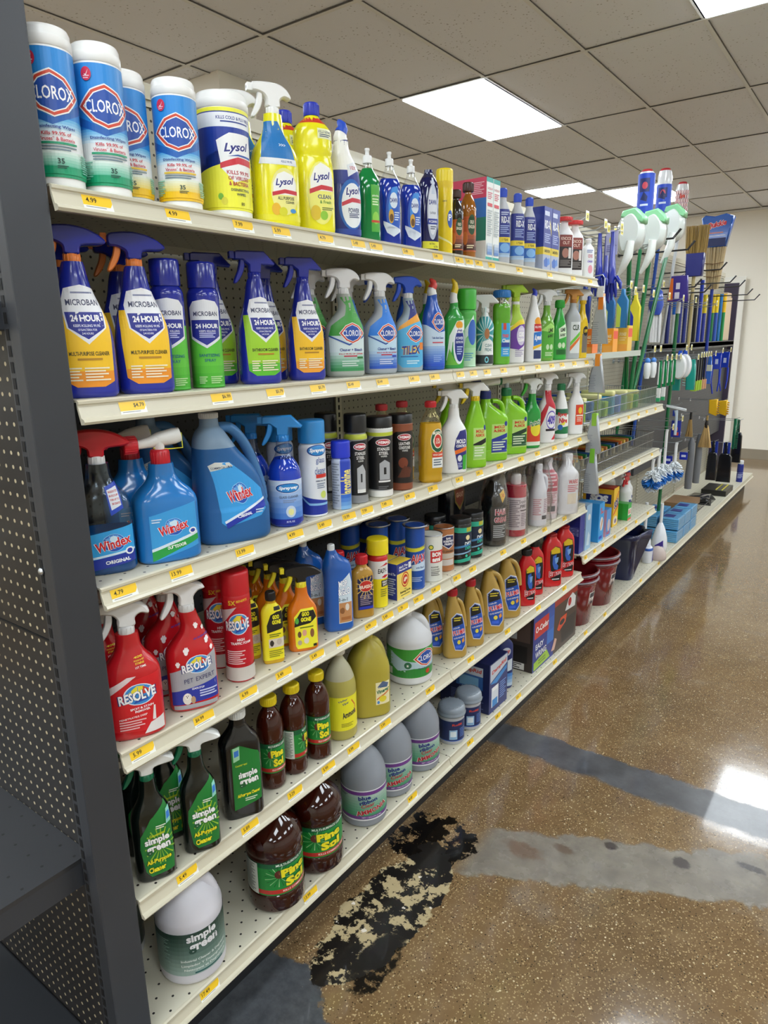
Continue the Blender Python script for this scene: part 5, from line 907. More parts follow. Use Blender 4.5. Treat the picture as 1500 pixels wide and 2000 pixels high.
ggs = [P([(-.66, .56), (-.2, .68), (.66, .68), (.9, .50), (.92, .10), (.7, .05), (-.5, .05), (-.62, .1)], '#f0e838'), P([(-.66, .40), (-.62, .5), (-.2, .64), (.66, .64), (.86, .52), (.4, .44), (-.3, .42)], '#1d1d1b'), T('GOO', .1, .595, .07, '#e8e22a', .5, .06), T('GONE', .12, .51, .07, '#e8e22a', .7, .06), E(-.48, .5, .12, .05, '#58b04a'), L(-.3, .36, .6, .40, 1, '#6a7a1a'), E(-.35, .28, .12, .05, '#6a4a3a'), E(-.02, .3, .14, .05, '#d8a08a'), E(.5, .28, .14, .07, '#8a5a3a'), E(-.35, .15, .14, .04, '#b8a890'), E(.1, .17, .16, .05, '#e0d8c8'), R(.55, .06, .8, .1, '#1d1d1b')]
g2 = it('gg2', 'spray_bottle', 'bright orange spray bottle with yellow collar and black head', 'spray bottle', prof='shold', d=.5, n=2.8, col='#f07f12~', hb=.74, cap=('trig', '#1a1a1c', '#e2d42a', '#e2d42a', '#e6d62a', 'm', .95), art=ggs)
for k in range(3): again(g2, 'gg2', -.055 * (k + 1), -.0 * (k + 1), label=('orange spray bottle with yellow trigger, second in the file behind the front one', 'orange spray bottle with yellow trigger, third in the file', 'orange spray bottle with yellow trigger, last in the file, deep in shadow')[k])
mp = it('mop', 'floor_polish_bottle', 'blue floor polish bottle with white pull spout', 'floor polish', prof='mop', d=.6, n=3, col='#1c5cb4b', hb=.93, cap=('screw', '#e6ecee', .009), art=[P([(-.15, .10), (.82, .10), (.86, .60), (.7, .72), (-.1, .60)], '#cfe0ec'), T('MOP', .2, .60, .085, '#2a4f9a', .62, .09, 0, .08), T('MOP', .2, .60, .08, '#f4f8fc', .58, .04, 0, .08), T('&GLO', .28, .50, .095, '#2a4f9a', .88, .09, 0, .08), T('&GLO', .28, .50, .09, '#f4f8fc', .84, .04, 0, .08), T('3-in-1', .18, .40, .045, '#2f4a5a', .6), R(-.1, .11, .8, .36, '#c08a5a'), E(.1, .26, .16, .04, '#8a5a34'), E(.45, .3, .14, .045, '#e0d8cc'), R(.0, .14, .7, .18, '#a86a3a')])
again(mp, 'mop', -.085, -.015, label='second row blue floor polish bottle in the shadow')
br = it('bra', 'metal_polish_bottle', 'gold flask of metal polish with red cap', 'polish bottle', prof='flask', d=.6, n=3.4, col='#b58a33b', hb=.86, cap=('screw', '#cf2430', .017), art=[P([(-.6, .16), (.86, .16), (.86, .78), (-.6, .74)], '#1f2350')] + [P([(.15, .58), (.15 + .9 * math.cos(t), .58 + .22 * math.sin(t)), (.15 + .9 * math.cos(t + .1), .58 + .22 * math.sin(t + .1))], '#d8b45a') for t in [k * .449 for k in range(14)]] + [E(.15, .60, .62, .11, '#e8d8b0'), E(.15, .60, .58, .10, '#c83228'), T('BRASSO', .15, .59, .065, '#f6ecd8', 1.15, .03, 0, .05), L(-.4, .24, .7, .44, 6, '#9a8a9a'), R(-.5, .17, .8, .22, '#2a3ab0')])
again(br, 'bra', -.075, -.01, label='second row gold flask with red cap')
it('eas', 'aerosol_can', 'yellow capped oven cleaner aerosol can with red band', 'aerosol can', prof='aero', col='#e8d81eb', hb=.78, cap=('flat', '#f0dc1e', 1.08), art=[R(-3, .88, 3, .98, '#c8242a'), R(-3, .55, 3, .88, '#e4e6e4'), T('EASY-', .45, .70, .09, '#20201e', 1.0, .03, .2, .05), P([(.1, .77), (.9, .84), (1.3, .8), (.5, .79)], '#c8242a'), P([(.3, .58), (.7, .62), (1.3, .6), (.7, .56)], '#c8242a'), R(.3, .40, 1.5, .52, '#20201e'), T('HEAVY', .75, .485, .04, '#f2f0ea', .7, .04), T('DUTY', .75, .435, .04, '#f2f0ea', .6, .04), L(.2, .2, 1, .36, 4, '#8a842a')])
ah = item('carton', (-.037, .9745, ZS['D']), .077, .112, 'yellow and blue baking soda carton with red round seal', 'box', prof='box', d=.55, col='#e6c83a', hb=1, yaw=0, art=[R(-3.0, .0, -1, 1, '#26348a'), L(-1.9, .1, -1.1, .6, 8, '#b8c0e0'), T('Arm & The', -1.5, .72, .07, '#e8ecf6', .8), R(-1, .0, 1, .72, '#f0d868'), R(-1, .72, 1, 1, '#26348a'), T("Ain't The", -.15, .89, .07, '#f0f2f8', 1.2, .03), T('Package', -.15, .80, .07, '#f0f2f8', 1.1, .03), R(.55, .78, .92, .94, '#e8ecf0'), E(.1, .5, .5, .21, '#c8342a'), E(.1, .5, .42, .175, '#f0d868'), E(.1, .5, .34, .14, '#c8342a'), P([(-.15, .46), (0, .56), (.3, .56), (.38, .5), (.2, .48), (.1, .44)], '#f0d8c0'), T('PURE', .1, .24, .03, '#3a3a20', .25), T('Baking Soda', .1, .17, .075, '#3a3a20', 1.4, .02), L(-.5, .05, .7, .11, 1, '#8a8440')])
again(ah, None, -.046, -.004, label='second baking soda carton directly behind the front one')
aj = it('ajx', 'powder_can', 'blue powder cleanser can with red lettering and silver rim, in front', 'cleanser can', prof='can', col='#1d4aa0b', hb=1, cap=('none',), art=[R(-3.1, .03, 3.1, .97, '#1c4fa8'), P([(-3.1, .66), (0, .66), (3.1, .74), (3.1, .68), (0, .60), (-3.1, .60)], '#d8d43a'), T('SCRATCH FREE', .75, .672, .025, '#2a3a6a', 1.2, .02, 0, .02), T('AJAX', .45, .48, .17, '#f2f2f4', 1.9, .08, .2, .06), T('AJAX', .45, .48, .165, '#cf2430', 1.8, .03, .2, .06), P([(-.6, .38), (.4, .42), (1.5, .46), (1.5, .30), (-.6, .30)], '#c8dcf0'), T('with Bleach', .6, .35, .035, '#2a4a8a', 1.0), L(-.3, .12, .8, .2, 3, '#a8bce0')])
def rim(o, H, r, c='#b8bcc2^'):
    m = MB(); m.lathe([(r * .96, H - .004), (r * 1.01, H - .001), (r * 1.0, H + .0015), (r * .93, H + .001), (r * .92, H - .003), (.0005, H - .003)], c, seg=36, cap0=False); m.build('rim', o)
rim(aj, POS['ajx'][4], .039)
for k, (dx, dy) in enumerate(((-.10, -.055), (-.185, -.09), (-.09, .035), (-.18, .0))):
    again(aj, 'ajx', dx, dy, label=('blue powder cleanser can just left of the front one, half shadowed', 'blue powder cleanser can at the back left, only its silver rim and yellow band lit', 'blue powder cleanser can straight behind the front one', 'blue powder cleanser can farthest back in the dark')[k])
bo = it('bon', 'powder_can', 'white powder cleanser can with red square emblem', 'cleanser can', prof='can', col='#dcdcd2', hb=1, cap=('none',), art=[R(-3.1, .02, 3.1, .98, '#dedfd6'), E(-.05, .76, .22, .055, '#3a6a34'), E(-.05, .76, .15, .035, '#e8d84a'), R(-.1, .42, 1.4, .68, '#c82a2a'), T('BON', .5, .60, .10, '#f4f2ec', .9, .05), T('ami', .45, .49, .10, '#f4f2ec', .8, .05), T('POWDER', .3, .32, .035, '#4a4a44', .7), T('CLEANSER', .35, .265, .035, '#4a4a44', .8), L(-.05, .12, .8, .23, 3, '#6a6a64')])
rim(bo, POS['bon'][4], .037)
bk = it('bkf', 'powder_can', 'copper toned powder cleanser can with navy shield', 'cleanser can', prof='can', col='#a8653ab', hb=1, cap=('none',), art=[R(-3.1, .02, 3.1, .98, '#b5764a'), R(-3.1, .3, 3.1, .42, '#c8bcae'), P([(-.25, .8), (.3, .86), (1.1, .84), (1.2, .62), (.45, .52), (-.2, .62)], '#e8e8ec'), P([(-.2, .79), (.3, .84), (1.05, .82), (1.15, .63), (.45, .54), (-.15, .63)], '#232b5e'), T('BAR', .45, .77, .05, '#f0f0f4', .5, .04), T('KEEPERS', .5, .705, .05, '#f0f0f4', 1.1, .04), T('FRIEND', .5, .64, .05, '#f0f0f4', .9, .04), T('CLEANSER', .45, .47, .05, '#2a2a2a', 1.2, .02), R(-.2, .14, 1.1, .28, '#d0c8c4')])
rim(bk, POS['bkf'][4], .035)
again(bk, 'bkf', -.08, -.03, label='second row copper toned powder can')
dr = it('dr1', 'drying_pellet_tub', 'black canister with turquoise bands, left of two', 'canister', prof='wipe', col='#15181ab', hb=.88, cap=('flat', '#141518', .98), art=[R(-3.1, .8, 3.1, .92, '#2fae92'), R(.8, .82, 1.4, .92, '#b8b43a'), E(.95, .68, .28, .08, '#e0b84a'), G(-3.1, .3, 3.1, .78, '#101c30', '#182c4a', 4), E(.95, .68, .22, .06, '#e8d8a0'), T('DRY', 1.0, .53, .10, '#e8eef0', .8, .04, .2, .06), T('DEN', 1.0, .43, .07, '#3ac4a8', .7, .03, .2, .06), P([(-.7, .44), (1.4, .54), (1.4, .50), (-.7, .38)], '#4a8ac0'), P([(-.9, .26), (1.4, .36), (1.4, .33), (-.9, .22)], '#8ab4d8'), P([(-.9, .10), (1.4, .22), (1.4, .12), (-.9, .03)], '#2fae92'), E(.8, .24, .12, .035, '#3ac4a8')])
again(dr, 'dr2', label='black canister with turquoise bands, right of two')
again(dr, 'dr1', -.09, -.02, label='shadowed black canister behind the turquoise banded pair')
hg = it('hag', 'drain_opener_bottle', 'black drain opener bottle sealed in a clear plastic bag', 'drain cleaner', prof='pine', col='#141517b', hb=.9, n=2, cap=('screw', '#141416', .018), art=[R(-.1, .10, 1.4, .62, '#26272b'), T('HAIR', .75, .54, .10, '#f0dfe4', 1.1, .06), T('HAIR', .75, .54, .095, '#b8243a', 1.0, .02), T('GREASE', .8, .42, .09, '#f0dfe4', 1.3, .06), T('GREASE', .8, .42, .085, '#b8243a', 1.2, .02), L(.1, .14, 1.2, .34, 7, '#b8bcc0'), P([(.5, .82), (.9, .88), (1.1, .78), (.8, .68)], '#e2b43a'), T('10', .8, .79, .05, '#c8342a', .3)])
rd = it('rdb', 'drain_opener_bottle', 'red bottle with white cap and text label, inside a clear bag', 'drain cleaner', prof='cyl', col='#b5203ab', hb=.84, cap=('screw', '#e4e2e2', .02), art=[R(-3.1, .13, 3.1, .76, '#d9cdd2'), T('LIQUID', .85, .67, .05, '#3a2430', .9, .02), T('FIRE', .85, .59, .06, '#3a2430', .7, .03), L(-.8, .18, .5, .72, 15, '#8f7f8a'), R(.5, .5, 1.4, .52, '#3a2430'), L(.6, .2, 1.3, .46, 8, '#8f7f8a')])
wt = it('wtb', 'drain_opener_jug', 'white jug with small print label in a clear bag, right of the red bottle', 'drain cleaner', prof='cone', d=.9, n=2.2, col='#dfe0e8', hb=.9, cap=('screw', '#e4e4ea'), handle=([(.3, .9), (.8, .86), (.92, .7), (.8, .6)], .008, '#dfe0e8'), art=[R(-1.4, .12, 1.4, .52, '#e4dfe4'), L(-.9, .2, .0, .5, 9, '#c88a96'), R(.1, .13, .8, .2, '#4a4a52'), L(.3, .24, .9, .5, 8, '#a88a9a')])
w3 = it('wt2', 'drain_opener_jug', 'pale jug with pink print in a clear bag, between white jug and crumpled bag', 'drain cleaner', prof='block', d=.8, n=2.4, col='#e2d8de', hb=.92, cap=('screw', '#e4e4ea'), art=[R(-1, .1, 1, .9, '#dcc4cc'), R(-.8, .5, .9, .88, '#c8566a'), L(-.7, .54, .8, .84, 5, '#e8c8d0'), R(-.2, .14, .6, .24, '#5a5a60'), L(-.8, .28, .8, .48, 6, '#c88a96')])
it('bag', 'drain_opener_jug', 'white jug with red print in the most crumpled bag at the shelf end', 'drain cleaner', prof='block', d=.7, n=2.4, col='#e6e6ea', hb=.88, cap=('screw', '#e8e8ea'), art=[T('WARE', .3, .62, .08, '#c8303c', .9, .03), L(-.2, .42, .8, .56, 4, '#d0707a'), R(-.2, .2, .6, .4, '#e8dcc8')])
def plastic_bag(key, w, d, h, label, seed, ty=0):
    """crumpled clear bag around one bottle"""
    s, X, Y, _, _ = POS[key]; rnd = random.Random(seed); rs = []
    for k in range(15):
        t = k / 14; z = t * h; sc = 1 if t < .62 else 1 - (t - .62) * 1.25
        if t > .9: sc = .55 + (t - .9) * 2.6
        rs.append([(d / 2 * sc * (1 + rnd.uniform(-.1, .08)) * math.cos(a), w / 2 * sc * (1 + rnd.uniform(-.1, .08)) * math.sin(a) + ty * t, z) for a in [2 * PI * i / 34 for i in range(34)]])
    m = MB(); m.rings(rs, '#eef0f4*', False, False)
    o = m.build('plastic_bag', loc=(X, Y, ZS[s] + .0008)); tag(o, label, 'bag', 'clear bags over the drain openers'); return o
plastic_bag('hag', .118, .112, .285, 'clear crumpled plastic bag over the black bottle', 3)
plastic_bag('rdb', .108, .10, .275, 'clear crumpled plastic bag over the red bottle', 4)
plastic_bag('wtb', .118, .11, .278, 'clear crumpled plastic bag over the white handled jug', 5)
plastic_bag('wt2', .10, .10, .275, 'clear crumpled plastic bag over the pink printed jug', 6)
plastic_bag('bag', .135, .11, .30, 'big clear crumpled plastic bag at the right end of the fourth shelf', 7, .01)
o = item('drain_opener_jug', (-.20, 1.56, ZS['D']), .12, .30, 'black bagged jug with copper and gold shield label at the back of the fourth shelf', 'drain cleaner', prof='block', d=.6, n=3, col='#17171bb', hb=.9, cap=('screw', '#17171b'), art=[P([(-.5, .85), (.6, .85), (.5, .6), (.05, .48), (-.4, .6)], '#8a7a3a'), P([(-.44, .82), (.54, .82), (.44, .62), (.05, .52), (-.34, .62)], '#8a4a3a'), T('GIANT', .05, .7, .07, '#d8b89a', .7, .03)])

# ================================================================== fifth shelf
def simple(cu, cv, w=1.1, s=1.0, c='#f2f2f2', rot=.1, edge='#1f5a34'):
    return [T('simple', cu, cv + .052 * s, .095 * s, edge, w * .98, .075, 0, rot), T('simple', cu, cv + .052 * s, .09 * s, c, w * .93, .04, 0, rot), T('green', cu + .05, cv - .035 * s, .085 * s, edge, w * .96, .075, 0, rot), T('green', cu + .05, cv - .035 * s, .08 * s, c, w * .9, .04, 0, rot)]
SGB = '#08110db'
sga = [P([(.75, .78), (.92, .66), (.95, .2), (.88, .08), (-.3, .06), (-.55, .12), (-.72, .36), (-.66, .48), (-.1, .64)], '#1f7a34')] + [P([(.25, .36), (.25 + .75 * math.cos(t), .36 + .19 * math.sin(t)), (.25 + .75 * math.cos(t + .09), .36 + .19 * math.sin(t + .09))], '#8fbe3a') for t in [k * .35 for k in range(18)]] + [simple(.12, .37, 1.3, 1.0, rot=.08),
       T('All-Purpose', .12, .215, .06, '#0f2a14', 1.3, .08, .1, .1), T('All-Purpose', .12, .215, .057, '#f0e62a', 1.22, .035, .1, .1), T('Cleaner', .0, .135, .06, '#0f2a14', .9, .08, .1, .1), T('Cleaner', .0, .135, .057, '#f0e62a', .85, .035, .1, .1), T('Concentrated', .15, .485, .028, '#c8d42a', .75, .03, .1, .12), L(.1, .53, .6, .57, 2, '#e8f0e0'), P([(.62, .56), (.86, .58), (.88, .72), (.66, .70)], '#8fd0c0'), P([(.66, .6), (.84, .62), (.84, .68), (.68, .67)], '#3a7ad0')]
s1 = it('sg1', 'spray_bottle', 'black green spray bottle with white shrink wrapped head, beside the dark post', 'spray bottle', prof='shold', d=.6, n=3, col=SGB, hb=.80, cap=('trig', '#e4e6e4', '#0f6a4a', '#dfe2e0', '#0f6a4a', 'm', 1.02, .013), art=sga)
again(s1, 'sg2', label='black green spray bottle with white head, second from the post on the fifth shelf')
again(s1, 'sg2', -.09, -.02, label='shadowed black green spray bottle in the second row')
again(s1, 'sg1', -.085, .03, label='black green spray bottle behind the one next to the post')
it('sgj', 'cleaner_bottle', 'large glossy black bottle with green notched label', 'cleaner bottle', prof='block', d=.6, n=4, col='#0a0b0cb', hb=.92, cap=('screw', '#d8dad8', .02), art=[P([(-.55, .10), (.86, .16), (.90, .62), (.80, .66), (.30, .54), (-.1, .76), (-.52, .74)], '#1f7a34'), P([(-.45, .74), (-.1, .75), (-.1, .62), (-.45, .60)], '#9fd4a8'), P([(-.4, .71), (-.15, .72), (-.15, .66), (-.4, .65)], '#3a7ad0'), T('Concentrated', -.1, .56, .022, '#c8d42a', .55, .02, 0, .06), simple(.22, .40, 1.0, .95, rot=.1), T('All-Purpose Cleaner', .2, .245, .045, '#f0e62a', 1.15, .035, .1, .08), L(0, .17, .6, .21, 2, '#d8e8d0')], handle=([(.35, .82), (.62, .8), (.72, .66), (.5, .56)], .009, '#0a0b0cb'))
PC = '#431508~'
def pine(sc=1.0, u=.35):
    return [R(-3.1, .215, 3.1, .575, '#1f8a3a'), R(-3.1, .515, 3.1, .575, '#15603a'), T('MULTI-SURFACE CLEANER', u + .1, .545, .026, '#e8f2e8', 1.5, .02), R(-3.1, .23, 3.1, .275, '#c0302a'), R(-3.1, .215, 3.1, .228, '#1f8a3a'), T('KILLS COMMON GERMS', u + .2, .253, .022, '#f4e8e4', 1.3, .02),
            [P([(u - .55, .42), (u - .55 + .5 * math.cos(t), .42 + .11 * math.sin(t)), (u - .55 + .5 * math.cos(t + .06), .42 + .11 * math.sin(t + .06))], '#0f5a28' if k % 2 else '#a8d8a0') for k, t in enumerate([.33 * j for j in range(19)])], E(u - .55, .45, .16, .045, '#5a2a1c'), E(u - .5, .46, .07, .02, '#8a4a30'),
            T('Pine', u, .455, .095, '#14502a', 1.05, .10, 0, .05), T('Pine', u, .455, .09, '#f0e22a', .98, .06, 0, .05), T('Sol', u + .05, .345, .10, '#14502a', .85, .10, 0, .05), T('Sol', u + .05, .345, .095, '#f0e22a', .8, .06, 0, .05), R(-1.75, .22, -1.0, .57, '#cfd4cc'), L(-1.68, .24, -1.1, .55, 18, '#6a726a')]
p1 = it('ps1', 'cleaner_bottle', 'amber brown bottle with yellow cap, left of three alike', 'cleaner bottle', prof='pine', col=PC, hb=.91, cap=('screw', '#e0c81e', .0205), art=pine())
again(p1, 'ps2', label='amber brown bottle with yellow cap turned so its white text side shows, middle of three', rz=15)
again(p1, 'ps3', label='amber brown bottle with yellow cap, right of three and tallest in the picture')
am = it('amy', 'gallon_jug', 'pale yellow gallon of lemon ammonia with bright yellow label', 'jug', prof='gal', col='#cfc46aw', hb=.92, cap=('screw', '#e4e4dc', .019), inner=(.72, '#d8d4b4w'), art=[R(-3.1, .13, 3.1, .54, '#eee62e'), T('Valley', .35, .50, .03, '#2a4a7a', .6, .02, .3, .3), T('View', .5, .465, .03, '#2a4a7a', .4, .02, .3, .3), T('Ammonia', .75, .33, .075, '#2a2a3a', 1.0, .04, .2, .2), P([(.9, .5), (1.2, .42), (1.3, .3), (1.24, .3), (1.14, .41), (.88, .48)], '#d8742a'), L(.2, .17, 1.0, .22, 3, '#8a862a'), L(-1.2, .16, -.5, .5, 14, '#9a962a')])
it('vin', 'gallon_jug', 'dull yellow gallon of vinegar with moulded handle hollow', 'jug', prof='gal', d=.95, n=3.4, col='#cdbd4ew', hb=.96, cap=('none',), handle=([(.0, .93), (.35, .90), (.62, .78), (.78, .6), (.8, .5)], .014, '#d2c460w'), art=[R(.05, .17, .86, .46, '#ece4b8'), P([(.15, .4), (.45, .47), (.8, .43), (.7, .38)], '#5a6a8a'), T('Cleaning', .45, .40, .03, '#2a5a8a', .5, .02, .2, .2), T('Vinegar', .48, .34, .065, '#1f6a4a', .74, .04, .1, .2), P([(.1, .25), (.8, .34), (.8, .32), (.1, .23)], '#d8742a'), E(.45, .24, .2, .04, '#e0d03a'), E(.2, .2, .08, .02, '#4a8ad0')])
it('clj', 'gallon_jug', 'white bleach jug with green wrap label', 'jug', prof='galw', col='#d8dade', hb=.97, cap=('none',), handle=([(.1, .93), (.5, .88), (.72, .76), (.78, .62)], .013, '#d8dade'), art=[R(-3.1, .12, 3.1, .545, '#3f9a3a'), P([(-.9, .5), (-.2, .38), (.6, .34), (3, .4), (3, .2), (-.4, .2), (-.9, .3)], '#b4d0dc'), P([(-.9, .2), (.2, .26), (3, .2), (3, .13), (-.9, .13)], '#2f8a3a'), clorox(.85, .40, .6, .12), E(-.05, .31, .16, .05, '#2a6a4a'), R(-.1, .29, -.02, .32, '#e8f0e8'), T('Disinfecting Bleach', .9, .25, .025, '#3a4a6a', 1.0), R(-1.25, .15, -.8, .25, '#d8e0d0'), L(-1.35, .28, -.75, .5, 9, '#8fc48a'), E(.9, .19, .12, .035, '#c8452a')])
GLD = '#b59448b'
def plumr(w): return [P([(-.1, .66), (.3, .74), (.72, .70), (.86, .5), (.84, .2), (.6, .12), (.1, .14), (-.1, .3)], '#c8ccd8'), P([(-.06, .65), (.3, .72), (.69, .68), (.82, .5), (.8, .21), (.58, .135), (.12, .155), (-.06, .31)], '#1f50b0'), P([(-.02, .65), (.3, .71), (.66, .67), (.7, .56), (-.03, .52)], '#17171a'), L(.08, .60, .6, .67, 2, '#d8c43a'), T('LIQUID', .22, .50, .028, '#f0f0f4', .45, .02, 0, .15), T('PLUMR', .38, .43, .085, '#f4f4f8', .88, .08, .1, .15), T('PLUMR', .38, .43, .08, '#cf2a32', .84, .03, .1, .15), T('CLOG DESTROYER', .38, .345, .025, '#f0f0f4', .75, .02, 0, .12), E(.35, .27, .12, .035, '#e8d84a'), P([(.55, .3), (.7, .34), (.74, .28), (.6, .25)], '#e89a3a'), R(.12, .17, .55, .22, '#3f6ae0')]
l1 = it('lp1', 'drain_cleaner_bottle', 'small gold bottle with red cap, nearest of the gold row in front', 'drain cleaner', prof='plumr', d=.62, n=2.8, col=GLD, hb=.90, cap=('screw', '#b81f2c', .018), handle=([(.1, .93), (.5, .86), (.74, .68), (.86, .48)], .008, GLD), art=SH(plumr(1), 1.25, -.28))
again(l1, 'lp2', label='small gold bottle with red cap, second in the gold row')
again(l1, 'lp0', label='small gold bottle standing back in the shade beside the white bleach jug')
l3 = it('lp3', 'drain_cleaner_jug', 'large gold jug, third in the gold row', 'drain cleaner', prof='plumr', d=.62, n=3, col=GLD, hb=.97, cap=('none',), handle=([(.0, .96), (.5, .90), (.8, .74), (.9, .52)], .010, GLD), art=SH(plumr(1), 1.3, -.3))
again(l3, 'lp4', label='large gold jug, farthest in the gold row next to the red bottles')
def drano(): return [P([(.0, .72), (.35, .82), (.72, .78), (.84, .6), (.8, .36), (.1, .3), (.0, .5)], '#17171c'), P([(.05, .74), (.35, .81), (.68, .77), (.72, .68), (.08, .66)], '#e2c22a'), P([(.2, .62), (.45, .66), (.4, .5), (.6, .42), (.55, .34), (.3, .36), (.2, .46)], '#3a6ac8'), P([(.3, .58), (.6, .6), (.55, .5), (.4, .46)], '#7fb0e8'), T('Drano', .42, .27, .13, '#f4f4f6', .95, .09, .1, .1), T('Drano', .42, .27, .125, '#b81c28', .9, .03, .1, .1), P([(.05, .18), (.85, .26), (.8, .12), (.3, .12)], '#17171c'), L(.2, .13, .7, .17, 1, '#d8d8dc')]
d1 = it('dn1', 'drain_cleaner_bottle', 'small red bottle with black cap, nearest of the red row', 'drain cleaner', prof='drano', d=.6, n=3, col='#cf1722b', hb=.89, cap=('screw', '#17171a', .021), art=SH(drano(), 1.35, -.35))
again(d1, 'dn2', label='small red bottle, second in the red row')
d3 = it('dn3', 'drain_cleaner_bottle', 'large red bottle, third in the red row', 'drain cleaner', prof='drano', d=.6, n=3.2, col='#d01a22b', hb=.95, cap=('screw', '#a81620', .024), art=SH(drano(), 1.4, -.38))
again(d3, 'dn4', label='large red bottle at the end of the red row')

# ================================================================== base deck
it('sgg', 'gallon_jug', 'white gallon jug with dark green label, alone at the near end of the bottom deck', 'jug', prof='galw', col='#d5d4dc', hb=.955, cap=('screw', '#d8d8de', .02), handle=([(.1, .92), (.5, .86), (.72, .74), (.78, .62)], .0135, '#d5d4dc'), art=[G(-3.1, .12, 3.1, .56, '#9fb8b0', '#1f3a2f', 10), simple(.30, .44, 1.0, 1.15, '#e8e8ec', .04, '#24463a'), T('Industrial Cleaner & Degreaser', .40, .275, .03, '#e4ece8', 1.55, .02, 0, .0), T('Limpiador Y Desengrasante', .38, .225, .03, '#e4ece8', 1.5, .02), T('Nettoyant et Degraissant', .40, .18, .03, '#e4ece8', 1.4, .02), R(.0, .135, .95, .15, '#1f5a5a'), L(-1.35, .16, -.7, .5, 18, '#8aa89c')])
o = item('gallon_jug', (-.25, .07, ZS['F']), .14, .26, 'grey based gallon jug in the dark corner behind the white one', 'jug', prof='galw', col='#c8c8c8', hb=.96, cap=('screw', '#c8c8c8', .019), art=[R(-3.1, .12, 3.1, .56, '#3a4440'), L(-.6, .2, .6, .5, 8, '#7a8a84')])
pb = it('pb1', 'gallon_bottle', 'large dark amber bottle with green label, nearer of the two on the bottom deck', 'jug', prof='pinebig', col='#360f07~', hb=.93, cap=('screw', '#e0c81e', .021), art=pine(1, .30))
again(pb, 'pb2', label='large dark amber bottle with green label, farther of the two, beside a clear gallon')
rb_ = [R(-3.1, .115, 3.1, .495, '#4f9a7a'), G(-1.6, .15, 1.6, .44, '#3f9468', '#b0c4bc', 8), R(-3.1, .44, 3.1, .485, '#6f3a8a'), R(-3.1, .125, 3.1, .165, '#6f3a8a'), R(-3.1, .487, 3.1, .50, '#e4e6ea'), R(-3.1, .105, 3.1, .122, '#e4e6ea'),
       T('blue', .18, .405, .055, '#20307a', .55, .045, 0, .12), T('ribbon', .35, .355, .05, '#20307a', .8, .045, 0, .2), T('Clear', .32, .305, .045, '#b8303a', .6, .02, 0, .2), T('AMMONIA', .52, .235, .065, '#f0e4e4', 1.5, .07, 0, .2), T('AMMONIA', .52, .235, .062, '#b01f2a', 1.44, .04, 0, .2), T('NET 1 GALLON (3.78L)', .5, .145, .022, '#e0d8ec', .9, .02), L(-1.1, .40, -.6, .43, 2, '#3a4a5a')]
bz = it('br1', 'gallon_jug', 'cloudy clear gallon of ammonia with purple banded label, nearest of three', 'jug', prof='gal', col='#a8aeb8w', hb=.93, cap=('screw', '#e2e4e8', .019), art=rb_)
again(bz, 'br2', label='cloudy clear gallon of ammonia with purple banded label, middle of three')
again(bz, 'br3', label='cloudy clear gallon of ammonia with purple banded label, farthest of three')
dt = it('dt1', 'moisture_absorber_tub', 'navy moisture absorber tub with grey translucent lid, front one of two', 'tub', prof='tub', col='#b8bac0', hb=.72, cap=('none',), art=[R(-3.1, .14, 3.1, .88, '#1f2c5c'), T('Refill', .3, .74, .08, '#c8402a', .8, .03), R(-.3, .2, .3, .55, '#8fb4d8'), R(-.22, .3, .22, .5, '#dfe8f0'), L(.5, .25, 1.1, .6, 6, '#5a7ac0'), R(-3.1, .14, 3.1, .17, '#2a5ab0')])
m = MB(); H = .72 * POS['dt1'][4]; m.lathe([(.047, 0), (.052, .001), (.053, .008), (.050, .012), (.0505, .016), (.049, .026), (.044, .035), (.03, .0395), (.0005, .041)], '#8b96a2b', z0=H, seg=36)
for k in range(16): a = 2 * PI * k / 16; m.box(.0405 * math.cos(a) - .001, .0405 * math.sin(a) - .001, H + .034, .0405 * math.cos(a) + .001, .0405 * math.sin(a) + .001, H + .038, '#8a949e')
m.build('lid', dt)
again(dt, 'dt2', label='navy moisture absorber tub with grey translucent lid, behind and right of the front one')
db = item('carton', (-.125, 1.618, ZS['F']), .154, .21, 'large navy moisture absorber carton with white and red front', 'box', prof='box', d=1.42, col='#1c2452', hb=1, art=[R(-3.84, .0, -1, 1, '#1d2656'), R(-2.9, .45, -1.35, .9, '#3a6ab0'), R(-2.9, .72, -1.35, .9, '#c8d0dc'), T('DampRid', -2.12, .81, .10, '#c8402a', 1.4, .03, .1), R(-2.7, .48, -1.6, .68, '#7fb4d8'), L(-3.2, .06, -1.3, .35, 9, '#5a6aa0'), R(-1, .0, 1, 1, '#233070'), P([(-.9, .98), (.95, .98), (.95, .80), (-.9, .62)], '#c4ccd8'), T('DampRid', .05, .83, .10, '#cf3a28', 1.6, .04, .1, .12), P([(-.9, .6), (.9, .76), (.9, .68), (-.2, .54)], '#3a8ad0'), R(-.75, .1, .0, .5, '#dfe6ee'), R(-.66, .1, -.1, .25, '#3a8ad0'), R(-.66, .42, -.1, .5, '#f4f6f8'), L(.15, .15, .85, .5, 8, '#7a9ad8')])
it('dbg', 'refill_pouch', 'blue moisture absorber pouch standing behind the navy carton', 'pouch', dw=.8, prof='flask', d=.5, n=2.4, col='#22306a', hb=1, art=[E(.1, .72, .5, .08, '#c8d0dc'), T('DAMP', .1, .72, .07, '#cf3a28', .8, .03), P([(-.8, .5), (.8, .58), (.8, .36), (-.8, .3)], '#d8e4ee'), G(-.95, .05, .95, .3, '#c8d4e0', '#3a7ac8', 4)], cap=('none',))
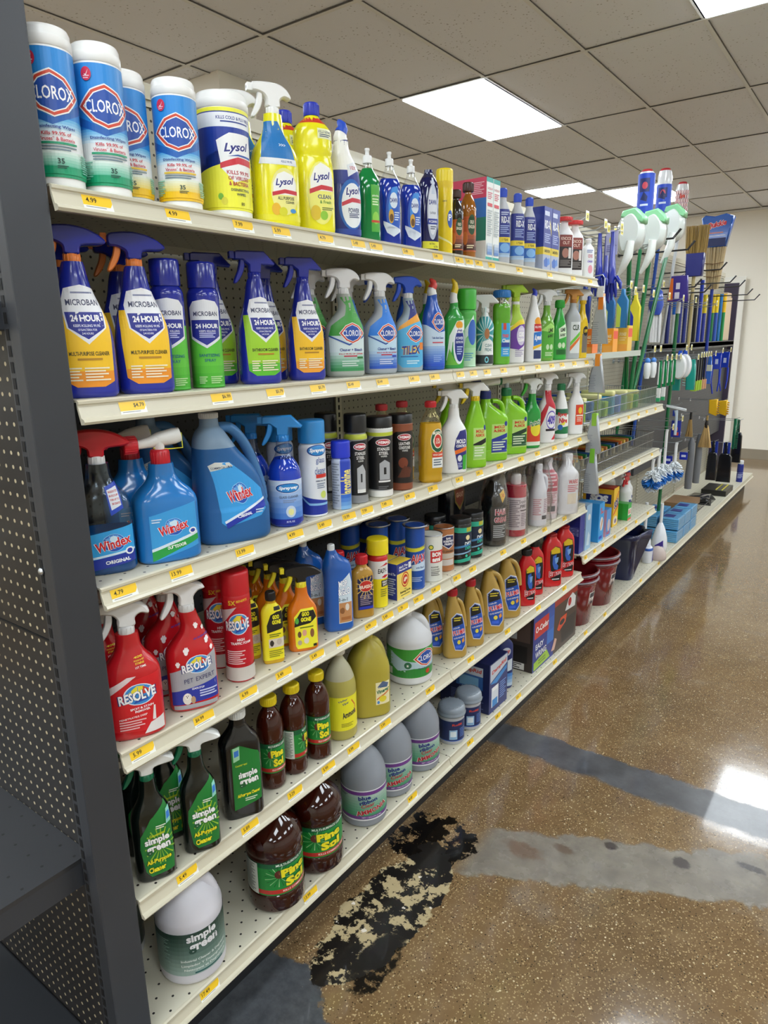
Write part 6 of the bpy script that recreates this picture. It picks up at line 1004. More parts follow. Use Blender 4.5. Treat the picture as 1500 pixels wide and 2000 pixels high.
item('carton', (-.161, 2.205, ZS['F']), .504, .262, 'big spin mop carton with red brand square and photo of a bucket', 'box', prof='box', d=.555, col='#25357e', hb=1, art=[R(-2.0, 0, -1, 1, '#3a3230'), R(-1.95, .52, -1.05, .9, '#5a4a44'), R(-1.9, .55, -1.3, .78, '#b4b8be'), R(-1.75, .02, -1.15, .14, '#e4e4e2'), L(-1.7, .03, -1.2, .13, 3, '#2a2a2a'), R(-1.95, .15, -1.1, .45, '#1f1c1c'),
    R(-1, 0, -.1, 1, '#26388c'), G(-.4, .3, -.1, 1, '#3a7ad0', '#2a4aa0', 3), R(-.1, 0, 1, 1, '#4a3a32'), R(-.1, .88, 1, 1, '#a8301f'), R(-.95, .58, -.35, .88, '#c8302a'), T('O-Cedar', -.63, .73, .11, '#f4f4f2', .55, .03), T('EASY', -.72, .42, .10, '#f2f4f8', .34, .02), T('WRING', -.66, .27, .11, '#f2f4f8', .46, .02), P([(-.95, .02), (-.95, .16), (-.4, .22), (-.25, .04)], '#9fc83a'), T('MACHINE', -.6, .14, .03, '#2a4a1a', .3), T('WASHABLE', -.6, .09, .03, '#2a4a1a', .32),
    P([(.3, .08), (.9, .08), (.95, .5), (.2, .5)], '#2a2524'), P([(.05, .42), (.2, .6), (.5, .6), (.45, .45), (.15, .36)], '#d8502a'), E(.28, .5, .12, .05, '#2a2a30'), P([(.4, .66), (.55, .86), (.75, .92), (.92, .8), (.9, .62)], '#dfe0e2'), E(.62, .78, .08, .08, '#b8202a'), P([(-.2, .1), (-.05, .3), (.05, .25), (-.05, .08)], '#d8b0a0')])

# ================================================================== price tags in the channels
TAGS = {'A': [0.077, 0.237, 0.395, 0.503, 0.647, 0.767, 0.839, 0.981, 1.131, 1.252, 1.312, 1.372, 1.457, 1.661, 1.92, 2.155, 2.345], 'B': [0.103, 0.308, 0.46, 0.6, 0.734, 0.856, 1.007, 1.115, 1.265, 1.347, 1.44, 1.56, 1.706, 1.844, 1.975, 2.078, 2.211, 2.353], 'C': [0.045, 0.173, 0.342, 0.5, 0.605, 0.701, 0.777, 0.866, 0.98, 1.105, 1.265, 1.399, 1.55, 1.721, 1.869, 2.036, 2.162, 2.316], 'D': [0.045, 0.196, 0.324, 0.437, 0.557, 0.658, 0.782, 0.862, 0.94, 1.023, 1.123, 1.255, 1.363, 1.593, 1.769, 1.97, 2.185], 'E': [0.117, 0.299, 0.453, 0.582, 0.69, 0.841, 1.09, 1.358, 1.65, 1.938, 2.225], 'F': [0.145, 0.489, 0.982, 1.364, 1.586, 1.77, 2.152, 2.541, 2.828, 3.468, 3.865], 'G': [2.704, 2.85, 3.007, 3.176, 3.327, 3.499], 'H': [2.625, 2.814, 2.995, 3.127, 3.246, 3.496], 'I': [2.48, 2.603, 2.721, 2.904, 3.094, 3.28, 3.512]}
PRICE = {('A', 0): '4.99', ('A', 1): '4.99', ('A', 2): '7.99', ('A', 3): '5.99', ('A', 4): '4.79', ('B', 0): '$4.79', ('B', 1): '$6.99', ('B', 2): '$5.79', ('B', 3): '$5.79', ('B', 4): '$5.49', ('B', 5): '$5.49', ('C', 0): '4.79', ('C', 1): '13.99', ('C', 2): '13.99', ('C', 3): '4.99', ('C', 4): '3.49', ('C', 5): '10.99', ('C', 6): '7.99', ('C', 7): '7.49', ('C', 8): '8.99', ('C', 9): '5.99',
         ('D', 0): '5.99', ('D', 1): '$6.99', ('D', 2): '6.99', ('D', 3): '5.49', ('D', 4): '5.49', ('D', 5): '8.49', ('D', 6): '4.99', ('D', 7): '5.49', ('D', 8): '1.79', ('E', 0): '5.49', ('E', 1): '5.89', ('E', 2): '3.29', ('E', 3): '5.99', ('E', 4): '5.99', ('E', 5): '3.99', ('F', 0): '17.49', ('F', 1): '13.99', ('F', 2): '4.49'}
prods = [o for o in C.objects if o.type == 'EMPTY' and 'category' in o.keys() and o['category'] not in ('shelf', 'ceiling light', 'hook')]
used = {}
nx, nz = (.0110 / .0211), 0
tl = math.atan2(.011, .018)      # lean of the channel face
for key, ysl in TAGS.items():
    for i, y_ in enumerate(ysl):
        z = ZS[key]
        near = sorted((abs(o.location.y - y_), o.name) for o in prods if abs(o.location.z - z) < .02 and o.location.x > -.13)
        nm = bpy.data.objects[near[0][1]]['label'] if near else ''
        pr = PRICE.get((key, i))
        k_ = (nm, key); used[k_] = used.get(k_, 0) + 1
        wd = {'A': 'top shelf', 'B': 'second shelf', 'C': 'third shelf', 'D': 'fourth shelf', 'E': 'fifth shelf', 'F': 'bottom deck', 'G': 'upper basket shelf', 'H': 'lower basket shelf', 'I': 'box shelf'}[key]
        o_ = ('first', 'second', 'third', 'fourth', 'fifth', 'sixth', 'seventh', 'eighth', 'ninth', 'tenth', 'eleventh', 'twelfth', 'thirteenth', 'fourteenth', 'fifteenth', 'sixteenth', 'seventeenth', 'eighteenth')[i]
        lab = 'yellow and white price tag%s, %s along the edge of the %s' % (' reading ' + pr if pr else '', o_, wd)
        w = .054 if y_ < 1.21 else .047
        if key in 'GHI': w = .04
        t = empty('price_tag', (.0, y_, z - .0205), 0, lab, 'price tag', 'price tags on the %s' % wd)
        # local plane follows the slanted channel face: p(u, v) with v up the slope
        sx, sz = -.0059 / .01895, .0180 / .01895
        def pp(u, v, off): return (.0040 + v * sx + off * sz, u, v * sz + off * .31)
        m = MB(); lo, hi = -.0155 if key != 'B' else -.020, .0118
        tw_ = w / 2; mid = -.0045
        q = [pp(-tw_, lo, .0004), pp(tw_, lo, .0004), pp(tw_, hi, .0004), pp(-tw_, hi, .0004)]
        bk = [pp(-tw_, lo, .0), pp(tw_, lo, .0), pp(tw_, hi, .0), pp(-tw_, hi, .0)]
        m.add(bk + q, [(4, 5, 6, 7), (3, 2, 1, 0), (0, 1, 5, 4), (1, 2, 6, 5), (2, 3, 7, 6), (3, 0, 4, 7)], '#eceeea'); m.build('tag_card', t)
        m = MB(); m.add([pp(-tw_, mid, .0006), pp(tw_ * (.95 if i % 2 else .8), mid, .0006), pp(tw_ * .98, hi * .2, .0006), pp(tw_ * .98, hi, .0006), pp(-tw_, hi, .0006)], [(0, 1, 2, 3, 4)], '#f0c52a')
        for r_ in range(2): m.add([pp(-tw_ * .85, mid - .003 - r_ * .004, .0006), pp(tw_ * (.5 - .3 * r_), mid - .003 - r_ * .004, .0006), pp(tw_ * (.5 - .3 * r_), mid - .0018 - r_ * .004, .0006), pp(-tw_ * .85, mid - .0018 - r_ * .004, .0006)], [(0, 1, 2, 3)], '#8a8a84')
        tv, fs, tw, th = text2d(pr or '5.49', .012); s_ = .0082 / th; s_ = min(s_, .026 / tw)
        cx = tw_ * .45 if key == 'B' and i < 4 else -tw_ * .42
        m.add([pp(cx + a * s_, .0042 + b * s_, .0009) for a, b in tv], fs, '#2a2416'); m.build('print', t)

# ================================================================== third bay: box shelf
def carton(lab, X, Y, z, w, d, h, col, art=(), yaw=0):
    return item('carton', (X, Y, z), w, h, lab, 'box', prof='box', d=d / w, col=col, hb=1, art=list(art), yaw=yaw)
zi = ZS['I']
carton('dark blue glove carton with vertical lettering, nearest on the box shelf', -.115, 2.485, zi, .06, .18, .215, '#232c80', [T('LATEX FREE', -2.0, .5, .25, '#8a94d0', 1.4, .02, 0, -1.57), R(-4, .9, -1, 1, '#1a2268'), L(-3.8, .1, -2.6, .8, 12, '#5a64b0'), R(-1, 0, 1, 1, '#2a3490')])
carton('pale blue nitrile glove carton with navy corner, second on the box shelf', -.095, 2.56, zi, .075, .15, .225, '#9fc0e0', [R(-3, 0, -1, 1, '#a4bcdc'), T('NITRILE', -1.45, .5, .3, '#3a5a90', 1.6, .03, 0, -1.57), R(-1, 0, 1, 1, '#8fb8dc'), P([(-1, 1), (1, 1), (1, .62), (-1, .45)], '#1f2470'), E(.1, .72, .45, .07, '#e4e6ea'), P([(-.5, .1), (0, .4), (.6, .3), (.4, .08)], '#c8dcec')])
carton('bright blue scrub pad carton in front of the yellow one', -.075, 2.73, zi, .075, .12, .20, '#2a9ae0', [R(-2.6, 0, -1, 1, '#2a90d8'), R(-1, 0, 1, 1, '#2f9fe4'), T('Mr', -.2, .84, .08, '#d8402a', .5, .05), T('Clean', .1, .76, .08, '#d8402a', 1.1, .05), E(.1, .45, .6, .18, '#e8e4e0'), P([(-.3, .32), (.3, .6), (.5, .5), (0, .3)], '#c88a5a'), R(-.7, .06, .5, .14, '#1f4ac0')])
carton('low pink and blue scrub pad carton beside the bright blue one', -.06, 2.845, zi, .07, .09, .145, '#3a8ad0', [R(-2.3, 0, -1, 1, '#e4a8b8'), R(-1, 0, 1, 1, '#4a94d8'), P([(-1, 1), (1, 1), (1, .8), (-1, .7)], '#d8485a'), E(.1, .4, .6, .22, '#d8c0c0'), T('ERASER', 0, .12, .12, '#c83040', 1.4, .04)])
sos = [R(-5, 0, -1, 1, '#e8b82a'), R(-4.6, .60, -1.3, .84, '#1f2a78'), T('SOS', -2.9, .72, .18, '#f2f2f4', 2.4, .08, .1, .0), R(-5, .97, -1, 1, '#a82a1c'), R(-1, 0, 1, 1, '#f0c62a'), P([(-.9, .55), (.95, .92), (.95, .86), (-.9, .49)], '#cf3a24'), P([(-.85, .42), (.95, .70), (.95, .42), (-.85, .18)], '#f0c62a'), T('SOS', .05, .58, .22, '#f4f4f4', 1.75, .12, .15, .3), T('SOS', .05, .58, .21, '#1f2a78', 1.6, .06, .15, .3), P([(-.85, .34), (.95, .56), (.95, .5), (-.85, .28)], '#cf3a24'), E(0, .15, .8, .11, '#e4dcc8'), E(.1, .13, .4, .06, '#7a5a8a')]
def lid_strip(o, W, D, h, c):
    m = MB(); m.box(-D, -W, h, D, W, h + .0012, c); m.build('carton_top', o)
for k, (x_, y_) in enumerate(((-.135, 3.06), (-.33, 2.98))):
    o = carton(('yellow soap pad carton with dark red top on the box shelf', 'second yellow soap pad carton standing behind the first')[k], x_, y_, zi, .085, .17, .215, '#e8b82a', sos); lid_strip(o, .0425, .085, .2152, '#9c2a20')
for k in range(2): carton(('small green scrubber carton in front of the white trigger bottles', 'small green scrubber carton stacked behind its twin')[k], -.065 - .10 * k, 3.235 + .01 * k, zi, .06, .08, .095 + .03 * k, '#1f9a3a', [R(-2, 0, 2, 1, '#28a845'), R(-.9, .3, .9, .7, '#e4e8e0'), T('BRILLO', 0, .5, .25, '#c8302a', 1.5, .04), R(-1, 0, 1, .12, '#d8402a')])
s_ = item('spray_bottle', (-.10, 3.38, zi), .075, .225, 'small white spray bottle with red trigger on the box shelf, front one', 'spray bottle', prof='block', d=.95, n=2, col='#e4e6e8', hb=.76, cap=('trig', '#c8242c', '#c8242c', '#e0e0e0', '#c8242c', 'b', .85), art=[R(-.6, .12, .3, .3, '#4a4a52'), R(-.5, .4, .2, .5, '#3a4a8a'), L(.4, .2, 1, .5, 4, '#8a8a94')])
again(s_, abs_=(-.13, 3.50, zi + .0006), label='small white spray bottle with red trigger, just behind the front one')
s_ = item('spray_bottle', (-.17, 3.40, zi), .095, .285, 'tall white spray bottle with black label and red trigger on the box shelf', 'spray bottle', prof='block', d=.95, n=2, col='#e4e6e8', hb=.79, cap=('trig', '#c8242c', '#c8242c', '#e0e0e0', '#c8242c', 'b', .95), art=[R(-1.4, .1, 1.4, .58, '#2c2d33'), E(.0, .42, .3, .08, '#e4e6e8'), E(.0, .42, .2, .05, '#2c2d33'), L(-.6, .2, .6, .3, 2, '#b8b8be')])
s_.location = (-.22, 3.42, zi + .0006)
again(s_, abs_=(-.20, 3.56, zi + .0006), label='tall white spray bottle with black label, farthest on the box shelf')

# ------------------------------------------------------------------ wire baskets on the two upper shelves
WIRE = '#a9adb2^'
def basket(key, lab):
    z = ZS[key] + .001; o = empty('wire_basket', (0, 2.45, z), 0, lab, 'basket')
    m = MB()
    for zz in (.003, .05, .10): m.tube([(-.42, .01, zz), (-.03, .01, zz), (-.03, 1.18, zz), (-.42, 1.18, zz), (-.42, .01, zz)], .0022, WIRE, 6)
    m.build('rim_wires', o)
    m = MB()
    for k in range(84): m.box(-.0315, .018 + k * .0138, .002, -.0295, .020 + k * .0138, .10, WIRE)
    for k in range(28): m.box(-.41 + k * .0138, .009, .002, -.408 + k * .0138, .011, .10, WIRE); m.box(-.41 + k * .0138, 1.179, .002, -.408 + k * .0138, 1.181, .10, WIRE)
    m.build('upright_wires', o)
    m = MB()
    for k in range(14): m.box(-.42, .02 + k * .088, .001, -.03, .022 + k * .088, .0028, WIRE)
    m.build('floor_wires', o)
basket('G', 'long chrome wire basket on the upper of the two basket shelves'); basket('H', 'long chrome wire basket on the lower basket shelf, filled with darker brushes')
def pad(name, lab, X, Y, Z_, a, b, c, col, group, cat, rz, col2=None):
    m = MB(); m.box(-a / 2, -b / 2, 0, a / 2, b / 2, c, col, min(a, b, c) * .22)
    if col2: m.box(-a / 2, -b / 2, c, a / 2, b / 2, c * 1.3, col2, c * .1)
    o = m.build(name, loc=(X, Y, Z_), rot=(0, 0, rz)); return tag(o, lab, cat, group)
rnd = random.Random(5)
for k in range(18):
    c = ('#2a6ad0', '#9fc83a', '#4aa0e0', '#7a8ad8', '#d8e04a', '#3aa86a')[min(5, int(k / 18 * 6))] if k % 3 else ('#a8cc3a', '#2f62d8')[k % 2]
    nm = {'#2a6ad0': 'blue', '#9fc83a': 'lime', '#4aa0e0': 'sky blue', '#7a8ad8': 'lavender', '#d8e04a': 'yellow', '#3aa86a': 'green', '#a8cc3a': 'lime', '#2f62d8': 'blue'}[c]
    pad('sponge', '%s sponge lying in the upper wire basket' % nm, -.13 - .19 * (k % 2), 2.50 + .0505 * k + .0, ZS['G'] + .005, .17, .042, .075 + rnd.uniform(0, .018), c, '%s sponges in the upper wire basket' % nm, 'sponge', 0, '#e4e0a0' if k % 4 == 0 else None)
for k in range(18):
    c = ('#2a2c30', '#23508a', '#1f6a3a', '#b5703a', '#d8b04a', '#c8642a')[(k * 5) % 6]; nm = {'#2a2c30': 'black', '#23508a': 'blue', '#1f6a3a': 'dark green', '#b5703a': 'brown', '#d8b04a': 'straw coloured', '#c8642a': 'orange'}[c]
    o = empty('scrub_brush', (-.22, 2.51 + .0615 * k, ZS['H'] + .004), 0, '%s hand scrub brush in the lower wire basket' % nm, 'brush', '%s scrub brushes in the lower wire basket' % nm)
    m = MB(); m.tube([(-.12, 0, .055), (.0, 0, .06), (.10, 0, .062)], [.008, .017, .012], c, 10); m.build('handle', o)
    m = MB()
    for i in range(7): m.box(-.08 + i * .022, -.012, .0, -.068 + i * .022, .012, .05, '#d8cfae' if k % 2 else '#8a8c90')
    m.build('bristles', o)
# small ledge with orange sponge packs
m = MB(); m.box(-.455, 2.46, 1.485, -.08, 3.42, 1.497, '#b8c0b6'); m.box(-.085, 2.46, 1.497, -.08, 3.42, 1.515, '#b8c0b6')
tag(m.build('small_ledge'), 'narrow grey metal ledge holding the orange sponge packs', 'shelf')
for k, (x_, y_, w_, h_, c, nm) in enumerate(((-.115, 2.70, .055, .13, '#f07a2a', 'nearest orange sponge pack on the narrow ledge'), (-.20, 2.78, .06, .125, '#f28a3a', 'orange sponge pack tucked behind the nearest one'), (-.15, 3.10, .075, .135, '#f2a02a', 'yellow orange sponge pack in the middle of the ledge'), (-.13, 3.28, .085, .15, '#f0c04a', 'golden sponge pack at the far side of the ledge'))):
    o = item('sponge_pack', (x_, y_, 1.497), .075, h_, nm, 'sponge pack', prof='box', d=.75, col=c, hb=1, art=[R(-2.4, .05, -1.08, .35, '#f0a84a'), T('SPONGE', -1.75, .7, .12, '#f8ecc0', 1.0, .03), L(-2.2, .45, -1.2, .6, 2, '#f4d8a0'), R(-.9, .6, .9, .9, '#e84a2a')])

# ------------------------------------------------------------------ hanging clip strip at the end of the third bay
o = empty('clip_strip', (.028, 2.452, 0), 0, 'long hanging wire strip at the near edge of the third bay', 'wire strip')
m = MB(); m.tube([(-.05, 0, 1.845), (-.01, 0, 1.85), (0, 0, 1.835), (0, 0, .90)], .0022, WIRE, 6)
for k in range(12): m.tube([(0, 0, 1.74 - k * .072), (.006, -.012, 1.735 - k * .072), (.004, -.022, 1.745 - k * .072)], .0012, WIRE, 5)
m.build('wire', o)
m = MB(); m.box(-.002, -.045, 1.776, .002, -.002, 1.782, '#ececec'); m.box(-.012, -.05, 1.755, .014, -.046, 1.80, '#ececec'); m.build('clip', o)
for k, (z0, h, c) in enumerate(((1.56, .20, '#e8842a'), (1.35, .16, '#e8902a'), (1.08, .17, '#8fc43a'), (.89, .20, '#7fc83a'))):
    o = empty('hanging_pouch', (.03, 2.425, z0), 0, ('topmost', 'second', 'third', 'lowest')[k] + ' clear pouch hanging on the wire strip, %s header' % ('orange' if k < 2 else 'lime green'), 'pouch', None)
    m = MB(); m.slab([(-.036, 0), (.036, 0), (.034, h * .45), (.012, h), (-.012, h)], .010, '#aeb3b8b', .004, axis='y'); m.build('pouch', o)
    m = MB(); m.slab([(-.010, h * .72), (.012, h * .72), (.012, h * 1.05), (-.010, h * 1.05)], .0112, c, .001, axis='y'); m.build('header', o)
    m = MB(); body = BoxBody(.03, .01, h)
    m2 = MB(); 
    for i in range(10): m2.box(-.033, -.0112, .01 + i * h * .045, -.004 - .003 * (i % 3), -.0104, .01 + i * h * .045 + .002, '#7a7f88')
    m2.build('print', o)

# ------------------------------------------------------------------ hooks with price plates
def hook(x1, y_, z_, lab, group, x0=None, double=False, plate=True, c='#bfc3c8^'):
    x0 = BX if x0 is None else x0
    o = empty('peg_hook', (x0, y_, z_), 0, lab, 'hook', group); L_ = x1 - x0; m = MB()
    for dy in ((-.012, .012) if double else (0,)): m.tube([(0, dy, 0), (L_ - .04, dy, .002), (L_, dy, .02 if not double else .05)], .0026 if not double else .004, c, 6)
    m.box(-.001, -.02, -.012, .002, .02, .012, c); m.build('prong', o)
    if plate:
        m = MB(); m.tube([(0, 0, .014), (L_ + .004, 0, .022)], .0018, c, 6); m.build('label_wire', o)
        m = MB(); m.box(L_ + .002, -.018, .004, L_ + .004, .018, .045, '#f0f0e6'); m.box(L_ + .0041, -.014, .008, L_ + .0048, .014, .036, '#e8d84a'); m.box(L_ + .0049, -.006, .014, L_ + .0052, .005, .028, '#4a4420'); m.build('price_plate', o)
    return o
for k, (x_, y_, z_) in enumerate(((-.10, 2.24 + .30, 2.085), (-.10, 2.78, 2.08), (-.10, 3.02, 2.075), (-.10, 3.26, 2.07), (-.10, 3.5, 2.06))):
    hook(x_, y_, z_, ('nearest', 'second', 'third', 'fourth', 'fifth')[k] + ' wire hook with yellow price plate above the blue gloves', 'price plate hooks along the top')
for k in range(8):
    y_ = 2.9 + .34 * k; hook(-.08, y_, 1.80 - .0 * k, 'wire hook with price plate in the middle row, %s from the blue gloves' % ('first', 'second', 'third', 'fourth', 'fifth', 'sixth', 'seventh', 'eighth')[k], 'price plate hooks in the middle row')
for k, (y_, z_) in enumerate(((3.75, 2.13), (4.1, 2.10), (4.45, 1.90), (4.75, 1.88), (5.2, 2.06), (5.6, 1.99), (6.0, 1.98), (6.4, 1.93), (6.8, 1.90))):
    hook(.0 if k < 2 else -.02, y_, z_, 'long double black hook arm holding brooms, %s from the near side' % ('first', 'second', 'third', 'fourth', 'fifth', 'sixth', 'seventh', 'eighth', 'ninth')[k], 'long double hook arms', double=True, plate=False, c='#55585d^')
HUNG = []
def hang(z_, x1=None):
    HUNG.append((z_, x1))
# ------------------------------------------------------------------ long goods hanging in the third bay
GB = '#1c2f9cb'
def glove(X, Y, z0, h, w, lab, col=GB):
    o = empty('rubber_glove', (X, Y, z0), 0, lab, 'glove', None); m = MB()
    m.tube([(0, 0, h), (0, .004, h * .78), (.004, 0, h * .5), (.006, 0, h * .34), (.004, 0, h * .24)], [w * .30, w * .36, w * .5, w * .62, w * .55], col, 14, flat=.45); m.build('cuff', o)
    for k in range(4):
        m = MB(); x_ = (-.42 + .28 * k) * w; m.tube([(x_ * .7, 0, h * .28), (x_, 0, h * .12), (x_ * 1.1, .003, (.0, -.02, -.01, .03)[k] * h)], [w * .15, w * .14, w * .08], col, 10); m.build('finger', o)
    m = MB(); m.tube([(w * .4, 0, h * .34), (w * .75, 0, h * .24), (w * .8, 0, h * .15)], [w * .16, w * .15, w * .09], col, 10); m.build('thumb', o)
    return o
glove(-.045, 2.74, 1.76, .30, .062, 'long shiny blue rubber glove hanging in front on the first hook')
glove(-.085, 2.68, 1.78, .27, .055, 'dark blue rubber glove on the same hook, left behind the shiny one')
glove(-.115, 2.86, 1.74, .32, .055, 'long blue rubber glove hanging behind the header card')
o = item('glove_card', (-.07, 2.80, 1.965), .055, .11, 'lavender header card with yellow sticker between the blue gloves', 'card', prof='box', d=.06, col='#b8b8dc', hb=1, art=[E(0, .6, .4, .16, '#e8e04a'), L(-.8, .1, .8, .4, 4, '#6a6aa8')], yaw=-80)
for k, (x_, y_, z0, h, c1, c2, lab) in enumerate(((-.17, 3.12, 1.60, .235, '#2a6aa8', '#d8e07a', 'blue and lime sponge refill strip hanging behind the orange packs'), (-.13, 3.21, 1.635, .20, '#3a80b8', '#c8dc5a', 'pale blue sponge refill strip next to the lime one'), (-.15, 3.50, 1.565, .265, '#e8d83a', '#2638a8', 'yellow and blue cloth pack hanging beside the green broom handle'), (-.26, 3.0, 1.66, .19, '#203a90', '#8ab0d8', 'dark blue cloth pack hanging at the back'), (-.24, 3.66, 1.60, .22, '#24389a', '#e4e8ee', 'blue brush pack behind the green broom handles'))):
    o = empty('hanging_pack', (x_, y_, z0), 0, lab, 'cloth pack'); m = MB()
    m.slab([(-.028, 0), (.028, 0), (.030, h * .7), (.012, h * .86), (.008, h), (-.008, h), (-.012, h * .86), (-.030, h * .7)], .012, c1, .004, axis='y'); m.build('pack', o)
    m = MB(); m.slab([(.004, h * .02), (.027, h * .02), (.027, h * .66), (.004, h * .5)], .0128, c2, .001, axis='y'); m.build('insert', o)

def broom(name, X, Y, z0, z1, lab, hc, head, tilt=(0, 0), group=None, cat='broom'):
    o = empty(name, (X, Y, z0), 0, lab, cat, group); H = z1 - z0; m = MB()
    m.tube([(0, 0, 0), (tilt[0], tilt[1], H)], .0125, hc, 12); m.build('handle', o); return o, (tilt[0], tilt[1], H)
GR = '#0f6a3ab'
for k, (x0, y0, dx, dy, zb, zt, lab) in enumerate(((-.17, 3.50, .04, -.24, 1.22, 2.07, 'green broom handle nearest, head wrapped in clear plastic'), (-.16, 3.52, .06, .03, 1.21, 2.10, 'green broom handle in the middle of the three wrapped brooms'), (-.17, 3.60, .05, .42, 1.21, 2.19, 'green broom handle farthest of the three, leaning most'))):
    o, t = broom('angle_broom', x0, y0, zb, zt, lab, GR, None, (dx, dy), 'wrapped brooms with green handles')
    X, Y, Z_ = t
    m = MB(); m.slab([(-.055, -.02), (.03, -.06), (.062, .03), (.045, .12), (-.02, .15), (-.07, .08)], .05, '#d3dad6b', .02, cx=X, cy=Y, z0=Z_, axis='y', sm=True); h_ = m.build('brush_head', o)
    m = MB(); m.slab([(-.072, .085), (.045, .125), (.035, .155), (-.03, .165), (-.075, .12)], .045, '#8fd6a0', .008, cx=X, cy=Y, z0=Z_, axis='y'); m.build('head_block', h_)
    m = MB(); m.tube([(X + .02, Y - .05, Z_ + .0), (X + .015, Y - .06, Z_ - .07), (X - .01, Y - .06, Z_ - .13), (X - .035, Y - .06, Z_ - .17)], [.020, .024, .017, .008], '#e2e6e2b', 12); m.build('dust_pan_lip', o)
o, t = broom('green_pole', -.20, 4.55, ZS['F'] + .001, 1.98, 'green pole with long white grip rising behind the black hook arms', GR, None, (.03, -.02), None, 'pole')
m = MB(); m.tube([(.028, -.02, 1.57), (.03, -.02, 1.65), (.03, -.02, 1.80)], [.016, .0135, .02], '#e6e8e6', 14); m.build('grip', o)
for k, (X, Y, z0, h, c, w, lab) in enumerate(((-.25, 3.88, 2.25, .28, '#1f48c0', .046, 'blue wrapped mop refill standing upright, left of two'), (-.25, 4.26, 2.31, .29, '#1f48c0', .044, 'blue and silver wrapped mop refill standing upright, right of two'), (-.25, 4.70, 2.32, .27, '#d8b8b8', .040, 'pink honeycomb patterned wrapped mop refill standing upright'))):
    o = empty('wrapped_mop', (X, Y, z0), 0, lab, 'mop'); m = MB(); w_ = w
    rs_ = []
    rn = random.Random(k)
    for q in range(9):
        t = q / 8; rs_.append([(w_ * (1 + rn.uniform(-.05, .05)) * (1 if t < .9 else .85) * math.cos(a), w_ * (1 + rn.uniform(-.05, .05)) * (1 if t < .9 else .85) * math.sin(a), t * h) for a in [2 * PI * i / 20 for i in range(20)]])
    m.rings(rs_, '#dfe1e4b'); m.build('mop_yarn', o)
    b = Body([(0, w_ * 1.04, w_ * 1.04, 0, 2), (h, w_ * 1.04, w_ * 1.04, 0, 2)]); m = MB()
    top = .96 if k == 0 else .72 if k == 1 else 0
    if k < 2: a = [R(-3.1, .02, 3.1, top, c), R(-2.2, .62 * top, -.9, .9 * top, '#202c6a'), E(-1.5, .75 * top, .35, .07, '#c84a5a'), P([(-2.0, .45), (-1.6, .6), (-1.1, .5), (-1.2, .4)], '#14235a'), R(-2.0, .32, -1.0, .36, '#cfdcf0')]
    else: a = [P([(-2.6 + .35 * i + (.17 if j % 2 else 0) + .15 * math.cos(t), .1 + .1 * j + .055 * math.sin(t)) for t in [PI / 3 * q + PI / 6 for q in range(6)]], '#c8505c') for i in range(7) for j in range(8)] + [P([(-2.6 + .35 * i + (.17 if j % 2 else 0) + .12 * math.cos(t), .1 + .1 * j + .045 * math.sin(t)) for t in [PI / 3 * q + PI / 6 for q in range(6)]], '#ecd4d0') for i in range(7) for j in range(8)] + [R(-1.6, .0, -.9, .4, '#2a8a3a'), T('Spin', -1.3, .7, .12, '#d8402a', .7, .05)]
    paint(m, b, w_, h, a); m.build('wrapper', o)
    m = MB(); m.lathe([(w_ * .8, 0), (w_ * .6, .015), (.001, .02)], '#b8303a', z0=h, seg=16); m.build('mop_end', o)
    m = MB(); m.tube([(0, 0, 0), (-.06 if k == 2 else -.13, 0, (1.532 if k == 2 else ZS['F'] + .001) - z0)], .011, ('#1a7a4a', '#1c4fb0', '#c8ccd0')[k], 10); m.build('handle', o)
o = empty('string_mop', (-.20, 4.09, 1.53), 0, 'white string mop head in a clear and blue wrapper hanging by the green handles', 'mop'); m = MB(); rn = random.Random(9)
for k in range(26):
    a = rn.uniform(0, 6.28); r = rn.uniform(.01, .045); m.tube([(r * .4 * math.cos(a), r * .4 * math.sin(a), .31), (r * math.cos(a), r * math.sin(a), .18), (r * 1.15 * math.cos(a + .2), r * 1.15 * math.sin(a + .2), .02)], .0075, '#d9dadb', 6)
m.build('strings', o)
m = MB(); m.lathe([(.030, .19), (.048, .25), (.036, .33), (.012, .36)], '#2a50b8b', seg=18); m.build('header', o)
# corn brooms behind
def straw(o, pts, n, r, col, seed, name='bristles'):
    rn = random.Random(seed); m = MB()
    for k in range(n):
        a = rn.uniform(-1, 1); b = rn.uniform(-1, 1)
        m.tube([(x_ + a * wx, y_ + b * wy, z_) for x_, y_, z_, wx, wy in pts], [r, r, r * .6][:len(pts)] if len(pts) == 3 else r, col, 4)
    return m.build(name, o)
o = empty('corn_broom', (-.20, 5.02, 1.25), 0, 'corn broom with straw head up and dark blue paper band', 'broom'); m = MB(); m.tube([(0, 0, 0), (0, 0, .86)], .012, '#b8a878', 10); m.build('handle', o)
straw(o, [(0, 0, .78, .03, .02), (0, 0, .95, .07, .03), (0, 0, 1.11, .08, .03)], 150, .003, '#a88a4a', 3)
m = MB(); m.slab([(-.055, .76), (.055, .76), (.062, .92), (-.062, .92)], .035, '#262c7a', .006, axis='y'); m.build('band', o)
o = empty('corn_broom', (-.20, 5.66, 1.25), 0, 'large upside down corn broom in a blue wrapper with red script lettering', 'broom'); m = MB(); m.tube([(0, 0, 0), (0, 0, .75)], .013, '#1c3aa0', 10); m.build('handle', o)
straw(o, [(0, 0, .70, .04, .02), (0, 0, .90, .06, .03), (0, 0, 1.05, .075, .03)], 160, .0032, '#c9b48a', 4)
m = MB()
for k in range(3): m.tube([(-.066 - .004 * k, -.034, .80 + .05 * k), (0, -.042, .79 + .05 * k), (.066 + .004 * k, -.034, .80 + .05 * k)], .003, '#7a5a3a', 5)
m.build('stitching', o)
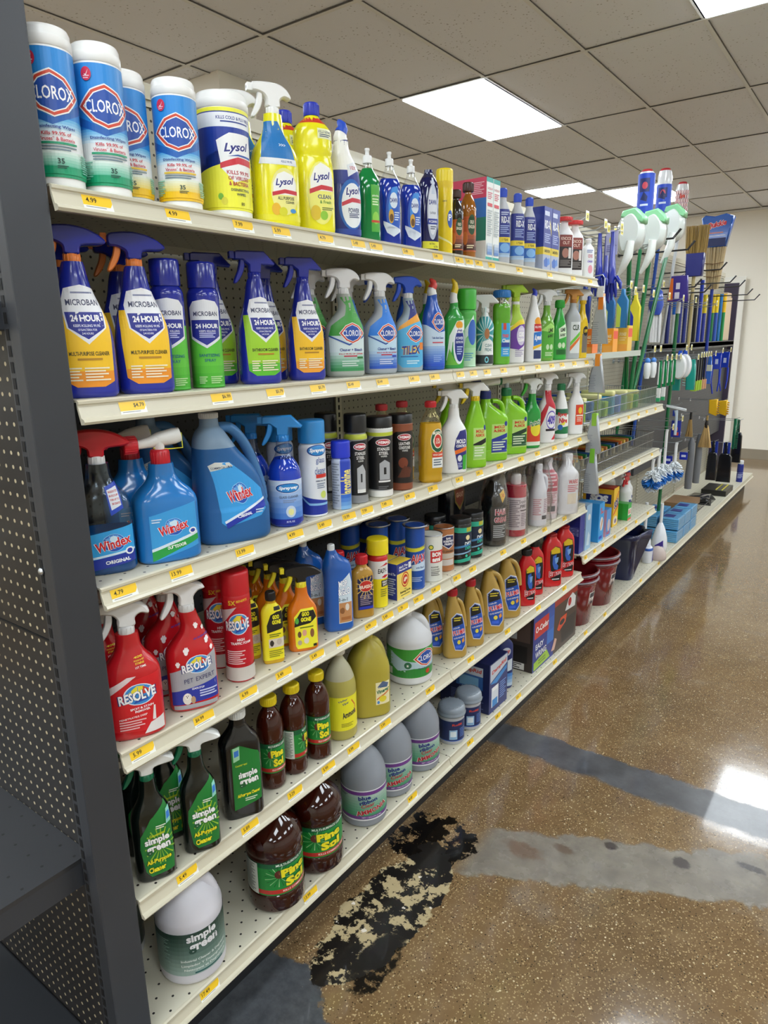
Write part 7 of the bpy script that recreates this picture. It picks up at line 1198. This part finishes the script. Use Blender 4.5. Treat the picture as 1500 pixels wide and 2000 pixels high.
m = MB(); m.slab([(-.075, 1.02), (.075, 1.02), (.118, 1.24), (.09, 1.262), (.02, 1.248), (-.06, 1.262), (-.118, 1.24)], .042, '#1f58b0b', .008, axis='y'); w_ = m.build('wrapper', o)
m = MB(); m.box(-.074, -.0432, 1.025, .074, -.042, 1.085, '#1c2a5c')
for s_, c, off, b_ in (('Quickie', '#f0f0f4', .0436, .09), ('Quickie', '#cf2a34', .0440, .04)):
    tv, fs, tw, th = text2d(s_, b_, .3); k_ = .14 / tw
    m.add([(x_ * k_ * math.cos(.15) - y_ * k_ * math.sin(.15), -off, 1.185 + x_ * k_ * math.sin(.15) + y_ * k_ * 1.2) for x_, y_ in tv], fs, c + 'l')
m.box(-.05, -.0436, 1.12, .05, -.043, 1.128, '#c87a6a'); m.box(-.07, -.0436, 1.10, .07, -.043, 1.105, '#dfe4ee'); m.build('lettering', w_)
o = empty('duster_pack', (-.15, 4.42, 1.81), 0, 'purple and orange card pack with white barcode squares', 'card pack'); m = MB(); m.slab([(-.065, 0), (.065, 0), (.05, .165), (-.05, .165)], .02, '#3a2a86', .004, axis='y'); p_ = m.build('card', o)
m = MB(); m.box(-.02, -.0212, .02, .01, -.0203, .06, '#dcd8e4'); m.box(-.015, -.0212, .08, .01, -.0203, .12, '#dcd8e4'); m.slab([(.03, .01), (.064, .01), (.05, .15), (.035, .15)], .0206, '#e8742a', .0005, axis='y'); m.build('print', p_)
# row of poles standing on the black ledge
cols = ['#22307c', '#e4e6e8', '#26358a', '#26358a', '#1f2f7a', '#1b1b1f', '#1f3fc0', '#2a3aa0', '#5a5c60', '#1f7a4a', '#2a58b8', '#1f6fb0', '#1f8a4a']
nms = ['navy', 'white', 'navy', 'navy', 'dark navy', 'black', 'bright blue', 'blue', 'grey', 'green', 'blue', 'light blue', 'green']
for k, c in enumerate(cols):
    y_ = 4.92 + .165 * k; big = k == 6
    o = empty('broom_pole', (-.332, y_, 1.531), 0, '%s pole in the row on the black ledge, %s from the near side' % (nms[k], ('first', 'second', 'third', 'fourth', 'fifth', 'sixth', 'seventh', 'eighth', 'ninth', 'tenth', 'eleventh', 'twelfth', 'last')[k]), 'pole', 'upright poles on the black ledge')
    h = .34 + .008 * k + (.12 if big else 0)
    m = MB(); m.tube([(0, 0, 0), (.0, 0, h)], .0155 if k != 8 else .011, c, 12); m.build('shaft', o)
    cc = {1: '#1f6ad0', 7: '#e8d22a', 9: '#e2c41e', 10: '#e8c81e', 12: '#e8b81e', 5: '#2a2a2c'}.get(k, '#7a8088' if k in (2, 3, 4) else c)
    m = MB(); m.tube([(0, 0, h * (.62 if k in (1, 7, 9, 10, 12) else .96)), (0, 0, h + .004)], .0172, cc, 12); m.build('grip', o)
m = MB(); m.box(-.37, 6.93, 1.535, -.33, 7.25, 1.95, '#cdb390', .006); m.box(-.37, 7.0, 1.95, -.33, 7.2, 1.99, '#cdb390', .006)
tag(m.build('wooden_paddle'), 'pale wooden board standing at the far end of the pole row', 'board')

# ------------------------------------------------------------------ brushes on the dark pegboard
HB = []
def hb(name, lab, cat, X, Y, Z_, group=None):
    o = empty(name, (X, Y, Z_), 0, lab, cat, group); HB.append(o); return o
for k, y_ in enumerate((3.82, 3.95)):
    o = hb('dish_brush', ('white bottle brush with blue collar, nearest under the ledge', 'white bottle brush with blue collar, second under the ledge')[k], 'brush', -.15, y_, 1.335)
    m = MB(); m.tube([(0, 0, 0), (0, 0, .03), (0, 0, .085), (0, 0, .10)], [.014, .021, .021, .012], '#e4e8ea', 14); m.build('bristles', o); m = MB(); m.lathe([(.012, 0), (.017, .008), (.016, .022), (.004, .032)], '#4a8ae0', z0=.093, seg=14); m.build('collar', o)
    m = MB(); m.tube([(0, 0, .12), (0, 0, .16)], .0015, WIRE, 6); m.build('hanging_loop', o)
for k in range(4):
    o = hb('grout_brush', 'green and white striped handled brush, %s of four' % ('first', 'second', 'third', 'fourth')[k], 'brush', -.15, 4.12 + .115 * k, 1.26)
    m = MB(); m.slab([(-.011, 0), (.011, 0), (.012, .10), (.008, .175), (-.008, .175), (-.012, .10)], .008, '#1c8a52b', .003, axis='y'); m.build('handle', o); m = MB(); m.slab([(.002, .02), (.0115, .02), (.010, .165), (.003, .165)], .0088, '#e8ece8', .001, axis='y'); m.build('grip', o)
    if k < 2: m = MB(); m.box(-.012, -.01, -.065, .012, .01, -.002, '#e8eae8', .003); m.box(-.012, -.01, -.09, .012, .01, -.065, '#3aa870', .003); m.build('bristles', o)
for k, y_ in enumerate((4.50, 4.64)):
    o = hb('tub_brush', ('white oval tub brush in front', 'white oval tub brush beside the teal brush')[k], 'brush', -.125, y_, 1.29)
    m = MB(); m.slab([(.048 * math.cos(t), .09 + .085 * math.sin(t)) for t in [2 * PI * i / 20 for i in range(20)]], .022, '#e8eaecb', .01, axis='y'); m.build('brush_back', o)
    m = MB(); m.slab([(-.015, .17), (.015, .17), (.01, .20), (-.01, .20)], .012, '#2a5ad0', .003, axis='y'); m.build('hang_tab', o)
for k, (X, y_) in enumerate(((-.12, 4.85), (-.2, 4.76))):
    o = hb('tub_brush', ('teal brush with a fan of pale bristles', 'second teal brush half hidden behind the first')[k], 'brush', X, y_, 1.20)
    m = MB(); m.slab([(-.03, 0), (.03, .0), (.035, .12), (.02, .22), (-.02, .22), (-.03, .12)], .018, '#2aa89ab', .006, axis='y'); m.build('brush_back', o)
    m = MB()
    for i in range(9): m.tube([(-.028, 0, .03 + i * .018), (-.055, -.01, .035 + i * .019)], .0035, '#9fd8d0', 5)
    m.build('bristles', o)
for k in range(5):
    o = hb('spatula', 'black handled scraper with %s blade, %s of five' % ('lime' if k < 3 else 'peach', ('first', 'second', 'third', 'fourth', 'fifth')[k]), 'scraper', -.13, 5.0 + .08 * k, 1.18)
    m = MB(); m.tube([(0, 0, .07), (0, 0, .25)], .006, '#18181c', 8); m.build('handle', o); m = MB(); m.box(-.022, -.004, 0, .022, .004, .075, '#b8dc4a' if k < 3 else '#e8b08a', .002); m.build('blade', o)
o = hb('dust_brush', 'small pale blue dusting brush right of the black scrapers', 'brush', -.12, 5.44, 1.21); m = MB(); m.slab([(-.018, 0), (.018, 0), (.02, .1), (.01, .22), (-.01, .22), (-.02, .1)], .012, '#3a70d0b', .004, axis='y'); m.build('handle', o); m = MB(); m.box(-.02, -.013, .10, .02, .013, .15, '#d8dcc8', .003); m.build('band', o)
for k, y_ in enumerate((5.60, 5.93)):
    o = hb('grabber', ('bright blue squeegee holder with forked arms, nearer one', 'bright blue squeegee holder with forked arms, farther one')[k], 'squeegee', -.10, y_, 1.12)
    m = MB(); m.slab([(-.03, .20), (.03, .20), (.032, .33), (-.032, .33)], .012, '#1c3cc0b', .004, axis='y'); m.box(-.01, -.0135, .24, .012, -.0121, .28, '#c8d4ee'); m.build('holder', o)
    m = MB(); m.tube([(-.028, 0, .20), (-.03, 0, .1), (-.012, 0, .0)], [.009, .007, .005], '#1c3cc0b', 8); m.build('arm', o); m = MB(); m.tube([(.028, 0, .20), (.03, 0, .1), (.022, 0, .02)], [.009, .007, .005], '#1c3cc0b', 8); m.build('arm', o)
o = hb('window_squeegee', 'white window squeegee with wide blade and blue neck', 'squeegee', -.10, 4.41, 1.0); m = MB(); m.slab([(-.066, .085), (.066, .11), (.066, .128), (-.066, .103)], .008, '#d8dcdf', .003, axis='y'); m.build('blade', o); m = MB(); m.tube([(.0, 0, .09), (.005, 0, .06), (.006, 0, -.02), (.006, 0, -.08)], [.014, .010, .010, .010], '#b8c8d4', 10); m.build('handle', o); m = MB(); m.box(-.02, -.006, .05, -.0, .006, .09, '#20358a', .002); m.build('neck', o)
for k, (X, y_, z_) in enumerate(((-.085, 5.56, .945), (-.085, 5.98, .905))):
    o = hb('scrub_brush', ('yellow bristled scrub brush, left of two', 'yellow bristled scrub brush, right of two')[k], 'brush', X, y_, z_)
    m = MB(); m.slab([(-.03, .0), (.03, .02), (.035, .13), (-.03, .135)], .02, '#e8b81e', .006, axis='y'); m.build('brush_back', o); m = MB()
    for i in range(6): m.tube([(.03, 0, .02 + i * .019), (.045, -.004, .018 + i * .019)], .006, '#d8a40e', 6)
    m.build('bristles', o)
o = hb('dustpan_card', 'dark blue card with orange and red lettering hanging by the toilet brushes', 'card', -.10, 4.45, .90); m = MB(); m.box(-.032, -.004, 0, .032, .004, .115, '#22309a', .002)
m.box(-.018, -.0052, .045, .012, -.0042, .07, '#e8923a'); m.box(-.012, -.0052, .012, .02, -.0042, .035, '#d8482a'); m.build('card', o)
for k, (x_, y_, z_) in enumerate(((-.10, 3.93, .80), (-.10, 4.07, .845), (-.10, 4.21, .96), (-.06, 4.33, .86))):
    o = hb('toilet_brush', 'white handled toilet brush with blue and white bristles, %s' % ('nearest', 'second', 'third and tallest', 'fourth, with curved tip')[k], 'toilet brush', x_, y_, .60)
    H_ = z_ - .60; m = MB(); m.tube([(0, 0, .10), (0, 0, H_), (.004, 0, H_ + .02)], .010, '#e8eaec', 10); m.build('handle', o)
    rn = random.Random(k); m = MB()
    for i in range(200):
        a = rn.uniform(0, 6.28); t = rn.uniform(0, 1); r = .062 * math.sin(.5 + 2.2 * t); m.tube([(0, 0, .03 + .12 * t), (r * math.cos(a), r * math.sin(a), .0 + .14 * t)], .0042, '#e6ecf0' if t > .55 or t < .2 else '#2a7ad0', 4)
    m.build('bristles', o)
for k, (x_, y_, z_) in enumerate(((-.12, 4.38, .72), (-.07, 4.60, .72))):
    o = hb('hang_tag', ('royal blue paper tag around the toilet brush handles', 'royal blue paper tag right of the toilet brushes')[k], 'tag', x_, y_, z_); m = MB(); m.box(-.025, -.003, 0, .03, .003, .055, '#1f30a8', .002); m.box(-.012, -.0045, .02, .018, -.0031, .036, '#d8dcf0'); m.build('card', o)
o = hb('whisk_broom', 'straw whisk broom with dark binding hanging in the middle', 'broom', -.15, 5.70, .66); straw(o, [(0, 0, .19, .012, .012), (0, 0, .10, .03, .02), (0, 0, .0, .052, .03)], 130, .0028, '#cfae74', 8); m = MB(); m.lathe([(.016, .165), (.018, .175), (.016, .20), (.010, .23)], '#2a2320', seg=14); m.tube([(0, 0, .2), (0, 0, .27)], .009, '#b89a5a', 8); m.build('binding', o)
o = hb('whisk_broom', 'second straw whisk broom left, behind the grey sleeves', 'broom', -.22, 5.42, .78); straw(o, [(0, 0, .14, .01, .01), (0, 0, .06, .02, .015), (0, 0, .0, .03, .02)], 60, .0026, '#c2a068', 9); m = MB(); m.tube([(0, 0, .12), (0, 0, .2)], .010, '#2a2a2a', 8); m.build('binding', o)
for k, (x_, y_) in enumerate(((-.20, 5.44), (-.20, 5.72))):
    o = hb('grey_sleeve', ('grey plastic wrapped roll hanging down, left of two', 'grey plastic wrapped roll hanging down, right of two')[k], 'wrapped roll', x_, y_, .34); m = MB(); m.tube([(0, 0, 0), (0, 0, .1), (.003, 0, .25), (0, 0, .38), (0, 0, .43)], [.028, .031, .029, .026, .012], '#76797f', 14); m.build('sleeve', o)
for k, (x_, y_, z0, w_, h_) in enumerate(((-.12, 5.92, .34, .085, .31), (-.075, 6.25, .27, .12, .33), (-.05, 6.62, .40, .09, .36))):
    o = hb('dustpan', ('black hanging dustpan, left of three', 'large black hanging dustpan in the middle', 'black dustpan at the far right by the wall')[k], 'dustpan', x_, y_, z0)
    m = MB(); m.slab([(-w_ / 2, 0), (w_ / 2, 0), (w_ * .45, h_ * .7), (w_ * .3, h_ * .8), (-w_ * .3, h_ * .8), (-w_ * .45, h_ * .7)], .02, '#1b1b1fb', .006, axis='y'); m.build('pan', o); m = MB(); m.slab([(-.014, h_ * .78), (.014, h_ * .78), (.011, h_ * 1.12), (-.011, h_ * 1.12)], .01, '#1b1b1fb', .004, axis='y'); m.build('handle', o)
    if k < 2: m = MB(); m.box(-.03, .022, h_ * .5, .03, .034, h_ * 1.1, '#1f3aa8', .003); m.build('blue_card', o)
o = hb('push_brush', 'dark green bristled hand brush at the far right end', 'brush', -.045, 6.40, .56); m = MB(); m.slab([(-.012, 0), (.012, 0), (.012, .28), (-.012, .28)], .016, '#1a6a4ab', .005, axis='y'); m.build('brush_back', o); m = MB()
for i in range(20): m.tube([(.010, 0, .01 + i * .0138), (.034, 0, .008 + i * .0138)], .004, '#1f7a56', 5)
m.build('bristles', o)

for o in list(HB) + [q for q in C.objects if q.type == 'EMPTY' and q.name.split('.')[0] in ('rubber_glove', 'hanging_pack', 'duster_pack', 'string_mop')]:
    top = max(v.co.z for c in o.children for v in c.data.vertices) if o.children else .1
    xx, yy_, zz = o.location; x0 = -.36 if (yy_ > 4.42 and .62 < zz + top < 1.5) else BX
    if o.name.startswith('dish_wand'): continue
    hook(xx + .035, yy_, zz + top - .006, 'thin wire hook carrying the ' + ' '.join(o['label'].split()[:11]), 'wire hooks carrying single goods', x0=x0, plate=(zz + top > .9 and len(o.name) % 2 == 0) or 1.35 < zz + top < 1.5)

# ------------------------------------------------------------------ base deck of the far bays
zf = ZS['F'] + .0006
def bucket(lab, X, Y, z0, r, h, col, band, group=None, slope=.74):
    o = empty('bucket', (X, Y, z0), 0, lab, 'bucket', group); m = MB()
    m.lathe([(r * slope, .003), (r * slope, 0), (r * (slope + .02), 0), (r * .93, h * .80), (r * .95, h * .84), (r * .95, h * .86), (r * .97, h * .90), (r * 1.0, h * .905), (r * 1.0, h * .925), (r * .97, h * .93), (r * .985, h * .985), (r * 1.02, h), (r * 1.0, h * 1.005), (r * .955, h * .985), (r * .90, h * .8), (r * slope * .96, .008), (.001, .008)], col, seg=44, cap0=False); m.build('pail', o)
    m = MB(); m.lathe([(r * .99, h * .94), (r * 1.03, h * .945), (r * 1.035, h * .975), (r * .995, h * .98)], band, seg=44, cap0=False, cap1=False); m.build('rim_band', o)
    m = MB(); m.tube([(r * 1.05 * math.cos(a), r * 1.05 * math.sin(a), h * .965) for a in [-PI / 2 + PI * i / 14 for i in range(15)]], .0022, '#8c8088', 6); m.build('bail_handle', o)
    return o
RBK = '#7f1420b'
b1 = bucket('maroon bucket with grey rim at the start of the third bay, lower of the pair', -.115, 2.63, zf, .128, .245, RBK, '#8c8088', 'nested maroon buckets')
b1b = bucket('maroon bucket nested on top in the nearer pair', -.115, 2.63, zf + .035, .128, .245, RBK, '#8c8088', 'nested maroon buckets')
b2 = bucket('larger maroon bucket with grey rim farther along, lower of the nested pair', -.118, 2.96, zf, .130, .25, RBK, '#8c8088', 'nested maroon buckets')
b2b = bucket('larger maroon bucket nested on top in the farther pair', -.118, 2.96, zf + .035, .130, .25, RBK, '#8c8088', 'nested maroon buckets')
for o, r, h in ((b1, .128, .245), (b2, .130, .25)):
    m = MB(); b = Body([(0, r * .75, r * .75, 0, 2), (h * .8, r * .93, r * .93, 0, 2)]); paint(m, b, r, h, [R(-.3, .42, .15, .72, '#e4e0dc'), R(-.25, .60, .1, .70, '#3a3a44'), R(-.2, .45, .05, .52, '#3a3a44')]); m.build('sticker', o)
o = empty('square_bucket', (-.125, 3.46, zf), math.radians(8), 'large navy blue rectangular bucket with pouring spout', 'bucket'); m = MB()
rs_ = []
for z_, a, b, inn in ((.0, .085, .10, 0), (.02, .088, .104, 0), (.25, .112, .135, 0), (.255, .118, .142, 0), (.29, .122, .146, 0), (.29, .116, .14, 0), (.25, .107, .13, 0), (.01, .083, .098, 0)):
    ring = []
    for i in range(40):
        t = 2 * PI * i / 40; c_, s__ = math.cos(t), math.sin(t); x_ = a * math.copysign(abs(c_) ** .45, c_); y_ = b * math.copysign(abs(s__) ** .45, s__)
        if z_ > .24 and x_ > 0 and abs(y_) < .05: x_ += .05 * (1 - abs(y_) / .05)
        ring.append((x_, y_, z_ + (.02 if z_ > .28 and x_ > a else 0)))
    rs_.append(ring)
m.rings(rs_, '#111d4ab', True, True); m.build('pail', o); m = MB(); m.box(.1135, -.03, .14, .1145, .02, .21, '#a87a5a'); m.build('sticker', o)
m = MB(); m.tube([(-.02, .147, .27), (.05, .15, .23), (.09, .148, .20)], .002, '#b8bac0^', 6); m.build('bail_handle', o)
o = empty('brush_caddy', (-.05, 4.05, zf), 0, 'white teardrop toilet brush caddy with purple card and tall white handle', 'toilet brush'); m = MB(); m.lathe([(.030, 0), (.046, .01), (.052, .05), (.046, .11), (.030, .17), (.014, .205), (.010, .21)], '#e6eaf0b', seg=26); m.build('holder', o)
m = MB(); m.tube([(0, 0, .20), (0, 0, .34)], .010, '#e8ecf0', 10); m.build('handle', o); m = MB(); b = Body([(0, .053, .053, 0, 2), (.2, .053, .053, 0, 2)]); paint(m, b, .053, .2, [P([(-1.9, .3), (-.9, .5), (-.8, .18), (-1.2, .02)], '#3a2a8a'), T('brush', -1.2, .27, .06, '#e4e0f4', .6, .03)]); m.build('label_card', o)
o = empty('brush_caddy', (-.11, 3.90, zf), 0, 'second white toilet brush handle standing in a caddy behind the navy bucket', 'toilet brush'); m = MB(); m.lathe([(.035, 0), (.05, .02), (.04, .12), (.014, .17)], '#dfe4ea', seg=22); m.build('holder', o); m = MB(); m.tube([(0, 0, .16), (0, 0, .37)], .011, '#e8ecf0', 10); m.build('handle', o)
o = item('caulk_tub', (-.055, 3.80, ZS['F']), .075, .115, 'small white squeeze tub with blue shoulder, just right of the navy bucket', 'tub', prof='flask', d=.8, n=2.6, col='#dfe2ea', hb=1, art=[R(-3, .72, 3, .86, '#2a58b0'), P([(-.1, .05), (1, .1), (1, .7), (.2, .7)], '#3a3a9a'), L(.3, .2, .9, .5, 3, '#c8c8e8')], cap=('none',))
o = empty('plunger', (-.075, 3.95, zf), 0, 'clear pinkish dome shaped holder between the small tub and the white caddy', 'holder'); m = MB(); m.lathe([(.052, 0), (.056, .01), (.052, .045), (.035, .075), (.01, .085)], '#e0cfc8w', seg=24); o.location = (-.02, 3.905, zf); m.build('dome', o)
k = 0; posn = ['lower front', 'lower front second', 'lower front third', 'upper front', 'upper front second', 'upper front third', 'lower back', 'lower back second', 'upper back', 'upper back second']
for (x_, y_, lv) in ((-.07, 4.42, 0), (-.07, 4.62, 0), (-.07, 4.82, 0), (-.07, 4.44, 1), (-.07, 4.63, 1), (-.07, 4.83, 1), (-.22, 4.44, 0), (-.22, 4.64, 0), (-.22, 4.45, 1), (-.22, 4.65, 1)):
    o = empty('cloth_pack', (x_, y_, zf + .088 * lv), 0, 'light blue folded cloth pack in clear film, %s of the stack' % posn[k], 'cloth pack', 'stacked light blue cloth packs'); k += 1
    m = MB()
    for i in range(6): m.box(-.065, -.09, .0015 + i * .0135, .065, .09, .0135 + i * .0135, '#5fb0e6', .005)
    m.build('cloths', o); m = MB(); m.box(-.05, -.05, .0828, .02, .03, .0842, '#23309a'); m.build('paper_band', o)
    m = MB(); m.box(-.068, -.094, 0, .068, .094, .0855, '#e8f2f8*', .01); m.build('film', o)
o = empty('wire_rack', (-.17, 5.35, zf), 0, 'low black wire tray on the deck past the blue cloth packs', 'tray'); m = MB()
for i in range(12): m.tube([(-.15, -.28 + i * .05, .055), (.12, -.28 + i * .05, .055)], .0022, '#3a3b3e^', 5)
m.tube([(-.15, -.30, .055), (.12, -.30, .055), (.12, .30, .055), (-.15, .30, .055), (-.15, -.30, .055)], .003, '#3a3b3e^', 6); m.build('wires', o); m = MB()
for a, b in ((-.15, -.3), (.12, -.3), (-.15, .3), (.12, .3)): m.box(a - .003, b - .003, 0, a + .003, b + .003, .055, '#3a3b3e')
m.box(-.15, -.3, 0, .12, -.296, .012, '#3a3b3e'); m.box(-.15, .296, 0, .12, .3, .012, '#3a3b3e'); m.build('side_frame', o)
m = MB(); m.slab([(-.12, -.0), (.10, .0), (.12, .012), (.06, .045), (-.08, .05)], .12, '#1c1d20b', .005, axis='y'); o = m.build('boot_tray', loc=(-.18, 5.80, zf)); tag(o, 'black ribbed boot tray lying on the deck under the dustpans', 'tray')
m = MB(); m.box(-.12, -.16, 0, .09, .16, .045, '#8a6a4a', .003); o = m.build('cardboard_carton', loc=(-.19, 5.14 + .17, zf + .0555 + .003)); tag(o, 'flat open brown cardboard carton on the wire tray', 'box')
m = MB(); m.box(-.10, -.17, 0, .11, .17, .05, '#1f1f1c', .003); o = empty('display_tray', (-.12, 6.25, zf), 0, 'black display tray with two rows of yellow dots beyond the boot tray', 'tray'); m.build('tray', o)
for j in range(2):
    for i in range(9): m = MB(); m.lathe([(.007, 0), (.007, .006), (.001, .009)], '#c8c04a', cx=.02 + .05 * j, cy=-.14 + .035 * i, z0=.0502, seg=8); m.build('yellow_stud', o)
item('spray_can', (-.035, 6.88, ZS['F']), .058, .215, 'slim dark blue aerosol can with white cap alone at the far end of the deck', 'aerosol can', prof='aero', col='#1f2f8ab', hb=.84, cap=('flat', '#d8dce0', .85), art=[R(-3, .02, 3, .95, '#1f2f8a'), L(-2, .2, -.3, .45, 4, '#b8c4e8'), R(-3, .5, 3, .52, '#b8c4e8')])
o = hb('dish_wand', 'white dish brush hanging from the shelf edge near the third shelf end', 'brush', -.30, 2.36, 1.23); m = MB(); m.tube([(0, 0, .2485), (0, 0, .09), (.01, 0, .06)], [.004, .006, .012], '#eceeee', 10); m.build('handle', o); m = MB(); m.box(-.015, -.02, .02, .04, .02, .055, '#f0f2f2', .006); m.build('brush_head', o)

# ------------------------------------------------------------------ goods hanging on the black end stand
o = empty('blister_pack', (-.245, -.135, 1.30), 0, 'clear blister pack with grey tool cut off by the left picture edge', 'blister pack'); m = MB(); m.box(-.06, -.002, 0, .055, .002, .19, '#a9aeb8', .002); m.build('card', o); m = MB(); m.box(-.045, -.028, .015, .05, -.002, .17, '#d8dde6*', .01); m.build('blister', o); m = MB(); m.tube([(.0, -.014, .03), (.005, -.014, .16)], [.010, .007], '#4a5a8a', 10); m.build('tool', o)
o = empty('marker_pack', (-.27, -.155, 1.005), 0, 'yellow card with black and lime markers hanging at the left edge', 'card pack'); m = MB(); m.slab([(-.06, 0), (.06, .005), (.045, .19), (.02, .24), (-.06, .24)], .002, '#e8d81e', .0008, axis='y'); m.build('card', o)
for i in range(4): m = MB(); m.tube([(-.04 + i * .022, -.009, .02), (-.04 + i * .022, -.009, .15)], .0055, '#24262a', 8); m.tube([(-.04 + i * .022, -.009, .055), (-.04 + i * .022, -.009, .095)], .0062, '#8fd04a', 8); m.build('marker', o)
for k, (x_, y_, z_) in enumerate(((-.245, -.14, 1.48), (-.27, -.16, 1.235))):
    o = empty('peg_hook', (x_, -.053, z_), 0, ('short hook holding the clear blister pack', 'short hook holding the yellow marker card')[k], 'hook'); m = MB(); m.tube([(0, 0, 0), (0, -.12, .0), (0, -.135, .012)], .0024, WIRE, 6); m.build('prong', o)
